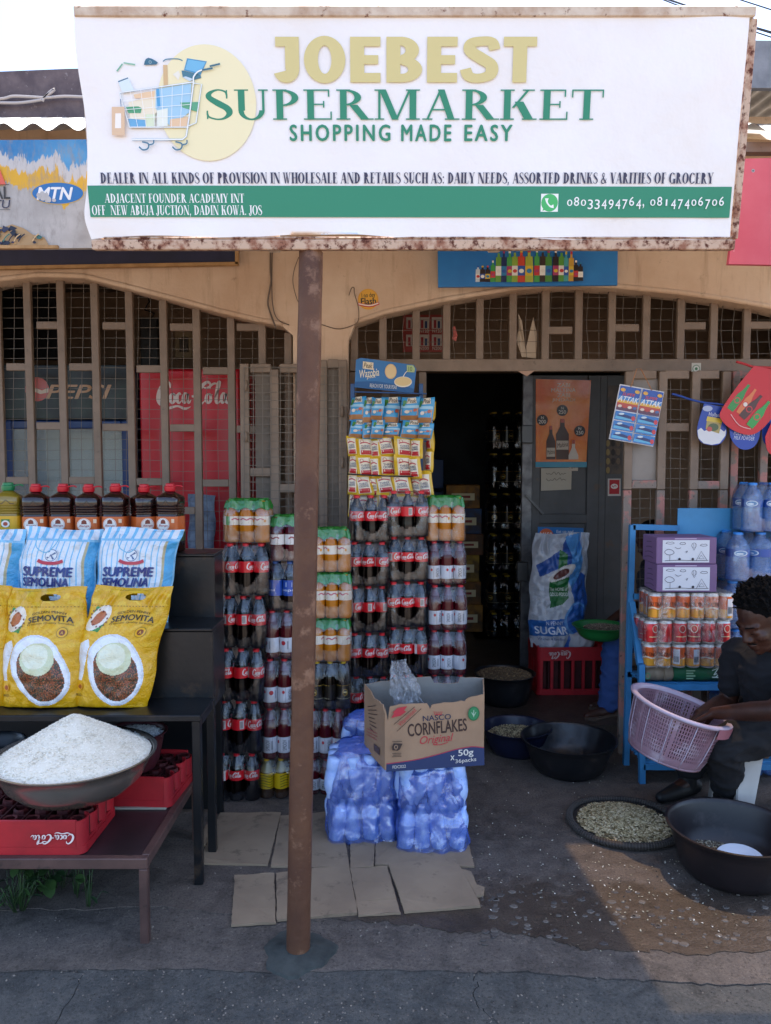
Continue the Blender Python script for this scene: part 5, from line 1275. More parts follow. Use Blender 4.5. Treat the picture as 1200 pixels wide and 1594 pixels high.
dr = fp('door_frame', gx0, gx0 + .05, 4.885, 4.917, VF + .1, zh); fp('door_frame', gx1 - .05, gx1, 4.885, 4.917, VF + .1, zh); fp('door_frame', gx0 + .051, gx1 - .051, 4.886, 4.916, zh - .05, zh); fp('door_frame', gx0 + .051, gx1 - .051, 4.886, 4.916, VF + .1, VF + .16)
for i in range(4): fp('shelf', gx0 + .034, gx1 - .034, 4.95, 5.435, VF + .3 + i * .32, VF + .306 + i * .32, m=mat('wire_white', '#c8cccc', .5), bev=.001)
b_ = MB(); b_.box(gx0 + .032, gx1 - .032, 5.42, 5.438, VF + .16, zh); b_.build('lining', mat('fridge_lining', '#b4c4b8', .5), pf, world=True)
m, nt, bq = newmat('fridge_glass'); bq.inputs['Base Color'].default_value = (.75, .85, .85, 1); bq.inputs['Roughness'].default_value = .05; bq.inputs['Alpha'].default_value = .22
b_ = MB(); b_.box(gx0 + .051, gx1 - .051, 4.90, 4.905, VF + .161, zh - .051); b_.build('glass', m, pf, world=True)
P_P = Panel((0, 4.884, 0)); P_P.base = .002; pr = Print(P_P); pr.text('PEPSI', P_P.box(72, 599, 173, 621), '#b0804c', bold=.03, shear=.3); q = P_P.px(58, 606)
pr.disc(q[0], q[1], .075, .075, '#b84a3c', 26); pr.poly([(q[0] - .07, q[1] - .012), (q[0] - .02, q[1] + .012), (q[0] + .03, q[1] - .008), (q[0] + .072, q[1] + .01), (q[0] + .07, q[1] - .02), (q[0] + .02, q[1] - .03), (q[0] - .03, q[1] - .01), (q[0] - .066, q[1] - .036)], '#c8b49c'); pr.build('printing', PRINT_G, pf, world=True)
# a few things stored in the fridge
r2 = random.Random(6)
for i in range(10):
    b_ = MB(); x = gx0 + .1 + (i % 5) * .15; z = VF + .308 + (2 + i // 5) * .32
    hh = r2.uniform(.14, .26); b_.lathe([(.035, 0), (.037, .01), (.037, hh * .6), (.015, hh * .85), (.015, hh)], 10, (x, 5.1 + r2.uniform(-.05, .05), z))
    tag(b_.build('fridge_bottle', mat('fb%d' % (i % 3), ['#9fb4a8', '#c8c4b0', '#7c9c9c'][i % 3], .3), smooth=True), 'pale bottle in the blue fridge, %s on the %s shelf' % (['first from left', 'second from left', 'in the middle', 'second from right', 'first from right'][i % 5], ['lower', 'upper'][i // 5]), 'bottle', 'bottles in the blue fridge')
# electric meter box and folded sacks seen through the grille
mb_ = thing('meter_box', 'dark meter box with hanging wires on the wall behind the left grille', 'meter', at(232, 560, INW - .05))
b_ = MB(); a, c = at(218, 495, INW - .06), at(247, 570, INW - .06); b_.box(a.x, c.x, INW - .07, INW - .002, c.z, a.z, bev=.006); b_.build('case', mat('meter_dark', '#1e2022', .5), mb_, world=True)
b_ = MB(); b_.tube([at(x, y, INW - .03) for x, y in ((228, 450), (232, 470), (225, 482), (240, 488), (236, 496))], .006, 6); b_.build('wire', mat('black_wire', '#141414', .5), mb_, world=True, smooth=True)
sb = thing('switch_box', 'pale switch box on the wall behind the left grille', 'switch box', at(284, 560, INW - .04))
b_ = MB(); a, c = at(272, 515, INW - .05), at(300, 558, INW - .05); b_.box(a.x, c.x, INW - .06, INW - .002, c.z, a.z, bev=.006); b_.build('case', mat('switch_cream', '#8c7a5c', .6), sb, world=True)
b_ = MB(); a, c = at(279, 525, INW - .07), at(293, 548, INW - .07); b_.box(a.x, c.x, INW - .072, INW - .061, c.z, a.z, bev=.003); b_.build('switch_plate', mat('switch_dark', '#4a4034', .6), sb, world=True)
for i, px in enumerate((303, 322)):
    b_ = MB(); fn = bag_fn(.09, .36, .05, 40 + i, bot=.8); b_.grid(lambda a, b: fn((a - .5) * .09, b * .36, 0), 12, 16); b_.grid(lambda a, b: fn((.5 - a) * .09, b * .36, 0, True), 12, 16)
    o = b_.build('paper_bag', mat('folded_bag', '#8fa0b4', .6, c2='#5c6c84', ns=14), smooth=True); o.location = (at(px, 800, 4.78).x, 4.78, at(px, 860, 4.78).z); o.rotation_euler = (R(-6), 0, 0)
    tag(o, ('folded grey bag leaning before the red fridge, left of the pair', 'folded grey bag leaning before the red fridge, right of the pair')[i], 'bag')
b_ = MB(); b_.box(at(290, 0, 4.78).x, at(345, 0, 4.78).x, 4.72, 4.84, VF, at(300, 862, 4.78).z, bev=.004); tag(b_.build('storage_carton', mat('dim_carton', '#6a5644', .8)), 'brown carton under the folded grey bags behind the grille', 'box')

# ------------------------------------------------------------------ weeds under the table
rw = random.Random(12); M_LEAF = mat('weed_leaf', '#2f4a26', .5, c2='#3f5c2c', ns=20); M_LEAF2 = mat('weed_leaf_dark', '#243c24', .5, c2='#31502c', ns=20)
for i, (px, py, n, rad, round_) in enumerate(((12, 1408, 26, .13, False), (40, 1395, 14, .1, True), (62, 1388, 16, .10, True), (90, 1385, 14, .1, True), (118, 1392, 12, .09, True), (30, 1415, 18, .08, False), (138, 1412, 8, .05, False))):
    g0 = gp(px, py); pl = thing('weed', ('broad-leaved weed', 'narrow-leaved weed')[0 if round_ else 1] + ' under the low table, ' + ['first', 'second', 'third', 'fourth', 'fifth', 'sixth', 'seventh'][i] + ' clump from a row starting at the left edge', 'plant', (g0.x, g0.y, -.004))
    for j in range(n):
        a = rw.uniform(0, 2 * PI); q = rad * rw.random() ** .6; h = rw.uniform(.04, .17); s = rw.uniform(.022, .045) if round_ else rw.uniform(.02, .04)
        b2 = MB(); c = Vector((q * math.cos(a), q * math.sin(a), h)); d = Vector((math.cos(a), math.sin(a), rw.uniform(-.5, .3))).normalized(); sd_ = d.cross(Vector((0, 0, 1))).normalized() * (s * (.55 if round_ else .18)); upv = sd_.cross(d).normalized()
        prof = [(0, .15), (.2, .75), (.5, 1), (.8, .7), (1, .08)]
        V = [];
        for tt, ww in prof:
            mid = c + d * (s * 1.25 * tt) + upv * (-.25 * s * tt * tt); V += [mid - sd_ * ww + upv * .12 * s * ww, mid, mid + sd_ * ww + upv * .12 * s * ww]
        Fs = []
        for k in range(4): Fs += [(3 * k, 3 * k + 1, 3 * k + 4, 3 * k + 3), (3 * k + 1, 3 * k + 2, 3 * k + 5, 3 * k + 4)]
        b2.add(V, Fs); b2.tube([(c.x * .3, c.y * .3, 0), (c.x * .7, c.y * .7, h * .6), c], .0016, 4); b2.build('leaf', M_LEAF if rw.random() < .5 else M_LEAF2, pl, smooth=True)
# ------------------------------------------------------------------ shrink-wrapped bottle packs
M_FILM = film_mat('shrink_film', '#9fb0cc', .03, .13, rough=.14, ns=9, sc3=(1.6, 1.6, .5), bst=.6, gloss=.86, fres=.6)
M_FILM_A = film_mat('shrink_film_heavy', '#d2d4d2', .05, .24, rough=.14, ns=9, sc3=(1.6, 1.6, .5), bst=.55, gloss=.6, fres=.5)
M_FILM_G = film_mat('shrink_film_green', '#1c7a2a', .93, 1.0, rough=.22, ns=14, bst=.9, gloss=.12, fres=.1)
M_BOT = mat('bottle_drink', 'attr', .14, spec=.4)
M_CAPS = mat('bottle_cap', 'attr', .4)
def cyl_panel(r):
    P = Panel((0, 0, 0), base=.0006, eps=.00012); P.bend = lambda u, v, n: Vector(((r + n) * math.sin(u / r), -(r + n) * math.cos(u / r), v)); return P
KINDS = {
    'cola': dict(h=.25, r=.0345, liq='#080303', top='#20262e', cap='#d8202e', lab='#d81c28', l0=.45, l1=.66, fill=.80),
    'orange': dict(h=.225, r=.0335, liq='#b06a10', top='#b87c20', cap='#1f7a2c', lab='#dcd4c4', l0=.40, l1=.60, fill=.93),
    'berry': dict(h=.225, r=.0335, liq='#4c0a18', top='#5c1420', cap='#1f7a2c', lab='#d8d4d0', l0=.36, l1=.58, fill=.93),
    'pepsi': dict(h=.25, r=.0345, liq='#120707', top='#343c4c', cap='#28529c', lab='#2450a8', l0=.30, l1=.62, fill=.80),
    'smoov': dict(h=.235, r=.0325, liq='#4a0c16', top='#6a4a54', cap='#c02430', lab='#c8ccd4', l0=.13, l1=.44, fill=.74),
    'malt': dict(h=.235, r=.0325, liq='#0c0806', top='#24262e', cap='#c8a428', lab='#16130f', l0=.20, l1=.52, fill=.85),
    'pineapple': dict(h=.235, r=.0325, liq='#3a2410', top='#8c8660', cap='#d0a820', lab='#c8a818', l0=.26, l1=.66, fill=.66),
}
def label_art(kind, pr, d, v):
    h, r = d['h'], d['r']; a, b = d['l0'] * h, d['l1'] * h; c = (a + b) / 2; w = r * 1.5
    if kind == 'cola':
        if v == 0: script_cola(pr, (-w * .8, a + .008, w * .8, b - .006), '#e8d8d4')
        elif v == 1: pr.rect(-w * .3, a + .006, w * .1, b - .006, '#dccfca', 2, 1); [pr.rect(-w * .27 + i * .0024, a + .01, -w * .27 + i * .0024 + .001, b - .01, '#3a3434') for i in range(6)]; script_cola(pr, (w * .3, a + .008, w * 1.7, b - .006), '#e8d8d4')
        else: script_cola(pr, (-w * .2, a + .008, w * 1.3, b - .006), '#e8d8d4'); pr.rect(-w * .9, a, -w * .6, b, '#e0d4d0', 1, 1)
    elif kind in ('orange', 'berry'):
        pr.stroke([(-w * .6, c + .004), (-w * .3, c + .012), (0, c + .004), (w * .3, c + .012), (w * .6, c + .006)], .006, '#b85a6c' if kind == 'orange' else '#8c2438', 3); pr.rect(-w * .5, a + .005, w * .4, a + .008, '#6a8a5c'); pr.rect(-w * .4, a + .011, w * .2, a + .013, '#8a8a80')
        pr.rect(-w * 1.1, a, -w * .75, b, '#4a9a4c', 1, 1) if v == 1 else pr.disc(w * .7, c, .006, .008, '#d08a2c', 10)
    elif kind == 'pepsi':
        if v == 0:
            pr.disc(0, c, .021, .024, '#e4e4e8', 22); pr.disc(0, c + .008, .018, .013, '#c0283a', 18); pr.disc(0, c - .010, .018, .011, '#2c5cb0', 18)
        else: pr.text('pepsi', (-w * .75, c - .02, w * .75, c - .004), '#dce4f0', bold=.02); pr.rect(-w * .2, c + .006, w * .4, c + .03, '#b8c8e0'); pr.rect(-w * .9, c - .026, w * .9, c - .024, '#8caee0', 4, 1)
    elif kind == 'smoov':
        pr.text('SMOOV', (-.024, c - .009, .024, c + .009), '#3c424c', bold=.03, rot=PI / 2) if v != 2 else pr.disc(0, c + .01, .010, .011, '#b8303c', 12)
        pr.rect(w * .35, c - .02, w * .5, c + .02, '#8a8f98', 1, 1); pr.disc(-w * .65, c + .014, .006, .008, '#b8303c', 10)
    elif kind == 'malt':
        pr.disc(0, c, .014, .017, '#b08c34', 18); pr.disc(0, c, .011, .013, '#1a1510', 16); pr.rect(-.009, c - .003, .009, c + .004, '#d8c890', 2, 1); pr.rect(-w, b - .006, w, b - .003, '#b08c34', 5, 1); pr.rect(-w, a + .004, w, a + .006, '#c8c0a0', 5, 1)
    else:
        for i in range(5): pr.stroke([(-w * .8, a + .012 + i * .016), (-w * .3, a + .020 + i * .016), (w * .3, a + .008 + i * .016), (w * .8, a + .018 + i * .016)], .004, '#5c6a1c' if i % 2 else '#2c3420', 3)
def bottle_meshes(kind):
    d = KINDS[kind]; h, r = d['h'], d['r']; out = []
    P = [(.86, 0), (.98, .012), (1.0, .05), (1.0, .30), (.93, .40), (.97, .50), (1.0, .58), (.97, .66), (.80, .76), (.50, .86), (.36, .91), (.36, .93), (.42, .94), (.42, .955)] if kind == 'cola' else \
        [(.86, 0), (.98, .012)] + [(1.0 - .05 * (k % 2), .04 + k * .028) for k in range(16)] + [(1.0, .50), (1.0, .66), (.93, .72), (.70, .82), (.42, .90), (.36, .92), (.44, .94), (.44, .955)] if kind == 'water' else \
        [(.86, 0), (.98, .012), (1.0, .05), (1.0, .60), (.95, .68), (.74, .78), (.48, .87), (.38, .91), (.38, .93), (.44, .94), (.44, .955)]
    b2 = MB(); n = 14
    b2.lathe([(q * r, z * h) for q, z in P], n)
    zc = [sum(b2.v[i][2] for i in f) / len(f) for f in b2.f]
    b2.c = [d['liq'] if z < d['fill'] * h else d['top'] for z in zc]
    body = b2.build('bottle', M_WATB if kind == 'water' else M_BOT, smooth=True, origin=False)
    lr = r * 1.012
    labs = []
    for v in range(3):
        b2 = MB(); b2.lathe([(lr, d['l0'] * h), (lr, d['l1'] * h)], 18, c=d['lab'], cap0=False, cap1=False)
        pr_ = Print(cyl_panel(lr)); label_art(kind, pr_, d, v); b2.add(pr_.v, pr_.f); b2.c = b2.c[:len(b2.c) - len(pr_.f)] + pr_.c
        labs.append(b2.build('label', PRINT_G, smooth=True, origin=False))
    b2 = MB(); b2.lathe([(.40 * r, .938 * h), (.43 * r, .942 * h), (.43 * r, .992 * h), (.36 * r, h)], 12, c=d['cap']); cap = b2.build('cap', M_CAPS, smooth=True, auto=40, origin=False)
    res = (body.data, [l.data for l in labs], cap.data)
    for o in [body, cap] + labs: bpy.data.objects.remove(o)
    return res
def film_mesh(W, D, h, seed, hole=True, green=False, nb=3):
    """wrap around nb x 2 bottles, open in an oval at front and back"""
    b2 = MB(); nu, nv = 88, 22; r = .028; per = 2 * (W - 2 * r) + 2 * (D - 2 * r) + 2 * PI * r
    def outline(s):
        s = (s % 1) * per; segs = [('l', (-W / 2 + r, -D / 2), (1, 0), W - 2 * r), ('a', (W / 2 - r, -D / 2 + r), -90, PI * r / 2), ('l', (W / 2, -D / 2 + r), (0, 1), D - 2 * r), ('a', (W / 2 - r, D / 2 - r), 0, PI * r / 2), ('l', (W / 2 - r, D / 2), (-1, 0), W - 2 * r), ('a', (-W / 2 + r, D / 2 - r), 90, PI * r / 2), ('l', (-W / 2, D / 2 - r), (0, -1), D - 2 * r), ('a', (-W / 2 + r, -D / 2 + r), 180, PI * r / 2)]
        for k, p, q, ln in segs:
            if s <= ln:
                if k == 'l':
                    x, y = p[0] + q[0] * s, p[1] + q[1] * s; return x, y, (q[1], -q[0])
                a = R(q + 90 * s / ln); return p[0] + r * math.cos(a), p[1] + r * math.sin(a), (math.cos(a), math.sin(a))
            s -= ln
        return -W / 2 + r, -D / 2, (0, -1)
    def fn(u, v):
        x, y, nrm = outline(u); z = h * (.004 + .96 * v)
        sc = 1.0 if v < .62 else 1 - .34 * ((v - .62) / .38) ** 1.5
        if v < .04: sc = .96
        q = 2 * PI * nb * (x / W + .5)
        ins = .004 * (.5 + .5 * math.cos(q)) * (1 if abs(nrm[1]) > .5 else 0) * (1 + 2.2 * max(0, v - .5))
        nz = noise.noise(Vector((x * 26 + seed, y * 26, z * 13))) * .0035 + noise.noise(Vector((x * 70 + seed, y * 70, z * 40))) * .0018
        d = nz - ins + .0015
        return (x * (1 - (1 - sc) * .42) + nrm[0] * d, y * sc + nrm[1] * d, z)
    def keep(u, v):
        if not hole: return True
        x, y, nrm = outline(u)
        if abs(nrm[1]) < .9: return True
        wz = 1 + .12 * noise.noise(Vector((x * 30, v * 6, seed)))
        return (x / (W * .30 * wz)) ** 2 + ((v - (.46 if not green else .52)) / (.27 * wz)) ** 2 > 1
    b2.grid(fn, nu, nv, keep=keep)
    # top sheet, domed over the caps
    def top(u, v):
        x0, y0 = (u - .5) * W * .86, (v - .5) * D * .66
        zz = h * .965 + h * .045 * (max(0, 1 - (2 * u - 1) ** 4) * max(0, 1 - (2 * v - 1) ** 4)) * (.75 + .25 * abs(math.cos(PI * nb * u)))
        return (x0, y0, zz + noise.noise(Vector((x0 * 40, y0 * 40, seed))) * .003)
    b2.grid(top, 20, 12, m=1)
    if green:                                        # printed green collar hanging over the shoulders
        def col_(u, v):
            x, y, z = fn(u, .80 + .20 * v); k_ = 1.03
            drop = h * .03 * math.sin(u * 60 + seed) * (1 - v)
            return (x * k_, y * k_, z + drop)
        b2.grid(col_, 88, 4, m=1)
    o = b2.build('shrink_wrap', [M_FILM_A if green else M_FILM, M_FILM_G if green else M_FILM], smooth=True); me = o.data; bpy.data.objects.remove(o); return me
_BM, _FM = {}, {}
M_WATB = film_mat('water_bottle_shell', '#5c9cec', .30, .72, rough=.1, ns=20, sc3=(1, 1, 2.5), bst=.8, gloss=.35, fres=.6)
rb_ = random.Random(21)
def pack(kind, label, x, yf, z, w, hgt, rz, group):
    d = KINDS[kind]; green = kind in ('orange', 'berry')
    if kind not in _BM: _BM[kind] = bottle_meshes(kind)
    body, labs, cap = _BM[kind]; W, D = 6 * d['r'] + .003, 4 * d['r'] + .003
    fk = (kind, rb_.randrange(2))
    if fk not in _FM: _FM[fk] = film_mesh(W, D, d['h'], fk[1] * 7 + len(_FM) * 3.1, True, green)
    s = w / W; sz = hgt / (d['h'] * 1.012)
    t = thing('bottle_pack', label, 'bottle pack', (x, yf + D * s / 2, z), rz, group); t.scale = (s, s, sz)
    for j in range(2):
        for i in range(3):
            o = bpy.data.objects.new('bottle', body); col.objects.link(o); o.parent = t
            o.location = ((i - 1) * 2 * d['r'], (j - .5) * 2 * d['r'], 0); o.rotation_euler = (0, 0, rb_.choice([rb_.uniform(-.6, .6), rb_.uniform(-1.6, 1.6)]))
            for nm, me in (('label', labs[rb_.randrange(3)]), ('cap', cap)):
                q = bpy.data.objects.new(nm, me); col.objects.link(q); q.parent = o
    f = bpy.data.objects.new('shrink_wrap', _FM[fk]); col.objects.link(f); f.parent = t
    return t
KN = {'cola': 'cola pack with red labels', 'orange': 'amber juice pack with green top', 'berry': 'dark red juice pack with green top', 'pepsi': 'cola pack with blue labels', 'smoov': 'red drink pack with white labels', 'malt': 'black malt pack with yellow caps', 'pineapple': 'yellow-labelled drink pack'}
ROWN = ['lowest', 'second from bottom', 'third from bottom', 'third from top', 'second from top', 'topmost']
COLS = [
    ('in the leftmost bottle column', 3.72, [1257, 1175, 1092, 1010, 928, 845, 775], [367, 371, 374, 378, 380, 382, 387], 71, ['cola'] * 5 + ['orange']),
    ('in the column left of the pole', 3.76, [1257, 1182, 1102, 1025, 950, 873, 800], [437, 440, 443, 445, 449, 452], 66, ['pineapple', 'smoov', 'smoov', 'smoov', 'pepsi', 'berry']),
    ('in the column right of the pole', 3.80, [1250, 1182, 1104, 1030, 962, 890, 820], [486, 506, 512, 515, 516, 515], 61, ['smoov', 'smoov', 'malt', 'orange', 'orange', 'orange']),
    ('in the left cola column', 4.13, [1206, 1128, 1053, 985, 912, 843, 770], [573, 575, 574, 574, 573, 575], 63, ['cola'] * 6),
    ('in the tallest cola column', 4.13, [1206, 1125, 1050, 976, 905, 835, 763], [636, 635, 636, 634, 635, 636], 63, ['cola'] * 6),
    ('in the rightmost bottle column', 4.13, [1206, 1125, 1050, 980, 910, 842, 770], [695, 696, 696, 697, 695, 696], 59, ['smoov'] * 5 + ['orange'])]
for ci, (cn, Y, ys, xs, wpx, ks) in enumerate(COLS):
    z0 = 0.001
    for k, kd in enumerate(ks):
        z1 = at(xs[k], ys[k + 1], Y).z; px = xs[k]
        pack(kd, '%s, %s %s' % (KN[kd], ROWN[k], cn), at(px, (ys[k] + ys[k + 1]) / 2, Y).x + rb_.uniform(-.006, .006), Y + rb_.uniform(-.016, .012), z0, 1.045 * wpx * Y / F, z1 - z0 - .003, rb_.uniform(-.10, .10), 'wrapped bottle packs stacked in front of the shop')
        z0 = z1 - .001

# ------------------------------------------------------------------ sachet rack
M_RKB = mat('rack_blue', '#1d4f86', .45, wear='#3c3a3a', ws=24, wlo=.66, whi=.72)
RK = 4.40
rack = thing('sachet_rack', 'blue display rack with a printed header behind the cola packs', 'rack', (at(605, 1100, RK).x, RK, 0))
for px in (549, 655):
    b_ = MB(); x = at(px, 700, RK).x; b_.box(x - .012, x + .012, RK, RK + .024, 0, at(px, 597, RK).z, bev=.002); b_.build('upright', M_RKB, rack, world=True)
    b_ = MB(); b_.box(x - .012, x + .012, RK - .2, RK - .003, .0, .02); b_.build('foot', M_RKB, rack, world=True)
for py in (610, 622, 684, 742, 806):
    b_ = MB(); a, c = at(552, py, RK - .02), at(664, py + 3, RK - .02); b_.tube([a, c], .004, 6); b_.build('hanging_rod', M_RKB, rack, world=True)
b_ = MB(); b_.tube([at(541, 738, RK - .09), at(600, 741, RK - .11), at(652, 742, RK - .09)], .004, 6); b_.build('front_wire', mat('black_strap', '#1c2028', .5), rack, world=True, smooth=True)
HP = [(552, 603), (644, 612), (648, 574), (644, 568), (562, 557), (554, 560)]
P_H = Panel((0, RK - .012, 0)); P_H.base = .001
b_ = MB(); b_.extrude([(at(x, y, RK - .012).x, at(x, y, RK - .012).z) for x, y in HP], lambda u, v, q: (u, q, v), RK - .002, RK - .012); hd = b_.build('header', mat('header_blue', '#1c6cae', .4, c2='#2277b8', ns=3), rack, world=True)
pr = Print(P_H); H6 = lambda x, y: P_H.px(535 + x / 6.013, 555 + y / 6.013); HB = lambda x0, y0, x1, y1: (*H6(x0, y1), *H6(x1, y0))
pr.poly([H6(100, 288), H6(655, 340), H6(658, 300), H6(500, 262), H6(300, 230), H6(103, 236)], '#175a96')
pr.poly([H6(180, 45), H6(278, 58), H6(275, 125), H6(178, 112)], '#e8dcc0'); pr.text('Peak', HB(188, 60, 268, 108), '#3a2c1c', bold=.02, rot=-.08, shear=.2)
pr.text('Wazobia', HB(150, 118, 330, 190), '#e8e4d4', bold=.02, rot=.12, shear=.3); pr.text('pack', HB(215, 170, 300, 212), '#e8e4d4', bold=.02, rot=.12, shear=.3)
q = H6(440, 140); pr.disc(q[0], q[1], .033, .042, '#d8b884', 26); pr.disc(q[0], q[1], .029, .038, '#e2c898', 26); q = H6(555, 238); pr.disc(q[0], q[1], .050, .030, '#e6ded0', 26); pr.disc(q[0], q[1] + .002, .046, .025, '#dcc490', 26)
pr.stroke([H6(555, 190), H6(580, 150), H6(600, 135)], .004, '#e8e8e0', 3); pr.poly([H6(590, 80), H6(650, 84), H6(668, 115), H6(660, 150), H6(592, 145)], '#a8c08c'); pr.text('10', HB(606, 96, 640, 138), '#5c7a4c', bold=.03)
pr.text('REACH FOR YOUR PEAK', HB(245, 262, 500, 298), '#d4dce4', bold=.02, rot=-.07); pr.build('printing', PRINT, hd, world=False) if False else None
o = pr.build('printing', PRINT, rack, world=True)
def sachet_mesh(kind):
    W, H, T = .10, .12, .026
    fn = bag_fn(W, H, T, 5 if kind == 'blue' else 8, top=.06, crease=.0022, bot=.25)
    b2 = MB(); base = '#3f9ed4' if kind == 'blue' else '#dcb428'
    b2.grid(lambda a, b: fn((a - .5) * W, b * H, 0), 12, 12, c=base); b2.grid(lambda a, b: fn((.5 - a) * W, b * H, 0, True), 8, 8, c=base)
    o = b2.build('sachet', PRINT_G, smooth=True, origin=False)
    P = Panel((0, 0, 0), base=.0012, eps=.0003); P.bend = lambda u, v, n: fn(u, v, n); pr_ = Print(P)
    if kind == 'blue':
        pr_.rect(-.047, .004, .047, .026, '#a8764a', 6, 2); pr_.poly([(-.045, .03), (.045, .026), (.045, .062), (0, .05), (-.045, .058)], '#c9a084'); pr_.rect(-.047, .062, .047, .075, '#9ccbe4', 6, 1)
        pr_.poly([(-.018, .082), (.034, .086), (.030, .112), (-.014, .110)], '#e6dcc8'); pr_.text('Peak', (-.014, .087, .032, .107), '#3c2c20', bold=.02, shear=.25); pr_.disc(-.028, .090, .011, .010, '#4a8c3c', 10); pr_.disc(-.032, .078, .008, .008, '#3c7a34', 8); pr_.disc(.030, .052, .010, .008, '#b85a44', 8); pr_.disc(-.01, .044, .014, .008, '#e2d4c4', 10)
    else:
        pr_.rect(-.036, .012, .036, .108, '#e6dcc4', 5, 6); pr_.rect(-.030, .014, .030, .040, '#b8262c', 4, 2); pr_.text('THREE', (-.026, .060, .026, .072), '#33406c', bold=.03, rot=.08); pr_.text('CROWNS', (-.028, .046, .028, .058), '#33406c', bold=.03, rot=.08)
        pr_.stroke([(-.03, .080), (0, .088), (.03, .080)], .006, '#b8303c', 3); pr_.disc(-.018, .094, .011, .009, '#b8443c', 10); pr_.disc(-.018, .094, .008, .0065, '#e6d8bc', 10)
    p2 = pr_.build('printing', PRINT_G, origin=False); r_ = (o.data, p2.data); bpy.data.objects.remove(o); bpy.data.objects.remove(p2); return r_
SM = {k: sachet_mesh(k) for k in ('blue', 'yellow')}
rs_ = random.Random(4); ORD = ['first', 'second', 'third', 'fourth', 'fifth', 'sixth', 'seventh']
def strip(kind, px0, px1, rows, label, grp, Y, rz):
    t = thing('sachet_strip', label, 'sachets', at((px0 + px1) / 2, rows[-1], Y), rz, grp); xc = t.location
    for (y0, y1) in zip(rows, rows[1:]):
        a, c = at(px0, y0, Y), at(px1, y1, Y)
        o = bpy.data.objects.new('sachet', SM[kind][0]); col.objects.link(o); o.parent = t
        o.location = (0, rs_.uniform(-.006, .006), c.z - xc.z); o.scale = ((c.x - a.x) / .10 * 1.12, 1.9, (a.z - c.z) / .12 * 1.10); o.rotation_euler = (R(rs_.uniform(-12, 6)), R(rs_.uniform(-5, 5)), R(rs_.uniform(-16, 16)))
        p2 = bpy.data.objects.new('printing', SM[kind][1]); col.objects.link(p2); p2.parent = o
for i, (a, c) in enumerate(((545, 567), (565, 580), (578, 596), (594, 621), (625, 651), (651, 673))):
    strip('blue', a, c, [619 + (i % 3), 655 + (i % 2) * 5, 683], 'blue milk sachet strip on the top row, %s from the left' % ORD[i], 'blue milk sachet strips', RK - .04 - .018 * (i % 3), R((-12, 10, -6, 4, -5, -20)[i]))
for j, (ra, nm) in enumerate((([682, 710, 741], 'middle row'), ([740, 770, 805], 'bottom row'))):
    for i, (a, c) in enumerate(((542, 558), (557, 581), (578, 592), (588, 615), (614, 641), (639, 657))):
        strip('yellow', a - j, c - j, [y + (i % 3) * 2 for y in ra], 'yellow milk sachet strip in the %s, %s from the left' % (nm, ORD[i]), 'yellow milk sachet strips', RK - .045 - .018 * ((i + j) % 3), R((-14, 6, -10, 3, 5, -22)[i]))
strip('yellow', 664, 676, [628, 655, 703], 'yellow sachet strip hanging end-on at the top right of the rack', 'sachet strips on the rack side', RK - .01, R(-60)); strip('yellow', 662, 673, [703, 735], 'single sachet hanging below the end-on strip at the rack side', 'sachet strips on the rack side', RK - .01, R(-40))
strip('yellow', 652, 673, [738, 775], 'reddish sachet sticking out right of the bottom row', 'sachet strips on the rack side', RK - .06, R(-30))

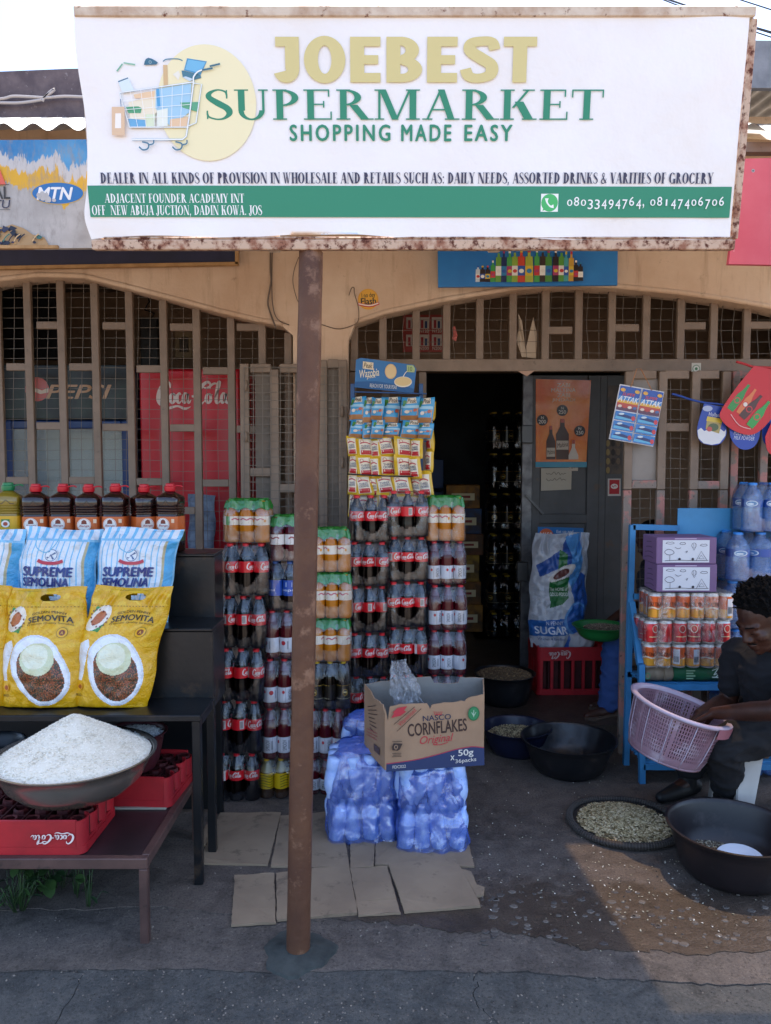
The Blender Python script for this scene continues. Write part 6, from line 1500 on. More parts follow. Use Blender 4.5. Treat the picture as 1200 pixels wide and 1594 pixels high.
# ------------------------------------------------------------------ blue bags of bottled water
M_WBAG = film_mat('blue_polythene', '#5f88f0', .26, .66, rough=.16, ns=6, sc3=(1.4, 1.4, .8), bst=1.0, gloss=.35, fres=.6)
M_WBOT = mat('water_bottle_blue', '#b4cefa', .18, c2='#86aaf0', ns=14, coat=.4, bs=30, bst=.5)
b_ = MB(); b_.lathe([(.030, 0), (.034, .006), (.034, .05), (.031, .06), (.034, .07), (.034, .12), (.028, .145), (.013, .17), (.013, .185)], 12); wbo = b_.build('bottle', M_WBOT, smooth=True); WBM = wbo.data; bpy.data.objects.remove(wbo)
def water_bag(label, xc, yf, W, D, H, rz, seed):
    t = thing('water_bag', label, 'water bag', (xc, yf + D / 2, .004), rz)
    n = int(W / .072); rr = random.Random(seed)
    for l in range(2):
        for i in range(n):
            for j in range(3):
                o = bpy.data.objects.new('bottle', WBM); col.objects.link(o); o.parent = t; o.location = (-W / 2 + (i + .5) * W / n * .96, -D / 2 + .045 + j * .075, .004 if l == 0 else .375); o.rotation_euler = (rr.uniform(-.06, .06) + (PI if l else 0), rr.uniform(-.2, .2), 0)
    b2 = MB(); p = W / n
    def fn(u, v):
        a = 2 * PI * u; e = 4.0; ca, sa = math.cos(a), math.sin(a); q = 1 / (abs(ca) ** e + abs(sa) ** e) ** (1 / e)
        x, y, z = W / 2 * ca * q, D / 2 * sa * q, H * v
        lay = (z / .19) % 1.0; off = .5 if z > .19 else 0.0
        bul = abs(math.cos(PI * ((x / p) + (0 if n % 2 else .5) + off * 0)))
        body = 1.0 if lay < .62 else max(.0, 1 - (lay - .62) / .25)
        if lay > .93: body = (lay - .93) / .07
        k_ = .013 * bul * (.35 + .65 * body) - .006 * (1 - body) * (z < H * .8)
        nz = noise.noise(Vector((x * 22 + seed, y * 22, z * 15))) * .014 + noise.noise(Vector((x * 50, y * 50 + seed, z * 30))) * .006
        taper = 1.03 - .13 * v - (.0 if v < .93 else (v - .93) * 3.2)
        L = math.hypot(ca, sa); s = 1 + (k_ + nz) / (W / 2)
        return (x * s * taper, y * s * taper, z + .01 * math.sin(a * 3 + seed) * (v > .9))
    b2.grid(fn, 120, 50)
    b2.grid(lambda u, v: (fn(u, 1.0)[0] * v, fn(u, 1.0)[1] * v, H + .015 * (1 - v) + .01 * noise.noise(Vector((u * 9, v * 6, seed)))), 120, 5)
    b2.build('polythene', M_WBAG, t, smooth=True); return t
a, c = at(508, 1300, 3.38), at(621, 1300, 3.38); water_bag('blue bag of bottled water, left one under the cornflakes carton', (a.x + c.x) / 2, 3.30, c.x - a.x, .30, .385, R(3), 2.0)
a, c = at(618, 1300, 3.29), at(728, 1300, 3.29); water_bag('blue bag of bottled water, right one under the cornflakes carton', (a.x + c.x) / 2, 3.22, c.x - a.x, .30, .375, R(-1), 5.0)
# taller slumped bag behind
a, c = at(528, 1190, 3.66), at(600, 1190, 3.66); water_bag('upper part of a blue water bag behind the left one', (a.x + c.x) / 2 + .01, 3.67, (c.x - a.x), .2, .42, 0, 9.0)

# ------------------------------------------------------------------ cornflakes carton
M_CARD = mat('kraft_card', '#a8876a', .85, c2='#9a7b60', ns=4, bs=70, bst=.12); M_CARDIN = mat('grey_card_inside', '#8a8680', .9, c2='#78746e', ns=5, bs=60, bst=.12)
zb = at(676, 1196, 3.20).z
FL, FR_ = at(599, 1200, 3.18), at(753, 1192, 3.24); FL.z = FR_.z = zb
BL, BR_ = at(567, 1163, 3.44), at(752, 1150, 3.52); BL.z = BR_.z = zb
cart = thing('cornflakes_carton', 'open cardboard cornflakes carton on the blue water bags', 'carton', ((FL.x + FR_.x) / 2, 3.4, zb))
rc = random.Random(8)
def cpanel(A, Bp, tops, name='panel', th=.005):
    """upright card wall from A to B; tops: (t, height) outline of the torn upper edge"""
    d = Bp - A; nrm = Vector((d.y, -d.x, 0)).normalized()
    T = []
    for (t0, h0), (t1, h1) in zip(tops, tops[1:]):
        n = max(2, int(abs(t1 - t0) * 26))
        for k in range(n): T.append((t0 + (t1 - t0) * k / n, h0 + (h1 - h0) * k / n + rc.uniform(-.0025, .0025)))
    T.append(tops[-1])
    poly = [(0, 0), (1, 0)] + list(reversed(T))
    b2 = MB(); n = len(poly)
    V = [A + d * u + Vector((0, 0, v)) for u, v in poly] + [A + d * u + Vector((0, 0, v)) - nrm * th for u, v in poly]
    b2.add(V, [tuple(range(n))], m=0); b2.add(V, [tuple(range(2 * n - 1, n - 1, -1))], m=1); b2.add(V, [(i, n + i, n + (i + 1) % n, (i + 1) % n) for i in range(n)], m=0)
    return b2.build(name, [M_CARD, M_CARDIN], cart, world=True)
hF = at(676, 1096, 3.21).z - zb; hB = at(660, 1058, 3.48).z - zb
cpanel(FL, FR_, [(0, hF * .99), (.03, hF * .78), (.05, hF), (.2, hF * 1.02), (.42, hF * 1.02), (.45, hF * .93), (.47, hF * 1.0), (.8, hF * 1.03), (.84, hF * 1.08), (1, hF * 1.12)])
cpanel(FR_, BR_, [(0, hF * 1.12), (.3, hF * 1.15), (.6, hB * 1.0), (1, hB * .98)]); cpanel(BR_, BL, [(0, hB * 1.0), (.2, hB * 1.02), (.22, hB * .93), (.42, hB * .95), (.45, hB * 1.05), (.6, hB * 1.03), (.9, hB), (1, hB * .97)]); cpanel(BL, FL, [(0, hB * .97), (.3, hB * .95), (.5, hF * .98), (.9, hF * 1.0), (1, hF * .82)])
b_ = MB(); b_.add([FL + Vector((.006, .006, .004)), FR_ + Vector((-.006, .006, .004)), BR_ + Vector((-.006, -.006, .004)), BL + Vector((.006, -.006, .004))], [(0, 1, 2, 3)]); b_.build('bottom', M_CARDIN, cart, world=True)
Ud = (FR_ - FL).normalized(); P_K = Panel(FL, Ud, (0, 0, 1)); P_K.base = .0012; pr = Print(P_K)
K6 = lambda x, y: P_K.px(560 + x / 6, 1000 + y / 6); KB = lambda x0, y0, x1, y1: (K6(x0, y1)[0], K6((x0 + x1) / 2, y1)[1], K6(x1, y0)[0], K6((x0 + x1) / 2, y0)[1])
pr.poly([K6(246, 1208), K6(1164, 1145), K6(1160, 985), K6(1050, 975), K6(900, 1000), K6(700, 1055), K6(500, 1100), K6(248, 1135)], '#28375f')
pr.stroke([K6(248, 1133), K6(500, 1098), K6(700, 1052), K6(900, 996), K6(1050, 972), K6(1160, 982)], .004, '#a8344a', 4)
pr.text('CORNFLAKES', KB(448, 735, 998, 850), '#3a2420', bold=.03, rot=.055); pr.text('NASCO', KB(588, 675, 850, 725), '#262c48', bold=.03, rot=.03); pr.text('Original', KB(560, 860, 875, 955), '#b8343c', shear=.35, rot=.06)
pr.stroke([K6(690, 955), K6(760, 950), K6(820, 930)], .003, '#b8343c', 3)
pr.text('50g', KB(918, 995, 1058, 1070), '#d8d4cc', bold=.03, rot=.03); pr.text('36packs', KB(890, 1078, 1085, 1125), '#d8d4cc', bold=.025, rot=.06); pr.text('x', KB(845, 1052, 882, 1095), '#d8d4cc', bold=.03); pr.text('FDC022', KB(305, 1142, 428, 1170), '#d0ccc4', bold=.03, rot=.03)
for i in range(5): pr.stroke([K6(698 + i * 15, 668), K6(698 + i * 15 + (i - 2) * 4, 640)], .0024, '#b8343c')
pr.stroke([K6(698, 670), K6(760, 668)], .003, '#b8343c')
q = K6(1060, 660); pr.disc(q[0], q[1], .0255, .031, '#1f6a40', 26); pr.disc(q[0], q[1], .021, .026, '#2f7f50', 24); pr.stroke([(q[0], q[1] - .015), (q[0], q[1] + .016)], .002, '#c8d8c4'); pr.stroke([(q[0] - .009, q[1] + .006), (q[0], q[1] - .008), (q[0] + .009, q[1] + .006)], .002, '#c8d8c4', 3)
pr.poly([K6(290, 700), K6(320, 650), K6(300, 655), K6(345, 610), K6(380, 600), K6(440, 590), K6(410, 630), K6(430, 640), K6(375, 680), K6(330, 690)], '#b8303c')
pr.stroke([K6(315, 760), K6(510, 595)], .0024, '#3a2420'); pr.stroke([K6(345, 823), K6(570, 612)], .0024, '#3a2420'); pr.text('Vitaminised', KB(335, 672, 540, 712), '#b8343c', rot=.75, bold=.01)
pr.poly([K6(300, 965), K6(312, 935), K6(395, 938), K6(372, 990), K6(350, 1005), K6(300, 1000)], '#3a2c28'); q = K6(335, 970); pr.disc(q[0], q[1], .008, .010, '#a8876a', 14); pr.disc(q[0], q[1], .005, .007, '#3a2c28', 12); pr.rect(*KB(300, 915, 390, 922), '#5a4638'); pr.rect(*KB(300, 1025, 385, 1031), '#5a4638'); pr.rect(*KB(308, 1040, 380, 1046), '#5a4638'); pr.rect(*KB(298, 1054, 385, 1060), '#5a4638')
pr.build('printing', PRINT, cart, world=True)
P_K2 = Panel(BL, (FL - BL).normalized(), (0, 0, 1)); P_K2.base = .0012; pr = Print(P_K2); K7 = lambda x, y: P_K2.px(560 + x / 6, 1000 + y / 6)
for i in range(7): pr.stroke([K7(75 + i * 4, 600 + i * 32), K7(150 - i * 2 + (i % 3) * 10, 590 + i * 42)], .0035, '#4a3830')
for i in range(3): pr.stroke([K7(70, 800 + i * 28), K7(165, 850 + i * 30)], .003, '#a84a44')
pr.poly([K7(138, 940), K7(192, 985), K7(192, 1055), K7(138, 1005)], '#5c4638'); pr.build('printing', PRINT, cart, world=True)
# crumpled clear film standing out of the carton
M_CRUM = film_mat('crumpled_film', '#c8ccd6', .0, .5, rough=.08, ns=34, sc3=(1, 1, .7), bst=1.0, gloss=.6)
b_ = MB(); cfp = at(632, 1110, 3.36)
def crum(u, v):
    a = 2 * PI * u; z = v * .32; r = .075 * (1 - .62 * v ** 1.4) * (1 + .25 * math.sin(3 * a + 5 * v))
    n1 = noise.noise(Vector((math.cos(a) * 3, math.sin(a) * 3, v * 7))) * .03 + noise.noise(Vector((math.cos(a) * 9, math.sin(a) * 9, v * 18))) * .014
    return (cfp.x + (r + n1) * math.cos(a) + .02 * math.sin(v * 4) - .015, 3.36 + (r + n1) * .8 * math.sin(a), zb + .1 + z)
b_.grid(crum, 60, 40); tag(b_.build('plastic_film', M_CRUM, smooth=False), 'crumpled clear plastic film sticking up out of the carton', 'plastic film')

# ------------------------------------------------------------------ flattened cardboard on the ground
M_FLAT = mat('flat_card', '#94816a', .9, c2='#84725e', ns=3, bs=60, bst=.2, wear='#5a4c40', ws=7, wlo=.58, whi=.72)
Z24 = lambda X_, Y2: gp(280 + X_ / 2.4, 1250 + Y2 / 2.4, .006)
def flat(label, panels, z):
    c = Z24(*panels[0][0]); t = thing('flattened_carton', label, 'cardboard', (c.x, c.y, 0))
    for i, p in enumerate(panels):
        b2 = MB(); P0 = [(Z24(*q).x, Z24(*q).y) for q in p]; pts = []; tl = []
        for k in range(len(P0)):
            (xa_, ya_), (xb_, yb_) = P0[k], P0[(k + 1) % len(P0)]; ns_ = max(2, int(math.hypot(xb_ - xa_, yb_ - ya_) / .022)); lift = (rc.uniform(0, .010), rc.uniform(0, .010))
            for q_ in range(ns_): t_ = q_ / ns_; pts.append((xa_ + (xb_ - xa_) * t_ + rc.uniform(-.0016, .0016), ya_ + (yb_ - ya_) * t_ + rc.uniform(-.0016, .0016))); tl.append((.006 * abs(math.sin(k * 2.1 + t_ * 3)) if i % 2 else .004 * abs(math.cos(k + t_ * 4))))
        n = len(pts); V = [(x, y, z + i * .0004 + .001) for x, y in pts] + [(x, y, z + .0065 + i * .0004 + tl[k]) for k, (x, y) in enumerate(pts)]
        b2.add(V, [tuple(range(n - 1, -1, -1)), tuple(range(n, 2 * n))] + [(k, (k + 1) % n, n + (k + 1) % n, n + k) for k in range(n)]); b2.build('panel', M_FLAT, t, world=True)
        # scored fold lines, slightly raised
        if len(P0) == 4:
            A_, B_, C_, D_ = [Vector((x, y, z + .0072 + i * .0004)) for x, y in P0]
            for f in (.28, .72):
                b3 = MB(); b3.tube([A_.lerp(D_, f), B_.lerp(C_, f)], .0022, 4); b3.build('fold_ridge', M_FLAT, t, world=True)
flat('flattened carton on the floor left of the pole, farther from the viewer', [[(150, 38), (378, 36), (328, 232), (70, 226)], [(98, 80), (135, 90), (95, 160), (66, 158)]], .0)
flat('flattened carton lying under the blue water bags', [[(376, 50), (600, 30), (634, 244), (340, 238)], [(636, 130), (728, 150), (724, 242), (637, 244)], [(731, 150), (1070, 120), (1100, 238), (729, 232)]], .0)
flat('long flattened carton nearest the viewer, beside the pole foot', [[(205, 272), (352, 262), (358, 448), (192, 458)], [(360, 262), (632, 236), (664, 415), (362, 440)], [(636, 248), (774, 238), (824, 412), (667, 422)], [(778, 228), (1030, 214), (1052, 252), (1086, 256), (1110, 310), (1138, 320), (1136, 345), (1110, 352), (1122, 388), (838, 410)]], .0)
# ------------------------------------------------------------------ inside the shop, behind the open half of the doorway
KINDS['water'] = dict(h=.30, r=.042, liq='#6ba4e6', top='#94c0f0', cap='#2f8ae0', lab='#2450a0', l0=.50, l1=.66, fill=.8)
KN['water'] = 'bottled water pack'
_la = label_art
def label_art(kind, pr, d, v):
    if kind == 'water':
        c = (d['l0'] + d['l1']) / 2 * d['h']; pr.disc(0, c, .024, .018, '#c8d8e8', 20, 3); pr.k += 2; pr.disc(0, c, .019, .013, '#4a80b8', 18, 3); pr.k += 2; pr.disc(-.004, c - .003, .012, .006, '#d8e4f0', 12, 2)
    else: _la(kind, pr, d, v)
for j, (ya, yb2) in enumerate(((640, 700), (705, 762), (768, 826), (832, 890), (896, 950), (955, 1010))):
    a, c = at(760, ya, 7.0), at(822, yb2, 7.0)
    pack('malt', 'dim wrapped bottle pack stacked inside the dark shop, %s from the top' % ORD[j], (a.x + c.x) / 2, 7.0, c.z, c.x - a.x, a.z - c.z, 0, 'bottle packs in the dark shop')  # dark malt bottles chosen to put the shop's shade into the packs
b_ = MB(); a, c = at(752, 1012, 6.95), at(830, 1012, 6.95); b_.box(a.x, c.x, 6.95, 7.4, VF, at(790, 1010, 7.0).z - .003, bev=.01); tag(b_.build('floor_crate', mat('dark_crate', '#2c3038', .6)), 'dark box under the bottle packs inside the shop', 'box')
cc_ = ['#a8742c', '#8c5a24', '#b08a30', '#7c4a2c', '#35507c']
zt_ = VF
for j in range(6):
    hh = (.26, .22, .25, .2, .24, .22)[j]; x0, x1 = at(690 + (j % 2) * 4, 900, 7.2).x, at(752 - (j % 3) * 3, 900, 7.2).x
    cb = thing('stock_carton', 'dim stock carton in the stack inside the shop, %s from the floor' % ORD[j], 'carton', ((x0 + x1) / 2, 7.35, zt_), 0, 'stock cartons in the dark shop')
    b_ = MB(); b_.box(x0, x1, 7.2, 7.5, zt_ + .001, zt_ + hh, bev=.006); b_.build('box', mat('stock%d' % j, cc_[j % 5], .7, c2='#4a3a2a', ns=6), cb, world=True)
    P_Q = Panel((0, 7.2, 0)); pr = Print(P_Q); pr.rect(x0 + .05, zt_ + hh * .35, x1 - .05, zt_ + hh * .65, '#d8c8a0'); pr.rect(x0 + .07, zt_ + hh * .45, x1 - .09, zt_ + hh * .55, '#8c2c24'); pr.build('printing', PRINT, cb, world=True); zt_ += hh
for j, (px, ya, yb2, c_) in enumerate(((676, 715, 760, '#2c4a7c'), (676, 765, 812, '#244070'), (678, 816, 860, '#2c4a7c'), (676, 866, 920, '#7a6a50'), (676, 924, 980, '#244070'))):
    b_ = MB(); a, c = at(px - 12, ya, 7.6), at(px + 14, yb2, 7.6); b_.box(a.x, c.x, 7.6, 7.9, c.z, a.z - .002, bev=.006); tag(b_.build('stock_packet', mat('packet%d' % (j % 2), c_, .6)), 'dim blue packet in the shop, %s from the top' % ORD[j], 'packet', 'packets in the dark shop')
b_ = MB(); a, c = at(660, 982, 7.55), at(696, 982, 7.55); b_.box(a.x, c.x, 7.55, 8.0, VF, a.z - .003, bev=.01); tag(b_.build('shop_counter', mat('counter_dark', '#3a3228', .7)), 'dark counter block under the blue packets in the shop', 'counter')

# ------------------------------------------------------------------ crate and sugar sack before the metal door
ca, cc2 = at(834, 1083, 5.22), at(946, 1083, 5.22)
ck = crate('bottle_crate', 'tall red crate with slotted sides under the sugar sack', ((ca.x + cc2.x) / 2, 5.22 + .16, VF + .002), cc2.x - ca.x, .32, at(900, 1008, 5.22).z - VF, R(2), full=True)
P_C = Panel((0, -.16, 0)); P_C.base = .0012; pr = Print(P_C); Hk = at(900, 1008, 5.22).z - VF; script_cola(pr, (-.175, Hk * .76, -.02, Hk * .95), '#c8b8b4', flip=True); pr.build('script_logo', PRINT, ck)
M_SACK = mat('sugar_sack', '#b4bac4', .45, c2='#a4abb8', ns=4, bs=11, bst=.6, bd=.02)
def sugar_col(u, v):
    if inell(u, v, -.02, .655, .46, .055, .12): return '#5a2420' if inell(u, v, -.06, .648, .26, .035, .12) else '#d8d4d0'
    if inell(u, v, .56, .25, .42, .15): return '#2c64b4' if inell(u, v, .58, .25, .36, .13) else '#5c98d4'
    if inpoly(u, v, ((-.42, .61), (.25, .62), (.22, .44), (.0, .38), (-.4, .35))) or inpoly(u, v, ((-.1, .86), (.15, .82), (.1, .62), (-.25, .6))): return '#1f6a34'
    if inpoly(u, v, ((-1, .10), (.45, .12), (.5, .26), (-1, .24))): return '#2f6cb8'
    if inpoly(u, v, ((.1, .0), (.8, .0), (1, .35), (.95, .62), (.7, .66), (.35, .5), (.5, .3))): return '#2a5cae'
    if inpoly(u, v, ((.1, .97), (.66, 1), (.72, .75), (.5, .42), (.22, .6), (.3, .8))): return '#4f92d0'
    if inpoly(u, v, ((-.9, .72), (-.1, .85), (-.15, .70), (-.75, .62))) or inpoly(u, v, ((.2, 1), (-.1, .8), (.2, .62), (.35, .8))): return '#24509c'
    return '#b8bec8'
def paint_sugar(pr, W, H):
    w2 = W / 2
    pr.text('The HOME of', (-.40 * w2, .50 * H, .2 * w2, .53 * H), '#dce4dc', bold=.03); pr.text('GOOD FOOD', (-.40 * w2, .455 * H, .2 * w2, .485 * H), '#dce4dc', bold=.03)
    pr.text('N PENNY', (-.5 * w2, .205 * H, .1 * w2, .237 * H), '#d4dce8', bold=.03); pr.text('SUGAR', (-.85 * w2, .125 * H, .2 * w2, .19 * H), '#d4dce8', bold=.05); pr.text('Vitamin A fortified', (-.8 * w2, .07 * H, .1 * w2, .095 * H), '#2c4a8c')
p = at(868, 1008, 5.36)
bag('sugar_sack', 'crumpled white and blue sugar sack standing on the tall red crate', 'sack', (p.x, 5.38, p.z + .004), (R(-4), R(0), R(4)), .40, .80, .20, 31, sugar_col, paint_sugar, base=.006, top=.10, crease=.018, lean=.04, bot=.85)
p = at(905, 1003, 5.3); b_ = MB(); fn = bag_fn(.2, .11, .14, 44, crease=.012, bot=.9); b_.grid(lambda a, b: fn((a - .5) * .2, b * .11, 0), 20, 14); b_.grid(lambda a, b: fn((.5 - a) * .2, b * .11, 0, True), 14, 10)
o = b_.build('sack_scrap', M_SACK, smooth=True); o.location = (p.x, 5.33, at(905, 1008, 5.3).z); tag(o, 'crumpled pale plastic at the right foot of the sugar sack', 'sack')

# ------------------------------------------------------------------ basins on the floor
M_BP = mat('black_basin', '#15171b', .3, c2='#1c1d21', ns=6, bs=30, bst=.08, wear='#3c3836', ws=6, wlo=.56, whi=.74, rough2=.7)
def fill(name, label, cx, cy, z, r, n, size, cols, seed, dome=.02, long_=1.4, base='#5c5040'):
    b2 = MB(); b2.lathe([(r, z), (r * .7, z + dome * .55), (r * .3, z + dome * .9), (.001, z + dome)], 26, (cx, cy, 0), base, cap0=False)
    grains(b2, disc_pts(n, r * .99, cx, cy, lambda q, a: z + dome * (1 - q * q) + .002, seed), size, cols, seed, .7, long_); return tag(b2.build(name, M_GRAIN), label, 'grain', kind='stuff')
p = at(785, 1052, 5.08); basin('plastic_basin', 'black basin heaped with brown grain inside the doorway', 'basin', (p.x, 5.08, VF + .001), .20, .20, .15, M_BP); fill('grain_heap', 'brown grain heaped in the basin inside the doorway', p.x, 5.08, VF + .182, .186, 1500, .0095, ['#7a6248', '#8c7456', '#5c4834', '#a08864', '#6a543e'], 3, .035)
p = at(803, 1114, 4.42); basin('plastic_basin', 'dark blue basin with a layer of seeds beside the cornflakes carton', 'basin', (p.x, 4.40, .001), .195, .15, .14, mat('navy_basin', '#171c34', .35)); fill('seed_layer', 'pale seeds lying in the dark blue basin', p.x, 4.40, .10, .165, 900, .010, ['#a89c78', '#8c8060', '#bcb08c', '#6c6248'], 6, .012)
p = at(885, 1152, 4.12); basin('plastic_tub', 'large empty black tub on the floor before the doorway', 'tub', (p.x, 4.12, .001), .25, .185, .165, M_BP, n=48, lip=.016)
# winnowing tray
tc_ = gp(972, 1286); TRX, TRY = tc_.x, tc_.y + .01; tr_ = thing('winnowing_tray', 'round dark woven tray of melon seeds on the floor', 'tray', (TRX, TRY, 0))
M_WEAV = mat('dark_weave', '#3a3430', .8, c2='#2a2624', ns=30)
b_ = MB(); RT = .246
b_.lathe([(RT * .9, .001), (RT, .006), (RT - .01, .014), (RT * .6, .008), (.001, .008)], 48, cap0=True, cap1=False); b_.build('floor_mat', M_WEAV, tr_, smooth=True)
b_ = MB(); b_.tube([(RT * math.cos(a), RT * math.sin(a), .022 + .004 * math.sin(3 * a)) for a in [2 * PI * i / 64 for i in range(64)]], .013, 8, closed=True); b_.build('rim', M_WEAV, tr_, smooth=True)
b_ = MB()
for i in range(120):
    a = 2 * PI * i / 120; c = Vector((RT * math.cos(a), RT * math.sin(a), .022 + .004 * math.sin(3 * a))); t = Vector((-math.sin(a), math.cos(a), 0)); rd = Vector((math.cos(a), math.sin(a), 0))
    b_.tube([c + rd * .0145 * math.cos(q) + Vector((0, 0, .0145 * math.sin(q))) + t * .004 * (q / 6) for q in (.0, 1.05, 2.1, 3.14, 4.2, 5.2)], .0028, 4, closed=True)
tag(b_.build('rim_binding', mat('binding', '#45403c', .8), tr_, smooth=True), kind='stuff')
r5 = random.Random(17); b_ = MB()
b_.lathe([(RT * .80, .010), (RT * .5, .024), (.001, .032)], 30, (TRX - .01, TRY, 0), '#8c7c5c', cap0=False)
grains(b_, disc_pts(2600, RT * .86, TRX, TRY, lambda q, a: .012 + .022 * (1 - q * q) + .004, 8, .6), .0125, ['#b8a880', '#a4946c', '#ccbc94', '#8c7c58', '#d8c8a4', '#7c6c48'], 8, .35, 1.9); tag(b_.build('melon_seeds', M_GRAIN), 'pale melon seeds spread on the woven tray', 'seeds', kind='stuff')
# front right basin with a white plate
FBX, FBY = at(1147, 1310, 3.03).x, 3.07
basin('plastic_basin', 'large dark basin at the lower right with a white plate inside', 'basin', (FBX, FBY, .001), .252, .20, .185, mat('brown_black_basin', '#221c1e', .35, c2='#1a1618', ns=5, wear='#4c4644', ws=6, wlo=.58, whi=.74, rough2=.7), n=52, lip=.02)
fill('seed_layer', 'dark seed husks in the basin with the white plate', FBX - .06, FBY + .03, .052, .13, 700, .011, ['#5c5648', '#4a443a', '#7a7462', '#3a352e', '#a09a84'], 9, .02)
b_ = MB(); b_.lathe([(.05, 0), (.06, .003), (.088, .03), (.092, .032), (.088, .034), (.06, .007), (.02, .005)], 32); o = b_.build('enamel_plate', mat('white_enamel', '#d4dce6', .2), smooth=True); o.location = (FBX + .01, FBY - .05, .058); o.rotation_euler = (R(8), R(-4), 0); tag(o, 'small white plate lying in the front right basin', 'plate')

# loose grains, husks and aggregate on the floor
r6 = random.Random(23); b_ = MB(); pts = []
for _ in range(230):
    px, py = r6.gauss(1010, 95), r6.gauss(1375, 55)
    if 700 < px < 1260 and 1200 < py < 1500: q = gp(px, py); pts.append((q.x, q.y, .003))
for _ in range(110): q = gp(r6.uniform(740, 960), r6.uniform(1150, 1420)); pts.append((q.x, q.y, .003))
for _ in range(60): q = gp(r6.uniform(0, 1200), r6.uniform(1485, 1594)); pts.append((q.x, q.y, -.006 if q.y > 2.56 else -.012))
grains(b_, pts, .0065, ['#a8a490', '#bfbaa8', '#908a74', '#ccc8bc'], 12, .5, 1.5); tag(b_.build('spilled_grain', M_GRAIN), 'pale grains scattered over the floor around the tray', 'grain', kind='stuff')
b_ = MB()
for _ in range(120):
    px, py = r6.uniform(745, 1215), r6.uniform(1385, 1470); q = gp(px, py); s = r6.uniform(.006, .02); n = r6.randrange(5, 8); ph = r6.uniform(0, 6)
    pts = [(q.x + s * r6.uniform(.7, 1.1) * math.cos(ph + 2 * PI * k / n), q.y + s * .8 * r6.uniform(.7, 1.1) * math.sin(ph + 2 * PI * k / n)) for k in range(n)]
    c_ = r6.choice(['#4c4743', '#5a544e', '#453f3c', '#655e57']); V = [(x, y, .0002) for x, y in pts] + [(q.x + (x - q.x) * .8, q.y + (y - q.y) * .8, .0028) for x, y in pts]
    b_.add(V, [tuple(range(n, 2 * n))] + [(k, (k + 1) % n, n + (k + 1) % n, n + k) for k in range(n)], c_)
tag(b_.build('exposed_aggregate', M_GRAIN), 'pale stones showing through the worn wet concrete', 'stones', kind='stuff')

r8 = random.Random(77); b_ = MB(); pts = []
for _ in range(2600):
    q = gp(r8.uniform(-20, 1220), 1350 + 250 * r8.random() ** .7)
    if noise.noise(Vector((q.x * 3.1, q.y * 4.3, 2))) + r8.uniform(-.35, .35) > .02: pts.append((q.x, q.y, .001 if q.y > 2.82 else (-.002 if q.y > 2.58 else -.005)))
grains(b_, pts, .0075, ['#3a3632', '#57504a', '#6c645c', '#2c2a28', '#7c746a', '#4a443e'], 41, .8, 1.2); tag(b_.build('ground_grit', M_GRAIN), 'dark grit and small stones strewn over the forecourt', 'grit', kind='stuff')
# ------------------------------------------------------------------ blue steel rack at right
M_BLUE = mat('rack_light_blue', '#3a84ba', .5, c2='#3074a6', ns=6, wear='#23282e', ws=20, wlo=.66, whi=.71, bs=40, bst=.15)
rk2 = thing('drinks_rack', 'light blue steel rack stacked with cans and cartons at right', 'rack', (at(1070, 1200, 4.1).x, 4.1, 0))
def rbar(name, p0, p1, w_=.03): b2 = MB(); b2.bar(p0, p1, w_, w_, up=(0, 1, 0)); return b2.build(name, M_BLUE, rk2, world=True)
bu = at(983, 938, 4.2); z_sh = at(1000, 1066, 3.93).z
rbar('back_post', Vector((at(980, 900, 4.2).x, 4.2, 0)), at(984, 817, 4.2)); rbar('top_bar', at(980, 820, 4.2) + Vector((.016, 0, 0)), at(1056, 822, 4.2))
rbar('front_post', Vector((at(999, 1220, 3.95).x, 3.95, 0)), at(998, 1034, 3.95)); rbar('brace', at(983, 938, 4.18), at(996, 1034, 3.96))
xr2 = at(1215, 1100, 4.0).x; xl2 = at(998, 1100, 3.95).x
rbar('front_post', Vector((xr2, 3.95, 0)), Vector((xr2, 3.95, z_sh))); rbar('back_post', Vector((xr2, 4.2, 0)), Vector((xr2, 4.2, 1.4))); rbar('tie_bar', at(984, 928, 4.2), at(1000, 928, 4.2))
rbar('shelf_rail', Vector((xl2 + .016, 3.95, z_sh - .016)), Vector((xr2 - .016, 3.95, z_sh - .016))); rbar('shelf_rail', Vector((xl2, 3.968, z_sh - .016)), Vector((xl2, 4.18, z_sh - .016))); rbar('shelf_rail', Vector((xl2, 4.2, z_sh - .017)), Vector((xr2 - .016, 4.2, z_sh - .017)))
for k in range(4): b_ = MB(); y = 3.985 + k * .055; b_.box(xl2 + .017, xr2 - .017, y, y + .035, z_sh - .012, z_sh - .002); b_.build('slat', M_BLUE, rk2, world=True)
for k in range(5): b_ = MB(); y = 3.96 + k * .06; b_.box(xl2 + .017, xr2 - .017, y, y + .03, .10, .115); b_.build('slat', M_BLUE, rk2, world=True)
rbar('low_rail', Vector((xl2, 3.968, .09)), Vector((xl2, 4.18, .09))); rbar('low_rail', Vector((xl2 + .016, 3.95, .09)), Vector((xr2 - .016, 3.95, .09)))
b_ = MB(); a, c = at(1055, 791, 4.22), at(1153, 855, 4.22); b_.box(a.x, c.x, 4.219, 4.226, c.z, a.z, bev=.002); b_.build('back_plate', mat('plate_blue', '#3f90c4', .45, c2='#3784b6', ns=4, wear='#1c3a5c', ws=24, wlo=.69, whi=.72), rk2, world=True)
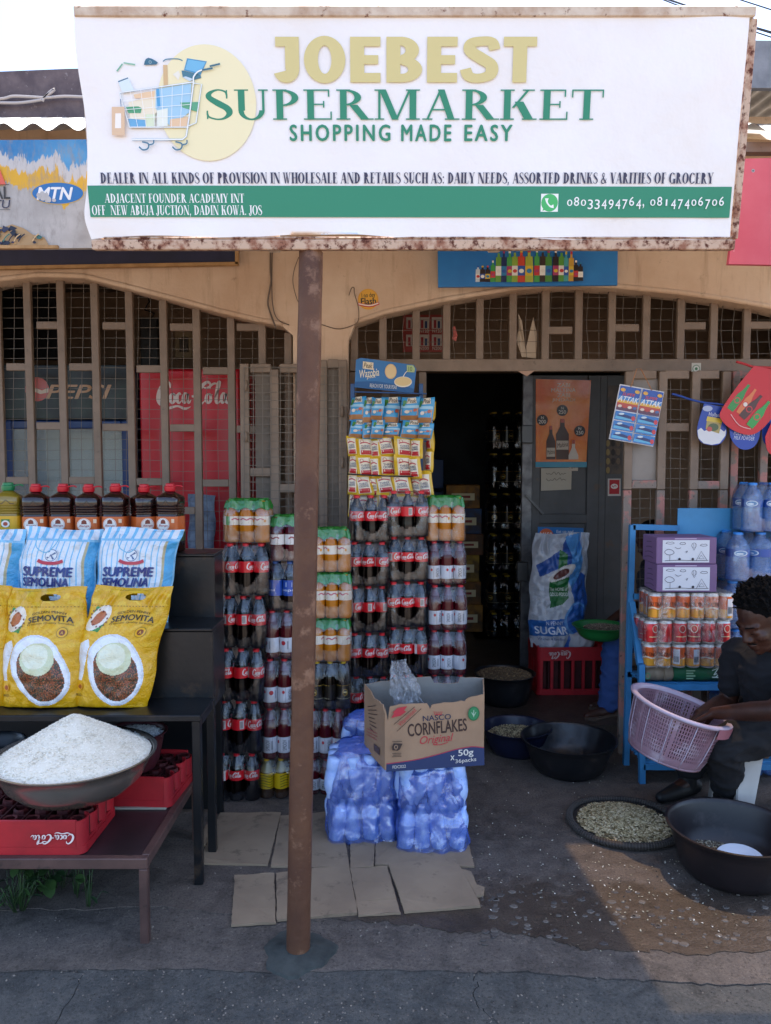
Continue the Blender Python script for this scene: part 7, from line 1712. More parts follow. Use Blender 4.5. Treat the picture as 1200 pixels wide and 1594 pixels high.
# green and brown bundle lying on the shelf
rl = thing('noodle_bundle', 'brown and green printed bundle lying under the can trays', 'bundle', (at(1070, 1060, 4.0).x, 4.0, z_sh))
for x0, x1, c_, nm in ((1004, 1048, '#8c7a64', 'brown_part'), (1049, 1142, '#1f5a38', 'green_part')):
    b_ = MB(); a, c = at(x0, 1050, 3.96), at(x1, 1050, 3.96); n = 10
    b_.tube([Vector((a.x + (c.x - a.x) * i / n, 4.01 + .004 * math.sin(i * 2), z_sh + .043)) for i in range(n + 1)], [.042 + .002 * math.sin(i * 1.7) for i in range(n + 1)], 14); b_.build(nm, mat('bundle_' + nm, c_, .45, c2='#3c3a30', ns=9, lo=.55, hi=.75), rl, world=True, smooth=True, auto=50)
P_N = Panel((0, 3.962, 0)); pr = Print(P_N); pr.text('Indomie', P_N.box(1084, 1046, 1112, 1060), '#c8d4c4', rot=-1.1, bold=.02) if False else pr.text('Ny', P_N.box(1106, 1042, 1122, 1056), '#c8d4c8', bold=.02, rot=-1.2)
for k in range(4): pr.rect(*P_N.box(1068, 1043 + k * 4, 1082 - k % 2 * 3, 1045 + k * 4), '#8cae8c')
q = P_N.px(1008, 1052); pr.disc(q[0], q[1], .014, .018, '#5c8a64', 14); pr.disc(q[0], q[1], .009, .012, '#8c7a64', 12); pr.build('printing', PRINT, rl, world=True)
# can trays
def can_mesh(kind):
    b2 = MB(); r, h = .0345, .118
    b2.lathe([(.026, 0), (.030, .002), (r, .010), (r, h - .014), (.029, h - .004), (.030, h - .001), (.028, h)], 16)
    top, bot, sil = ('#d2602c', '#e0a23a', '#c8c4bc') if kind == 'malt' else ('#cdb98a', '#c02a30', '#d0ccc4')
    def cc(z): return sil if (z < .009 or z > h - .010) else (bot if z < h * (.42 if kind == 'malt' else .62) else top)
    b2.c = [cc(sum(b2.v[i][2] for i in f) / len(f)) for f in b2.f]; out = []
    # finer body colour bands
    b2.lathe([(r * 1.004, .012), (r * 1.004, h * .40)], 16, c=bot, cap0=False, cap1=False); b2.lathe([(r * 1.004, h * .40), (r * 1.004, h * (.86 if kind == 'malt' else .62))], 16, c=top if kind == 'malt' else bot, cap0=False, cap1=False)
    pr_ = Print(cyl_panel(r * 1.008))
    if kind == 'malt':
        pr_.text('MALTINA', (-.033, h * .50, .033, h * .66), '#2c1a18', bold=.03, shear=.2); pr_.stroke([(-.04, h * .40), (-.01, h * .47), (.02, h * .42), (.045, h * .5)], .007, '#e0d4c0', 4)
        pr_.rect(.055, .02, .075, h * .8, '#d8d4cc', 2, 1); pr_.rect(-.085, .02, -.055, h * .8, '#c8d0dc', 2, 1); [pr_.rect(-.082 + i * .004, .03, -.080 + i * .004, h * .5, '#3a3a40') for i in range(6)]
    else:
        pr_.disc(0, h * .66, .017, .020, '#d8d0c0', 16); pr_.disc(0, h * .66, .013, .016, '#b8342c', 16); pr_.rect(-.03, h * .3, .03, h * .34, '#d8c8a0', 4, 1); pr_.rect(.05, .02, .07, h * .6, '#d8d0c8', 2, 1)
    b2.add(pr_.v, pr_.f); b2.c = b2.c[:len(b2.c) - len(pr_.f)] + pr_.c
    o = b2.build('can', mat('can_metal', 'attr', .28, metal=.45), smooth=True, auto=40, origin=False); me = o.data; bpy.data.objects.remove(o); return me
CM = {k: can_mesh(k) for k in ('malt', 'red')}
M_FILM_C = film_mat('tray_film', '#d8d8e0', .0, .38, rough=.10, ns=13, bst=.9, gloss=.75, fres=.4)
def tray_film(W, D, h, seed):
    b2 = MB()
    def side(u, v):
        a = 2 * PI * u; e = 9.0; ca, sa = math.cos(a), math.sin(a); q = 1 / (abs(ca) ** e + abs(sa) ** e) ** (1 / e); x, y = W / 2 * ca * q, D / 2 * sa * q
        d = .002 + noise.noise(Vector((x * 28 + seed, y * 28, v * 4))) * .003; s_ = 1 if v < .92 else .985
        return ((x + d * ca) * s_, (y + d * sa) * s_, h * v * 1.0)
    b2.grid(side, 96, 10); b2.grid(lambda u, v: ((u - .5) * W * .99, (v - .5) * D * .98, h + .0015 + noise.noise(Vector((u * 9, v * 9, seed))) * .003), 16, 8)
    return b2
rr7 = random.Random(31)
for k, (kd, x0, x1, y0, y1, lab) in enumerate((('malt', 1004, 1138, 1003, 1038, 'bottom of the three'), ('red', 1003, 1140, 966, 1003, 'middle one with red cans'), ('malt', 1012, 1144, 923, 966, 'top of the three'))):
    zb_ = [z_sh + .086, 0, 0][0] if k == 0 else zt3
    Yc = 3.93; a, c = at(x0, y1, Yc), at(x1, y1, Yc); zt3 = at(1070, y0, Yc).z; W = c.x - a.x
    t = thing('can_tray', 'shrink-wrapped tray of drink cans on the blue rack, ' + lab, 'can tray', ((a.x + c.x) / 2, Yc + .105, zb_), rr7.uniform(-.03, .03), 'can trays on the blue rack')
    s = W / (6 * .069); hs = (zt3 - zb_ - .002) / .119
    for i in range(6):
        for j in range(3):
            o = bpy.data.objects.new('can', CM[kd]); col.objects.link(o); o.parent = t; o.location = ((i - 2.5) * W / 6, (j - 1) * .07, .001); o.scale = (s * .99, s * .99, hs); o.rotation_euler = (0, 0, rr7.choice([rr7.uniform(-.5, .5), rr7.uniform(-.4, .4), rr7.uniform(1.2, 2.4)]))
    tray_film(W, .21, zt3 - zb_ - .001, k * 5).build('shrink_wrap', M_FILM_C, t, smooth=True)
# purple cartons
M_PUR = mat('purple_carton', '#7d5f88', .55, c2='#72567c', ns=4)
zq = zt3 + .003
for k, (x0, x1, y0) in enumerate(((1023, 1116, 878), (1020, 1114, 836))):
    Yc = 3.94; a, c = at(x0, 900, Yc), at(x1, 900, Yc); z1 = at(1070, y0, Yc).z
    t = thing('purple_carton', ('purple carton with a white picture panel, lower of two', 'purple carton with a white picture panel, upper of two')[k], 'carton', ((a.x + c.x) / 2, Yc + .1, zq), R(-1 + 2 * k))
    W, H = c.x - a.x, z1 - zq - .002; b_ = MB(); b_.box(-W / 2, W / 2, -.1, .1, 0, H, bev=.003); b_.build('box', M_PUR, t)
    pr = Print(Panel((0, -.1, 0))); D_ = '#3c3848'
    def S_(u, v): return (-W / 2 + W * u, H * v)
    pr.rect(*S_(.10, .06), *S_(.88, .90), '#d8dae0'); pr.rect(*S_(.3, .935), *S_(.66, .965), '#c8b8d0')
    ln = lambda pts, w_=.0022, sm=3: pr.stroke([S_(*q) for q in pts], w_, D_, sm)
    for cx, cy, s_ in ((.22, .78, .07), (.43, .76, .05), (.78, .70, .06)): ln([(cx - s_, cy), (cx - s_ * .5, cy + .05), (cx, cy + .04), (cx + s_ * .6, cy + .05), (cx + s_, cy), (cx, cy - .03), (cx - s_, cy)])
    q = S_(.62, .70); pr.disc(q[0], q[1], .013, .014, D_, 16); pr.disc(q[0], q[1], .0112, .0122, '#d8dae0', 16); ln([(.60, .60), (.62, .52), (.64, .60)], .002, 0); ln([(.60, .78), (.61, .70), (.60, .63)], .0015); ln([(.64, .78), (.635, .70), (.64, .63)], .0015)
    ln([(.17, .36), (.13, .46), (.19, .56), (.26, .52), (.29, .42), (.23, .35), (.17, .36)]); ln([(.22, .36), (.22, .12)], .002, 0); ln([(.14, .13), (.4, .15), (.6, .13), (.86, .14)], .0025)
    ln([(.66, .14), (.74, .48), (.84, .14)], .0022, 0); ln([(.70, .2), (.74, .34), (.79, .2), (.70, .2)], .002, 0); ln([(.30, .64), (.35, .58), (.40, .62)]); ln([(.49, .42), (.51, .50), (.48, .46)])
    for cx in (.38, .60): q = S_(cx, .19); pr.disc(q[0], q[1], .007, .007, '#2c2834', 9)
    pr.build('printing', PRINT, t)
    pr = Print(Panel((-W / 2, .1, 0), (0, -1, 0), (0, 0, 1)));
    for i in range(4): pr.stroke([(.03 + i * .01, .02 + i * .028), (.10, .03 + i * .026), (.16 - i * .01, .025 + i * .028)], .004, '#4a3458', 3)
    pr.build('side_print', PRINT, t); zq = z1
# bottled water packs at the right edge
M_FILM_W = None
WY = 4.02; zz_ = .002
for k, (x0, x1, y1) in enumerate(((1128, 1240, 1130), (1130, 1240, 1055), (1130, 1240, 980), (1128, 1238, 905), (1132, 1242, 828), (1156, 1250, 750))):
    a, c = at(x0, 1000, WY), at(x1, 1000, WY); z1 = at(1170, y1, WY).z
    pack('water', 'blue bottled water pack at the right edge, %s from the floor' % ORD[k], (a.x + c.x) / 2, WY, zz_, c.x - a.x, z1 - zz_ - .003, R(rr7.uniform(-4, 4)), 'water packs stacked at the right edge'); zz_ = z1

# ------------------------------------------------------------------ hanging cards
def card(name, label, cat, pts, Y, m, t=.003, grp=None, tilt=0.0):
    th = thing(name, label, cat, at(*pts[0], Y), group=grp)
    b2 = MB(); b2.extrude([(at(x, y, Y).x, at(x, y, Y).z) for x, y in pts], lambda u, v, q: (u, q, v), Y + t, Y); b2.build('card', m, th, world=True); return th
M_CW = mat('card_white', '#d8dce4', .4)
Q4 = lambda X_, Y2: (930 + X_ / 4.444, 560 + Y2 / 4.444)
YA = 4.30; at_c = card('glue_card', 'blue and white hanging card of glue tubes on the right gate', 'card', [Q4(78, 548), Q4(385, 602), Q4(462, 222), Q4(155, 168)], YA, M_CW)
P_A = Panel((0, YA, 0)); pr = Print(P_A)
def QA(s, t): # s across 0..1, t down 0..1 on the tilted card
    x = 155 + (462 - 155) * s + (78 - 155) * t; y = 168 + (222 - 168) * s + (548 - 168) * t; return P_A.px(*Q4(x, y))
def qd(s0, t0, s1, t1, c): pr.poly([QA(s0, t1), QA(s1, t1), QA(s1, t0), QA(s0, t0)], c)
for s0, s1 in ((.02, .485), (.515, .98)):
    qd(s0, .02, s1, .46, '#1d4fae'); qd(s0, .26, s1, .34, '#e0b03c'); qd(s0, .32, s1, .455, '#b84434'); qd(s0, .40, s1, .455, '#5c3050'); qd(s0, .20, s1, .27, '#4a8cd0')
    m_ = (s0 + s1) / 2; b = P_A.px(*Q4(0, 0)); q = QA(m_, .25); pr.text('ATTAK', (q[0] - .058, q[1] - .014, q[0] + .058, q[1] + .016), '#e8eef6', bold=.03, shear=.35, rot=-.16); q = QA(m_ - .02, .16); pr.text('SUPER', (q[0] - .034, q[1] - .008, q[0] + .034, q[1] + .008), '#d84838', bold=.03, shear=.35, rot=-.16)
    for ds, c_ in ((-.16, '#e0a83c'), (.16, '#e0b040')): q = QA(m_ + ds, .09); pr.disc(q[0], q[1], .014, .010, c_, 12, rot=-.2)
    for i in range(4): q = QA(s0 + .07 + i * .11, .385); pr.disc(q[0], q[1], .012, .008, ['#d8c8c0', '#b83838', '#e8e0d8', '#4a64a0'][i], 9)
    for k in range(3):
        t0 = .48 + k * .175; qd(s0, t0, s1, t0 + .155, '#2a76c4'); qd(s0 + .02, t0 + .09, s1 - .02, t0 + .135, '#5cb0dc'); a_, b2_ = QA(s0 + .05, t0 + .075), QA(s1 - .06, t0 + .09); pr.stroke([a_, ((a_[0] + b2_[0]) / 2, (a_[1] + b2_[1]) / 2 + .004), b2_], [.004, .016, .012], '#1c2c6c', 3); q = QA(s1 - .05, t0 + .09); pr.disc(q[0], q[1], .011, .014, '#c83848', 9); q = QA(s0 + .14, t0 + .04); pr.disc(q[0], q[1], .016, .006, '#c8dcec', 9)
pr.build('printing', PRINT_G, at_c, world=True)
b_ = MB(); b_.tube([at(*Q4(230, 190), YA - .004), at(*Q4(272, 62), YA), at(*Q4(300, 62), YA), at(*Q4(378, 216), YA - .004)], .0025, 5); b_.build('string', mat('tan_string', '#a8744c', .8), at_c, world=True)
def dang(label, pts, Y, m, painter=None):
    o = card('hanging_tag', label, 'tag', [(p.x, p.y) for p in cat_rom([(x, y, 0) for x, y in pts[2:]], 4)] + list(pts[:2]), Y, m, grp='tags strung along the right gate')
    if painter: P = Panel((0, Y, 0)); pr_ = Print(P); painter(pr_, P); pr_.build('printing', PRINT_G, o, world=True)
    return o
M_TB = mat('tag_blue', '#2c4aa8', .35); M_TR = mat('tag_red', '#c8242e', .35)
def pt1(pr, P):
    pr.poly([P.px(*q) for q in ((1085.5, 670), (1091, 666), (1096, 671), (1104, 668), (1112, 672), (1120, 667), (1127, 672), (1130, 668), (1129, 678), (1120, 690), (1108, 692.5), (1095, 690), (1087, 682))], '#d8dce4'); pr.poly([P.px(*q) for q in ((1101, 648), (1125, 652), (1119, 675), (1098, 668))], '#a8985c'); pr.poly([P.px(*q) for q in ((1101, 648), (1125, 652), (1123, 659), (1099, 655))], '#d0b840'); q = P.px(1110, 665); pr.disc(q[0], q[1], .03, .022, '#4a5c3c', 12); q = P.px(1104, 668); pr.disc(q[0], q[1], .016, .014, '#b84a48', 10); pr.text('Hollandia', P.box(1103, 643, 1127, 649), '#d8dcec', bold=.02, rot=-.14); pr.disc(*P.px(1101, 636), .028, .016, '#a8b4d8', 12)
dang('blue and white milk tag with a rounded foot hanging beside the glue card', [(1123, 633), (1096, 628), (1089, 650), (1085, 670), (1090, 687), (1106, 693), (1122, 690), (1131, 674), (1127, 650)], 4.28, M_TB, pt1)
def pt2(pr, P):
    pr.text('FULL CREAM', P.box(1142, 671, 1175, 678), '#d0d8f0', bold=.02, rot=-.06, shear=.2); pr.text('MILK POWDER', P.box(1142, 679, 1174, 685), '#d0d8f0', bold=.02, rot=-.06, shear=.2)
dang('blue milk powder tag partly behind the red bottle tag', [(1184, 640), (1138, 636), (1136, 660), (1137, 680), (1147, 695), (1160, 700), (1174, 695), (1182, 680), (1184, 660)], 4.27, M_TB, pt2)
def pt3(pr, P):
    for (x0, y0, x1, y1, c, w_) in ((1136, 638, 1166, 599, '#2f8a3c', .042), (1150, 644, 1176, 606, '#d8743c', .040), (1154, 650, 1185, 616, '#4a1a18', .044), (1166, 664, 1197, 625, '#2f9a44', .046)):
        a_, b2_ = P.px(x0, y0), P.px(x1, y1); L = lambda t: (a_[0] + (b2_[0] - a_[0]) * t, a_[1] + (b2_[1] - a_[1]) * t)
        pr.stroke([L(0), L(.15), L(.55), L(.72), L(.88), L(1)], [w_ * .9, w_, w_ * .95, w_ * .55, w_ * .36, w_ * .36], c); q = L(.38); pr.disc(q[0], q[1], w_ * .42, w_ * .42, '#c83038' if c != '#4a1a18' else '#c8242e', 12); pr.disc(q[0], q[1], w_ * .3, w_ * .3, '#e0d8d0' if c == '#d8743c' else c, 10)
    pr.stroke([P.px(1137, 645), P.px(1150, 662), P.px(1168, 668)], .004, '#e0b0b0', 3)
dang('red tag printed with four soft drink bottles at the right edge', [(1245, 585), (1174, 569), (1150, 598), (1124, 636), (1122, 652), (1140, 669), (1166, 677), (1186, 668), (1210, 640), (1240, 600)], 4.25, M_TR, pt3)
dang('blue tag cut by the right edge behind the red tags', [(1240, 640), (1190, 640), (1186, 665), (1190, 690), (1215, 700), (1238, 680)], 4.28, M_TB); dang('small red tag cut by the right edge, lowest of the string', [(1240, 655), (1202, 655), (1191, 680), (1194, 700), (1206, 710), (1230, 706), (1240, 690)], 4.24, M_TR)
b_ = MB(); b_.tube([at(p.x, p.y, 4.285) for p in cat_rom([(1046, 613, 0), (1060, 617, 0), (1075, 622, 0), (1098, 627, 0), (1125, 630, 0), (1150, 638, 0), (1200, 640, 0), (1260, 630, 0)], 4)], .006, 6); tag(b_.build('blue_cord', mat('cord_blue', '#24489c', .6), smooth=True), 'twisted blue cord holding the hanging tags', 'cord')
b_ = MB(); b_.tube([at(p.x, p.y, 4.26) for p in cat_rom([(1146, 563, 0), (1160, 567, 0), (1172, 571, 0), (1190, 572, 0), (1250, 575, 0)], 4)], .007, 6); tag(b_.build('red_ribbon', mat('ribbon_red', '#b82c34', .5), smooth=True), 'red ribbon tying the bottle tag to the rail', 'ribbon')
# rags caught in the transom
for i, (pts, c_, lab) in enumerate(((((704, 510), (706, 520), (703, 528), (710, 531), (712, 522), (708, 508)), '#b8625c', 'small pink rag caught in the transom grille'), (((806, 488), (808, 510), (804, 530), (812, 556), (834, 558), (836, 520), (830, 494), (826, 510), (818, 545), (812, 500)), '#b8a894', 'pale torn plastic rag caught in the transom grille'))):
    b_ = MB(); b_.extrude([(at(x, y, GR + .045).x, at(x, y, GR + .045).z) for x, y in pts], lambda u, v, q: (u, q + .008 * math.sin(v * 60 + u * 90), v), GR + .045, GR + .049); tag(b_.build('rag', mat('rag%d' % i, c_, .8)), lab, 'rag')
b_ = MB(); b_.extrude([(at(x, y, GR - .012).x, at(x, y, GR - .012).z) for x, y in ((806, 578), (832, 577), (820, 586))], lambda u, v, q: (u, q, v), GR - .016, GR - .012); tag(b_.build('cloth_scrap', mat('scrap_pink', '#b0907c', .8)), 'small cloth corner hanging from the rail over the doorway', 'cloth')
# ------------------------------------------------------------------ people
def ell(mb, c, r, M3=None, n=12, m=8):
    V = []; c = Vector(c)
    for j in range(m + 1):
        th = PI * j / m
        for i in range(n):
            ph = 2 * PI * i / n; q = Vector((r[0] * math.sin(th) * math.cos(ph), r[1] * math.sin(th) * math.sin(ph), r[2] * math.cos(th)))
            V.append(c + (M3 @ q if M3 else q))
    mb.add(V, [(j * n + i, (j + 1) * n + i, (j + 1) * n + (i + 1) % n, j * n + (i + 1) % n) for j in range(m) for i in range(n)]); return mb
def tcap(mb, p0, r0, p1, r1, flat=1.0, n=14):
    p0, p1 = Vector(p0), Vector(p1); d = (p1 - p0); L = d.length; d.normalize(); x = d.orthogonal().normalized(); y = d.cross(x)
    prof = [(r0 * math.sin(a), -r0 * math.cos(a)) for a in (.15, .6, 1.1)] + [(r0 + (r1 - r0) * t, L * t) for t in (0, .25, .5, .75, 1)] + [(r1 * math.cos(a), L + r1 * math.sin(a)) for a in (.5, 1.0, 1.42)]
    V = [p0 + d * z + x * (q * math.cos(2 * PI * i / n)) + y * (q * math.sin(2 * PI * i / n)) for q, z in prof for i in range(n)]
    Fs = [(j * n + i, j * n + (i + 1) % n, (j + 1) * n + (i + 1) % n, (j + 1) * n + i) for j in range(len(prof) - 1) for i in range(n)] + [tuple(range(n - 1, -1, -1)), tuple((len(prof) - 1) * n + i for i in range(n))]
    mb.add(V, Fs); return mb
def chain(mb, pts, rs):
    for a, b, ra, rb in zip(pts, pts[1:], rs, rs[1:]): tcap(mb, a, ra, b, rb)
    return mb
def fuse(name, mb, voxel, mat_, parent, smooth=4, disp=None):
    """melt overlapping volumes into one continuous surface"""
    o = mb.build(name, mat_, origin=False)
    md = o.modifiers.new('r', 'REMESH'); md.mode = 'VOXEL'; md.voxel_size = voxel; md.use_smooth_shade = True
    if smooth: s_ = o.modifiers.new('s', 'SMOOTH'); s_.iterations = smooth; s_.factor = .5
    tmp = bpy.data.scenes.new('melt'); tmp.collection.objects.link(o); col.objects.unlink(o); vl = tmp.view_layers[0]; vl.update(); dg = vl.depsgraph
    me = bpy.data.meshes.new_from_object(o.evaluated_get(dg)); old = o.data; col.objects.link(o); bpy.data.scenes.remove(tmp)
    o.modifiers.clear(); o.data = me; bpy.data.meshes.remove(old)
    L = parent.location
    n = len(me.vertices); co = [0.0] * (3 * n); me.vertices.foreach_get('co', co); no = [0.0] * (3 * n); me.vertices.foreach_get('normal', no); out = []
    for i in range(n):
        q = Vector(co[3 * i:3 * i + 3])
        if disp: q = q + disp(q, Vector(no[3 * i:3 * i + 3]))
        out += [q.x - L[0], q.y - L[1], q.z - L[2]]
    me.vertices.foreach_set('co', out); me.update()
    me.polygons.foreach_set('use_smooth', [True] * len(me.polygons)); o.parent = parent; return o
M_SKIN = mat('dark_skin', '#45291f', .46, c2='#341f18', ns=14, bs=140, bst=.2, spec=.4)
M_HAIR = mat('black_hair', '#070607', .95, bs=160, bst=.8, spec=.15); M_TEE = mat('navy_tee', '#0e1018', .9, c2='#0b0d14', ns=12, bs=90, bst=.15); M_TRO = mat('dark_trousers', '#0c0d12', .9, c2='#121319', ns=6, bs=70, bst=.15); M_SHOE = mat('black_shoe', '#101114', .6)
def cloth(amp, f1, seed): return lambda co, n: n * (amp * .7 * noise.noise(co * f1 + Vector((seed, 0, 0))) + amp * 1.5 * ((1 - abs(noise.noise(co * 7 + Vector((0, 0, co.z * 9 + seed))))) ** 4 - .35) + amp * .5 * (1 - abs(noise.noise(co * 19 + Vector((seed, co.z * 20, 0))))) ** 3)
def head_frame(H, f, up=(0, 0, 1), k=1.0):
    f = Vector(f).normalized(); s = Vector(up).cross(f).normalized(); u = f.cross(s).normalized()
    M3 = Matrix((f, s, u)).transposed()
    return (lambda x, y, z: Vector(H) + M3 @ Vector((x, y, z)) * k), M3
def head(mb, T, M3, k):
    e = lambda c, r: ell(mb, T(*c), [q * k for q in r], M3, 16, 12)
    e((-.012, 0, .03), (.098, .076, .090)); e((.028, 0, -.03), (.066, .061, .085)); e((.045, 0, -.082), (.043, .044, .036)); e((.070, 0, -.102), (.019, .022, .017))
    tcap(mb, T(.086, 0, .010), .009 * k, T(.108, 0, -.030), .0125 * k); 
    for s in (-1, 1):
        e((.098, s * .013, -.036), (.012, .010, .009)); e((.060, s * .036, -.028), (.028, .024, .024)); e((-.008, s * .077, -.012), (.022, .008, .034)); e((-.002, s * .083, -.010), (.012, .006, .026))
        e((.076, s * .031, -.004), (.014, .018, .010)); tcap(mb, T(.086, s * .008, .014), .010 * k, T(.072, s * .048, .018), .008 * k)
    e((.090, 0, -.061), (.014, .024, .0085)); e((.087, 0, -.076), (.013, .021, .009))
def hand(mb, W_, d, palm_n, k=1.0, curl=.5):
    """wrist point W_, pointing direction d, palm facing palm_n"""
    d = Vector(d).normalized(); n = Vector(palm_n).normalized(); s = d.cross(n).normalized(); n = s.cross(d).normalized(); W_ = Vector(W_)
    P = lambda a, b, c: W_ + (d * a + s * b + n * c) * k
    for b in (-.030, -.010, .010, .028): tcap(mb, P(.01, b * .6, 0), .014 * k, P(.085, b, .002), .0125 * k)
    for b, L in ((-.032, .062), (-.011, .078), (.011, .074), (.031, .058)):
        p1 = P(.085, b, .002); p2 = P(.085 + L * .48, b * 1.12, .012 * curl + .006); p3 = P(.085 + L * .78, b * 1.15, .03 * curl + .01); p4 = P(.085 + L * .92, b * 1.15, .05 * curl + .012)
        chain(mb, [p1, p2, p3, p4], [.0098 * k, .009 * k, .0083 * k, .0075 * k])
    chain(mb, [P(.02, -.032, .004), P(.05, -.058, .016), P(.078, -.066, .026), P(.098, -.066, .034)], [.014 * k, .0115 * k, .0102 * k, .009 * k])

man = thing('person', 'seated man in navy tee and dark trousers picking seeds in a pink basket', 'person', (1.62, 3.45, 0))
fwd = Vector((-.78, -.62, 0)).normalized(); lft = Vector((0, 0, 1)).cross(fwd).normalized()      # his left: towards the viewer, right of picture
Hc = at(1186, 962, 3.27); C_ = at(1203, 1052, 3.42); Pv = at(1228, 1150, 3.52); Pv.z = .52
SLp = C_ + lft * .165 + Vector((0, 0, .075)); SRp = C_ - lft * .165 + Vector((0, 0, .075)); Nk = C_ + Vector((-.02, -.02, .13))
ELp = at(1207, 1106, 3.12); WLp = at(1112, 1110, 3.34); ERp = at(1134, 1090, 3.60); WRp = at(1088, 1112, 3.50)
HLp = Pv + lft * .09; HRp = Pv - lft * .09
KLp = at(1126, 1160, 3.36); ALp = at(1136, 1290, 3.52); ALp.z = .10; KRp = at(1092, 1150, 3.78); ARp = at(1070, 1212, 3.80); ARp.z = .12
hk = 1.13
T, M3 = head_frame(Hc, (-.80, -.30, -.50), k=hk)
mb = MB(); head(mb, T, M3, hk); chain(mb, [T(-.035, 0, -.07), Nk], [.058, .062])
chain(mb, [Nk + Vector((0, 0, -.02)), C_], [.056, .10]); chain(mb, [C_, Pv], [.11, .11]); tcap(mb, SLp, .055, SRp, .055)
chain(mb, [SLp, ELp, ELp.lerp(WLp, .35), WLp], [.056, .043, .043, .027]); chain(mb, [SRp, ERp, ERp.lerp(WRp, .35), WRp], [.056, .042, .042, .027])
hand(mb, WLp, (WLp - ELp).normalized() * .6 + Vector((-.4, .25, -.5)), (-.3, .3, -.9)); hand(mb, WRp, (WRp - ERp).normalized() * .5 + Vector((-.4, -.1, -.4)), (-.1, -.5, -.8))
chain(mb, [HLp, KLp, ALp], [.085, .056, .04]); chain(mb, [HRp, KRp, ARp], [.085, .056, .04])
for A, d in ((ALp, Vector((-.75, -.5, 0))), (ARp, Vector((-.8, -.45, 0)))): chain(mb, [A, A + Vector((0, 0, -.05)), A + d.normalized() * .15 + Vector((0, 0, -A.z + .03))], [.04, .04, .025])
fuse('body', mb, .0055, M_SKIN, man, 5)
# hair: cap of tight curls
mb = MB(); ell(mb, T(-.026, 0, .052), (.100 * hk, .081 * hk, .078 * hk), M3, 20, 14); rh = random.Random(3)
for _ in range(1100):
    v = Vector((rh.gauss(0, 1), rh.gauss(0, 1), rh.gauss(.55, .8))).normalized()
    if v.z < -.12 or (v.x > .55 and v.z < .45): continue
    c = T(-.026 + v.x * .098, v.y * .080, .050 + v.z * .083); r = rh.uniform(.004, .008); d_ = (c - T(-.026, 0, .03)).normalized(); tcap(mb, c, r, c + (d_ + Vector((rh.uniform(-.6, .6), rh.uniform(-.6, .6), rh.uniform(-.3, .6)))) * rh.uniform(.008, .020), r * .6, n=5)
fuse('hair', mb, .0036, M_HAIR, man, 0)
for s in (-1, 1):
    mb = MB(); tcap(mb, T(.098, s * .014, .021), .0036, T(.083, s * .044, .022), .003); fuse('eyebrow', mb, .003, M_HAIR, man, 1)
    mb = MB(); tcap(mb, T(.089, s * .020, -.010), .0022, T(.082, s * .043, -.009), .002); fuse('eyelash', mb, .002, M_HAIR, man, 0)
mb = MB(); tcap(mb, T(.090, -.024, -.054), .0038, T(.101, 0, -.049), .0045); tcap(mb, T(.101, 0, -.049), .0045, T(.090, .024, -.054), .0038); fuse('moustache', mb, .003, M_HAIR, man, 1)
# tee
mb = MB(); chain(mb, [Nk + Vector((0, 0, -.035)), C_ + Vector((0, 0, .03)), C_.lerp(Pv, .5), Pv + Vector((0, 0, -.02))], [.058, .150, .165, .155]); tcap(mb, SLp, .066, SRp, .066); tcap(mb, SLp + Vector((0, 0, .0)), .064, C_, .12); tcap(mb, SRp, .064, C_, .12)
chain(mb, [SLp, SLp.lerp(ELp, .62)], [.068, .066]); chain(mb, [SRp, SRp.lerp(ERp, .62)], [.068, .064]); fuse('tee_shirt', mb, .008, M_TEE, man, 3, cloth(.008, 11, 3))
mb = MB(); chain(mb, [Pv + Vector((0, 0, .02)), Pv - Vector((0, 0, .02))], [.145, .14]); chain(mb, [HLp, KLp, KLp.lerp(ALp, .5), ALp.lerp(KLp, .08)], [.105, .084, .074, .070]); chain(mb, [HRp, KRp, KRp.lerp(ARp, .5), ARp.lerp(KRp, .18)], [.105, .082, .070, .064]); tcap(mb, HLp, .10, HRp, .10); fuse('trousers', mb, .008, M_TRO, man, 3, cloth(.010, 12, 7))
for A, d in ((ALp, Vector((-.75, -.5, 0)).normalized()), (ARp, Vector((-.8, -.45, 0)).normalized())):
    mb = MB(); g0 = Vector((A.x, A.y, 0)); chain(mb, [g0 - d * .05 + Vector((0, 0, .042)), g0 + d * .08 + Vector((0, 0, .038)), g0 + d * .19 + Vector((0, 0, .03))], [.042, .042, .028]); tcap(mb, g0 + Vector((0, 0, .05)), .045, g0 + Vector((0, 0, .10)), .046)
    fuse('shoe', mb, .006, M_SHOE, man, 2, lambda co, n: Vector((0, 0, max(0.0, .003 - co.z))))

# pink basket on his lap
M_BASK = mat('pink_basket_plastic', '#8e6c7a', .5, c2='#9a7f8a', ns=6, wear='#b0a0ac', ws=9, wlo=.5, whi=.66); M_BRIM = mat('pale_basket_rim', '#b4a8b8', .4, c2='#a898ac', ns=5)
bt = at(1060, 1098, 3.44); bk = thing('basket', 'pink perforated plastic basket tilted on the seated man\'s lap', 'basket', bt, rot=(R(4), R(16), R(0)))
RB, RBb, HB_ = .205, .160, .235
def bw(off): return lambda u, v: ((RBb + (RB - RBb) * v ** .55 + off) * math.cos(2 * PI * u), (RBb + (RB - RBb) * v ** .55 + off) * math.sin(2 * PI * u), -HB_ + HB_ * v)
NU, NV = 220, 52
def kp(u, v):
    i, j = int(u * NU), int(v * NV)
    if v < .16 or v > .90: return True
    return i % 2 == 0 or j % 4 == 0 or i % 30 in (0, 1, 2)
b_ = MB(); b_.grid(bw(0), NU, NV, keep=kp); b_.grid(bw(-.004), NU, NV, keep=kp); tag(b_.build('perforated_wall', M_BASK, bk), kind='stuff')
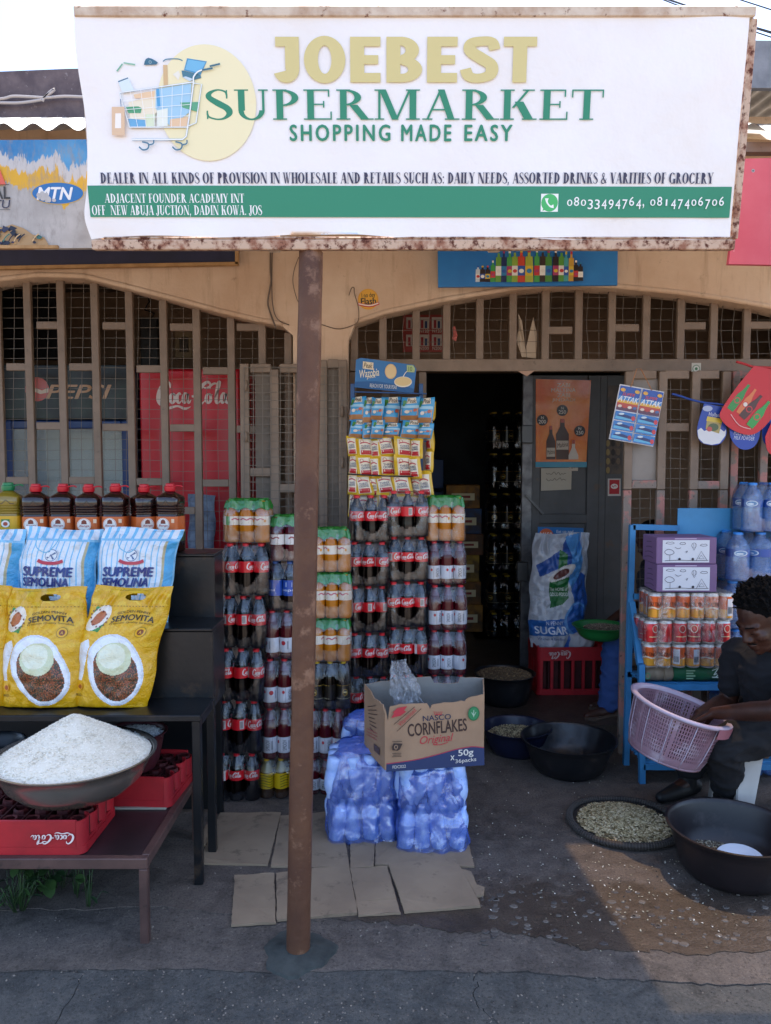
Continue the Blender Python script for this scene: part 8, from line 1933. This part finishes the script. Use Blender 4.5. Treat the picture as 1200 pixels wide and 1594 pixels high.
b_ = MB(); b_.lathe([(RBb, -HB_), (RBb + .006, -HB_ - .004), (RBb + .006, -HB_ + .006), (RBb * .9, -HB_ + .004), (.001, -HB_ + .004)], 48, cap1=False); b_.build('base', M_BASK, bk, smooth=True)
b_ = MB(); b_.lathe([(RB - .006, -.012), (RB + .004, -.016), (RB + .022, -.008), (RB + .024, .002), (RB + .012, .008), (RB - .004, .003), (RB - .008, -.010)], 64, cap0=False, cap1=False); b_.build('rim', M_BRIM, bk, smooth=True)
b_ = MB()
for i in range(12):
    a = 2 * PI * i / 12; b_.tube([((RBb + (RB - RBb) * v ** .55 + .003) * math.cos(a + .02), (RBb + (RB - RBb) * v ** .55 + .003) * math.sin(a + .02), -HB_ + HB_ * v) for v in (0, .25, .5, .75, .97)], .0026, 5)
tag(b_.build('ribs', M_BRIM, bk, smooth=True), kind='stuff')
b_ = MB(); b_.grid(lambda u, v: ((RB + .026) * math.cos(-1.15 + .75 * u), (RB + .026) * math.sin(-1.15 + .75 * u), -.045 + .045 * v), 10, 2); b_.build('handle_tab', mat('handle_pink', '#98606c', .45), bk, smooth=True)

# white plastic chair under him
M_CHR = mat('worn_white_plastic', '#b8b6b2', .5, c2='#a4a19c', ns=5, wear='#7c766e', ws=12, wlo=.62, whi=.72)
chx, chy = Pv.x - .08, Pv.y + .03; ch = thing('plastic_chair', 'worn white plastic chair under the seated man at the right edge', 'chair', (chx, chy, 0), R(-8))
b_ = MB(); b_.box(-.21, .21, -.21, .21, .395, .42, bev=.012); b_.build('seat', M_CHR, ch)
for sx in (-1, 1):
    for sy in (-1, 1):
        b_ = MB(); t0, t1 = Vector((sx * .185, sy * .185, .394)), Vector((sx * .20, sy * .215, 0)); px_, py_ = Vector((-sx * 1.0, 0, 0)), Vector((0, -sy * 1.0, 0))
        for dirv, wt, wb in ((px_, .105, .052), (py_, .105, .052)):
            nrm = Vector((-dirv.y, dirv.x, 0)) * .005
            V = [t0 - nrm, t0 + dirv * wt - nrm, t1 + dirv * wb - nrm, t1 - nrm]; V += [q + nrm * 2 for q in V]
            b_.add(V, [(3, 2, 1, 0), (4, 5, 6, 7), (0, 1, 5, 4), (1, 2, 6, 5), (2, 3, 7, 6), (3, 0, 4, 7)])
        b_.build('leg', M_CHR, ch)
b_ = MB(); b_.grid(lambda u, v: (.20 + .05 * v + .02 * math.sin(PI * u), -.2 + .4 * u, .421 + .42 * v), 10, 8); b_.grid(lambda u, v: (.21 + .05 * v + .02 * math.sin(PI * u), .2 - .4 * u, .421 + .42 * v), 10, 8); b_.build('backrest', M_CHR, ch, smooth=True)
# cardboard box behind his legs
b_ = MB(); a, c = at(1128, 1230, 3.92), at(1175, 1230, 3.92); b_.box(a.x - .28, c.x + .1, 3.98, 4.17, .118, .118 + .22, bev=.004); tag(b_.build('brown_box', mat('brown_box', '#8c6c4c', .8, c2='#7c5e42', ns=5)), 'plain brown carton on the lowest rack slats behind the man', 'carton')

# second person, inside the doorway behind the rack
P2 = thing('person', 'person in blue trousers mostly hidden behind the gate post with a green basin', 'person', (at(1010, 1090, 4.95).x, 4.95, VF))
Hp = Vector((at(1040, 900, 5.0).x, 5.02, .52)); kn = Vector((at(958, 1020, 4.86).x, 4.86, .55)); an = Vector((at(948, 1095, 4.80).x, 4.80, .16)); kn2 = kn + Vector((.06, .2, 0)); an2 = an + Vector((.08, .2, 0)); Ch = Hp + Vector((-.06, 0, .38)); Hd = Hp + Vector((-.12, -.02, .66))
T2, M32 = head_frame(Hd, (-.85, -.25, -.45)); mb = MB(); head(mb, T2, M32, 1.0); chain(mb, [T2(-.03, 0, -.07), Ch + Vector((0, 0, .08)), Ch, Hp], [.055, .06, .12, .13]); tcap(mb, Ch + Vector((0, -.16, .08)), .055, Ch + Vector((0, .16, .08)), .055)
for s in (-1, 1):
    e0 = Ch + Vector((-.03, s * .19, -.14)); w0 = Vector((at(962, 1000, 4.8).x, 4.92 + s * .12, .62)); chain(mb, [Ch + Vector((0, s * .16, .08)), e0, w0], [.055, .042, .028]); hand(mb, w0, (-.6, -.1 * s, -.3), (0, -.7 * s, .3))
for k_, a_ in ((kn, an), (kn2, an2)): chain(mb, [Hp, k_, a_, a_ + Vector((0, 0, -.05))], [.09, .055, .038, .036]); chain(mb, [a_ + Vector((.02, 0, -.045)), a_ + Vector((-.09, -.05, -.052)), a_ + Vector((-.16, -.08, -.058))], [.034, .032, .022])
fuse('body', mb, .007, M_SKIN, P2, 4)
M_BTR = mat('blue_trousers', '#2c4a84', .85, c2='#26406f', ns=8, bs=80, bst=.15); mb = MB()
for k_, a_ in ((kn, an), (kn2, an2)): chain(mb, [Hp, k_, a_ + Vector((0, 0, .0))], [.11, .078, .066])
fuse('trousers', mb, .009, M_BTR, P2, 3, cloth(.008, 12, 5))
mb = MB(); chain(mb, [Ch + Vector((0, 0, .06)), Ch, Hp], [.07, .135, .145]); tcap(mb, Ch + Vector((0, -.16, .08)), .064, Ch + Vector((0, .16, .08)), .064); fuse('shirt', mb, .009, mat('dim_shirt', '#2a2a30', .85), P2, 3, cloth(.007, 10, 9))
mb = MB(); ell(mb, T2(-.022, 0, .045), (.096, .080, .078), M32, 16, 10); fuse('hair', mb, .007, M_HAIR, P2, 1)
for a_ in (an, an2):
    b_ = MB(); q = a_ + Vector((-.06, -.035, 0)); d = Vector((-.86, -.5, 0)); s = Vector((.5, -.86, 0)); pts = [q + d * (x * .13) + s * (y * .045) for x, y in ((-1, -.7), (-.6, -.9), (.2, -.8), (.7, -1), (1, -.3), (1, .4), (.7, 1), (.1, .8), (-.6, .8), (-1, .6))]
    b_.extrude([(p.x, p.y) for p in pts], lambda u, v, t: (u, v, t), VF + .002, VF + .018); b_.build('sandal', mat('sandal', '#5c4c40', .7), P2, world=True)
b_ = MB(); sx_, sy_ = Hp.x + .02, Hp.y; b_.box(sx_ - .16, sx_ + .16, sy_ - .16, sy_ + .16, VF + .002, .41, bev=.01); tag(b_.build('stool', mat('dim_stool', '#4a4038', .7)), 'low dark stool under the person with the green basin', 'stool')
p = at(938, 984, 4.74); basin('plastic_basin', 'wide green basin held beside the gate post in the doorway', 'basin', (p.x, 4.80, p.z - .05), .165, .085, .11, mat('green_basin', '#1f6a34', .35), n=36); fill('grain_heap', 'grain in the green basin beside the gate post', p.x + .03, 4.80, p.z + .012, .13, 400, .010, ['#7a6c5c', '#5c5044', '#948674'], 14, .015)
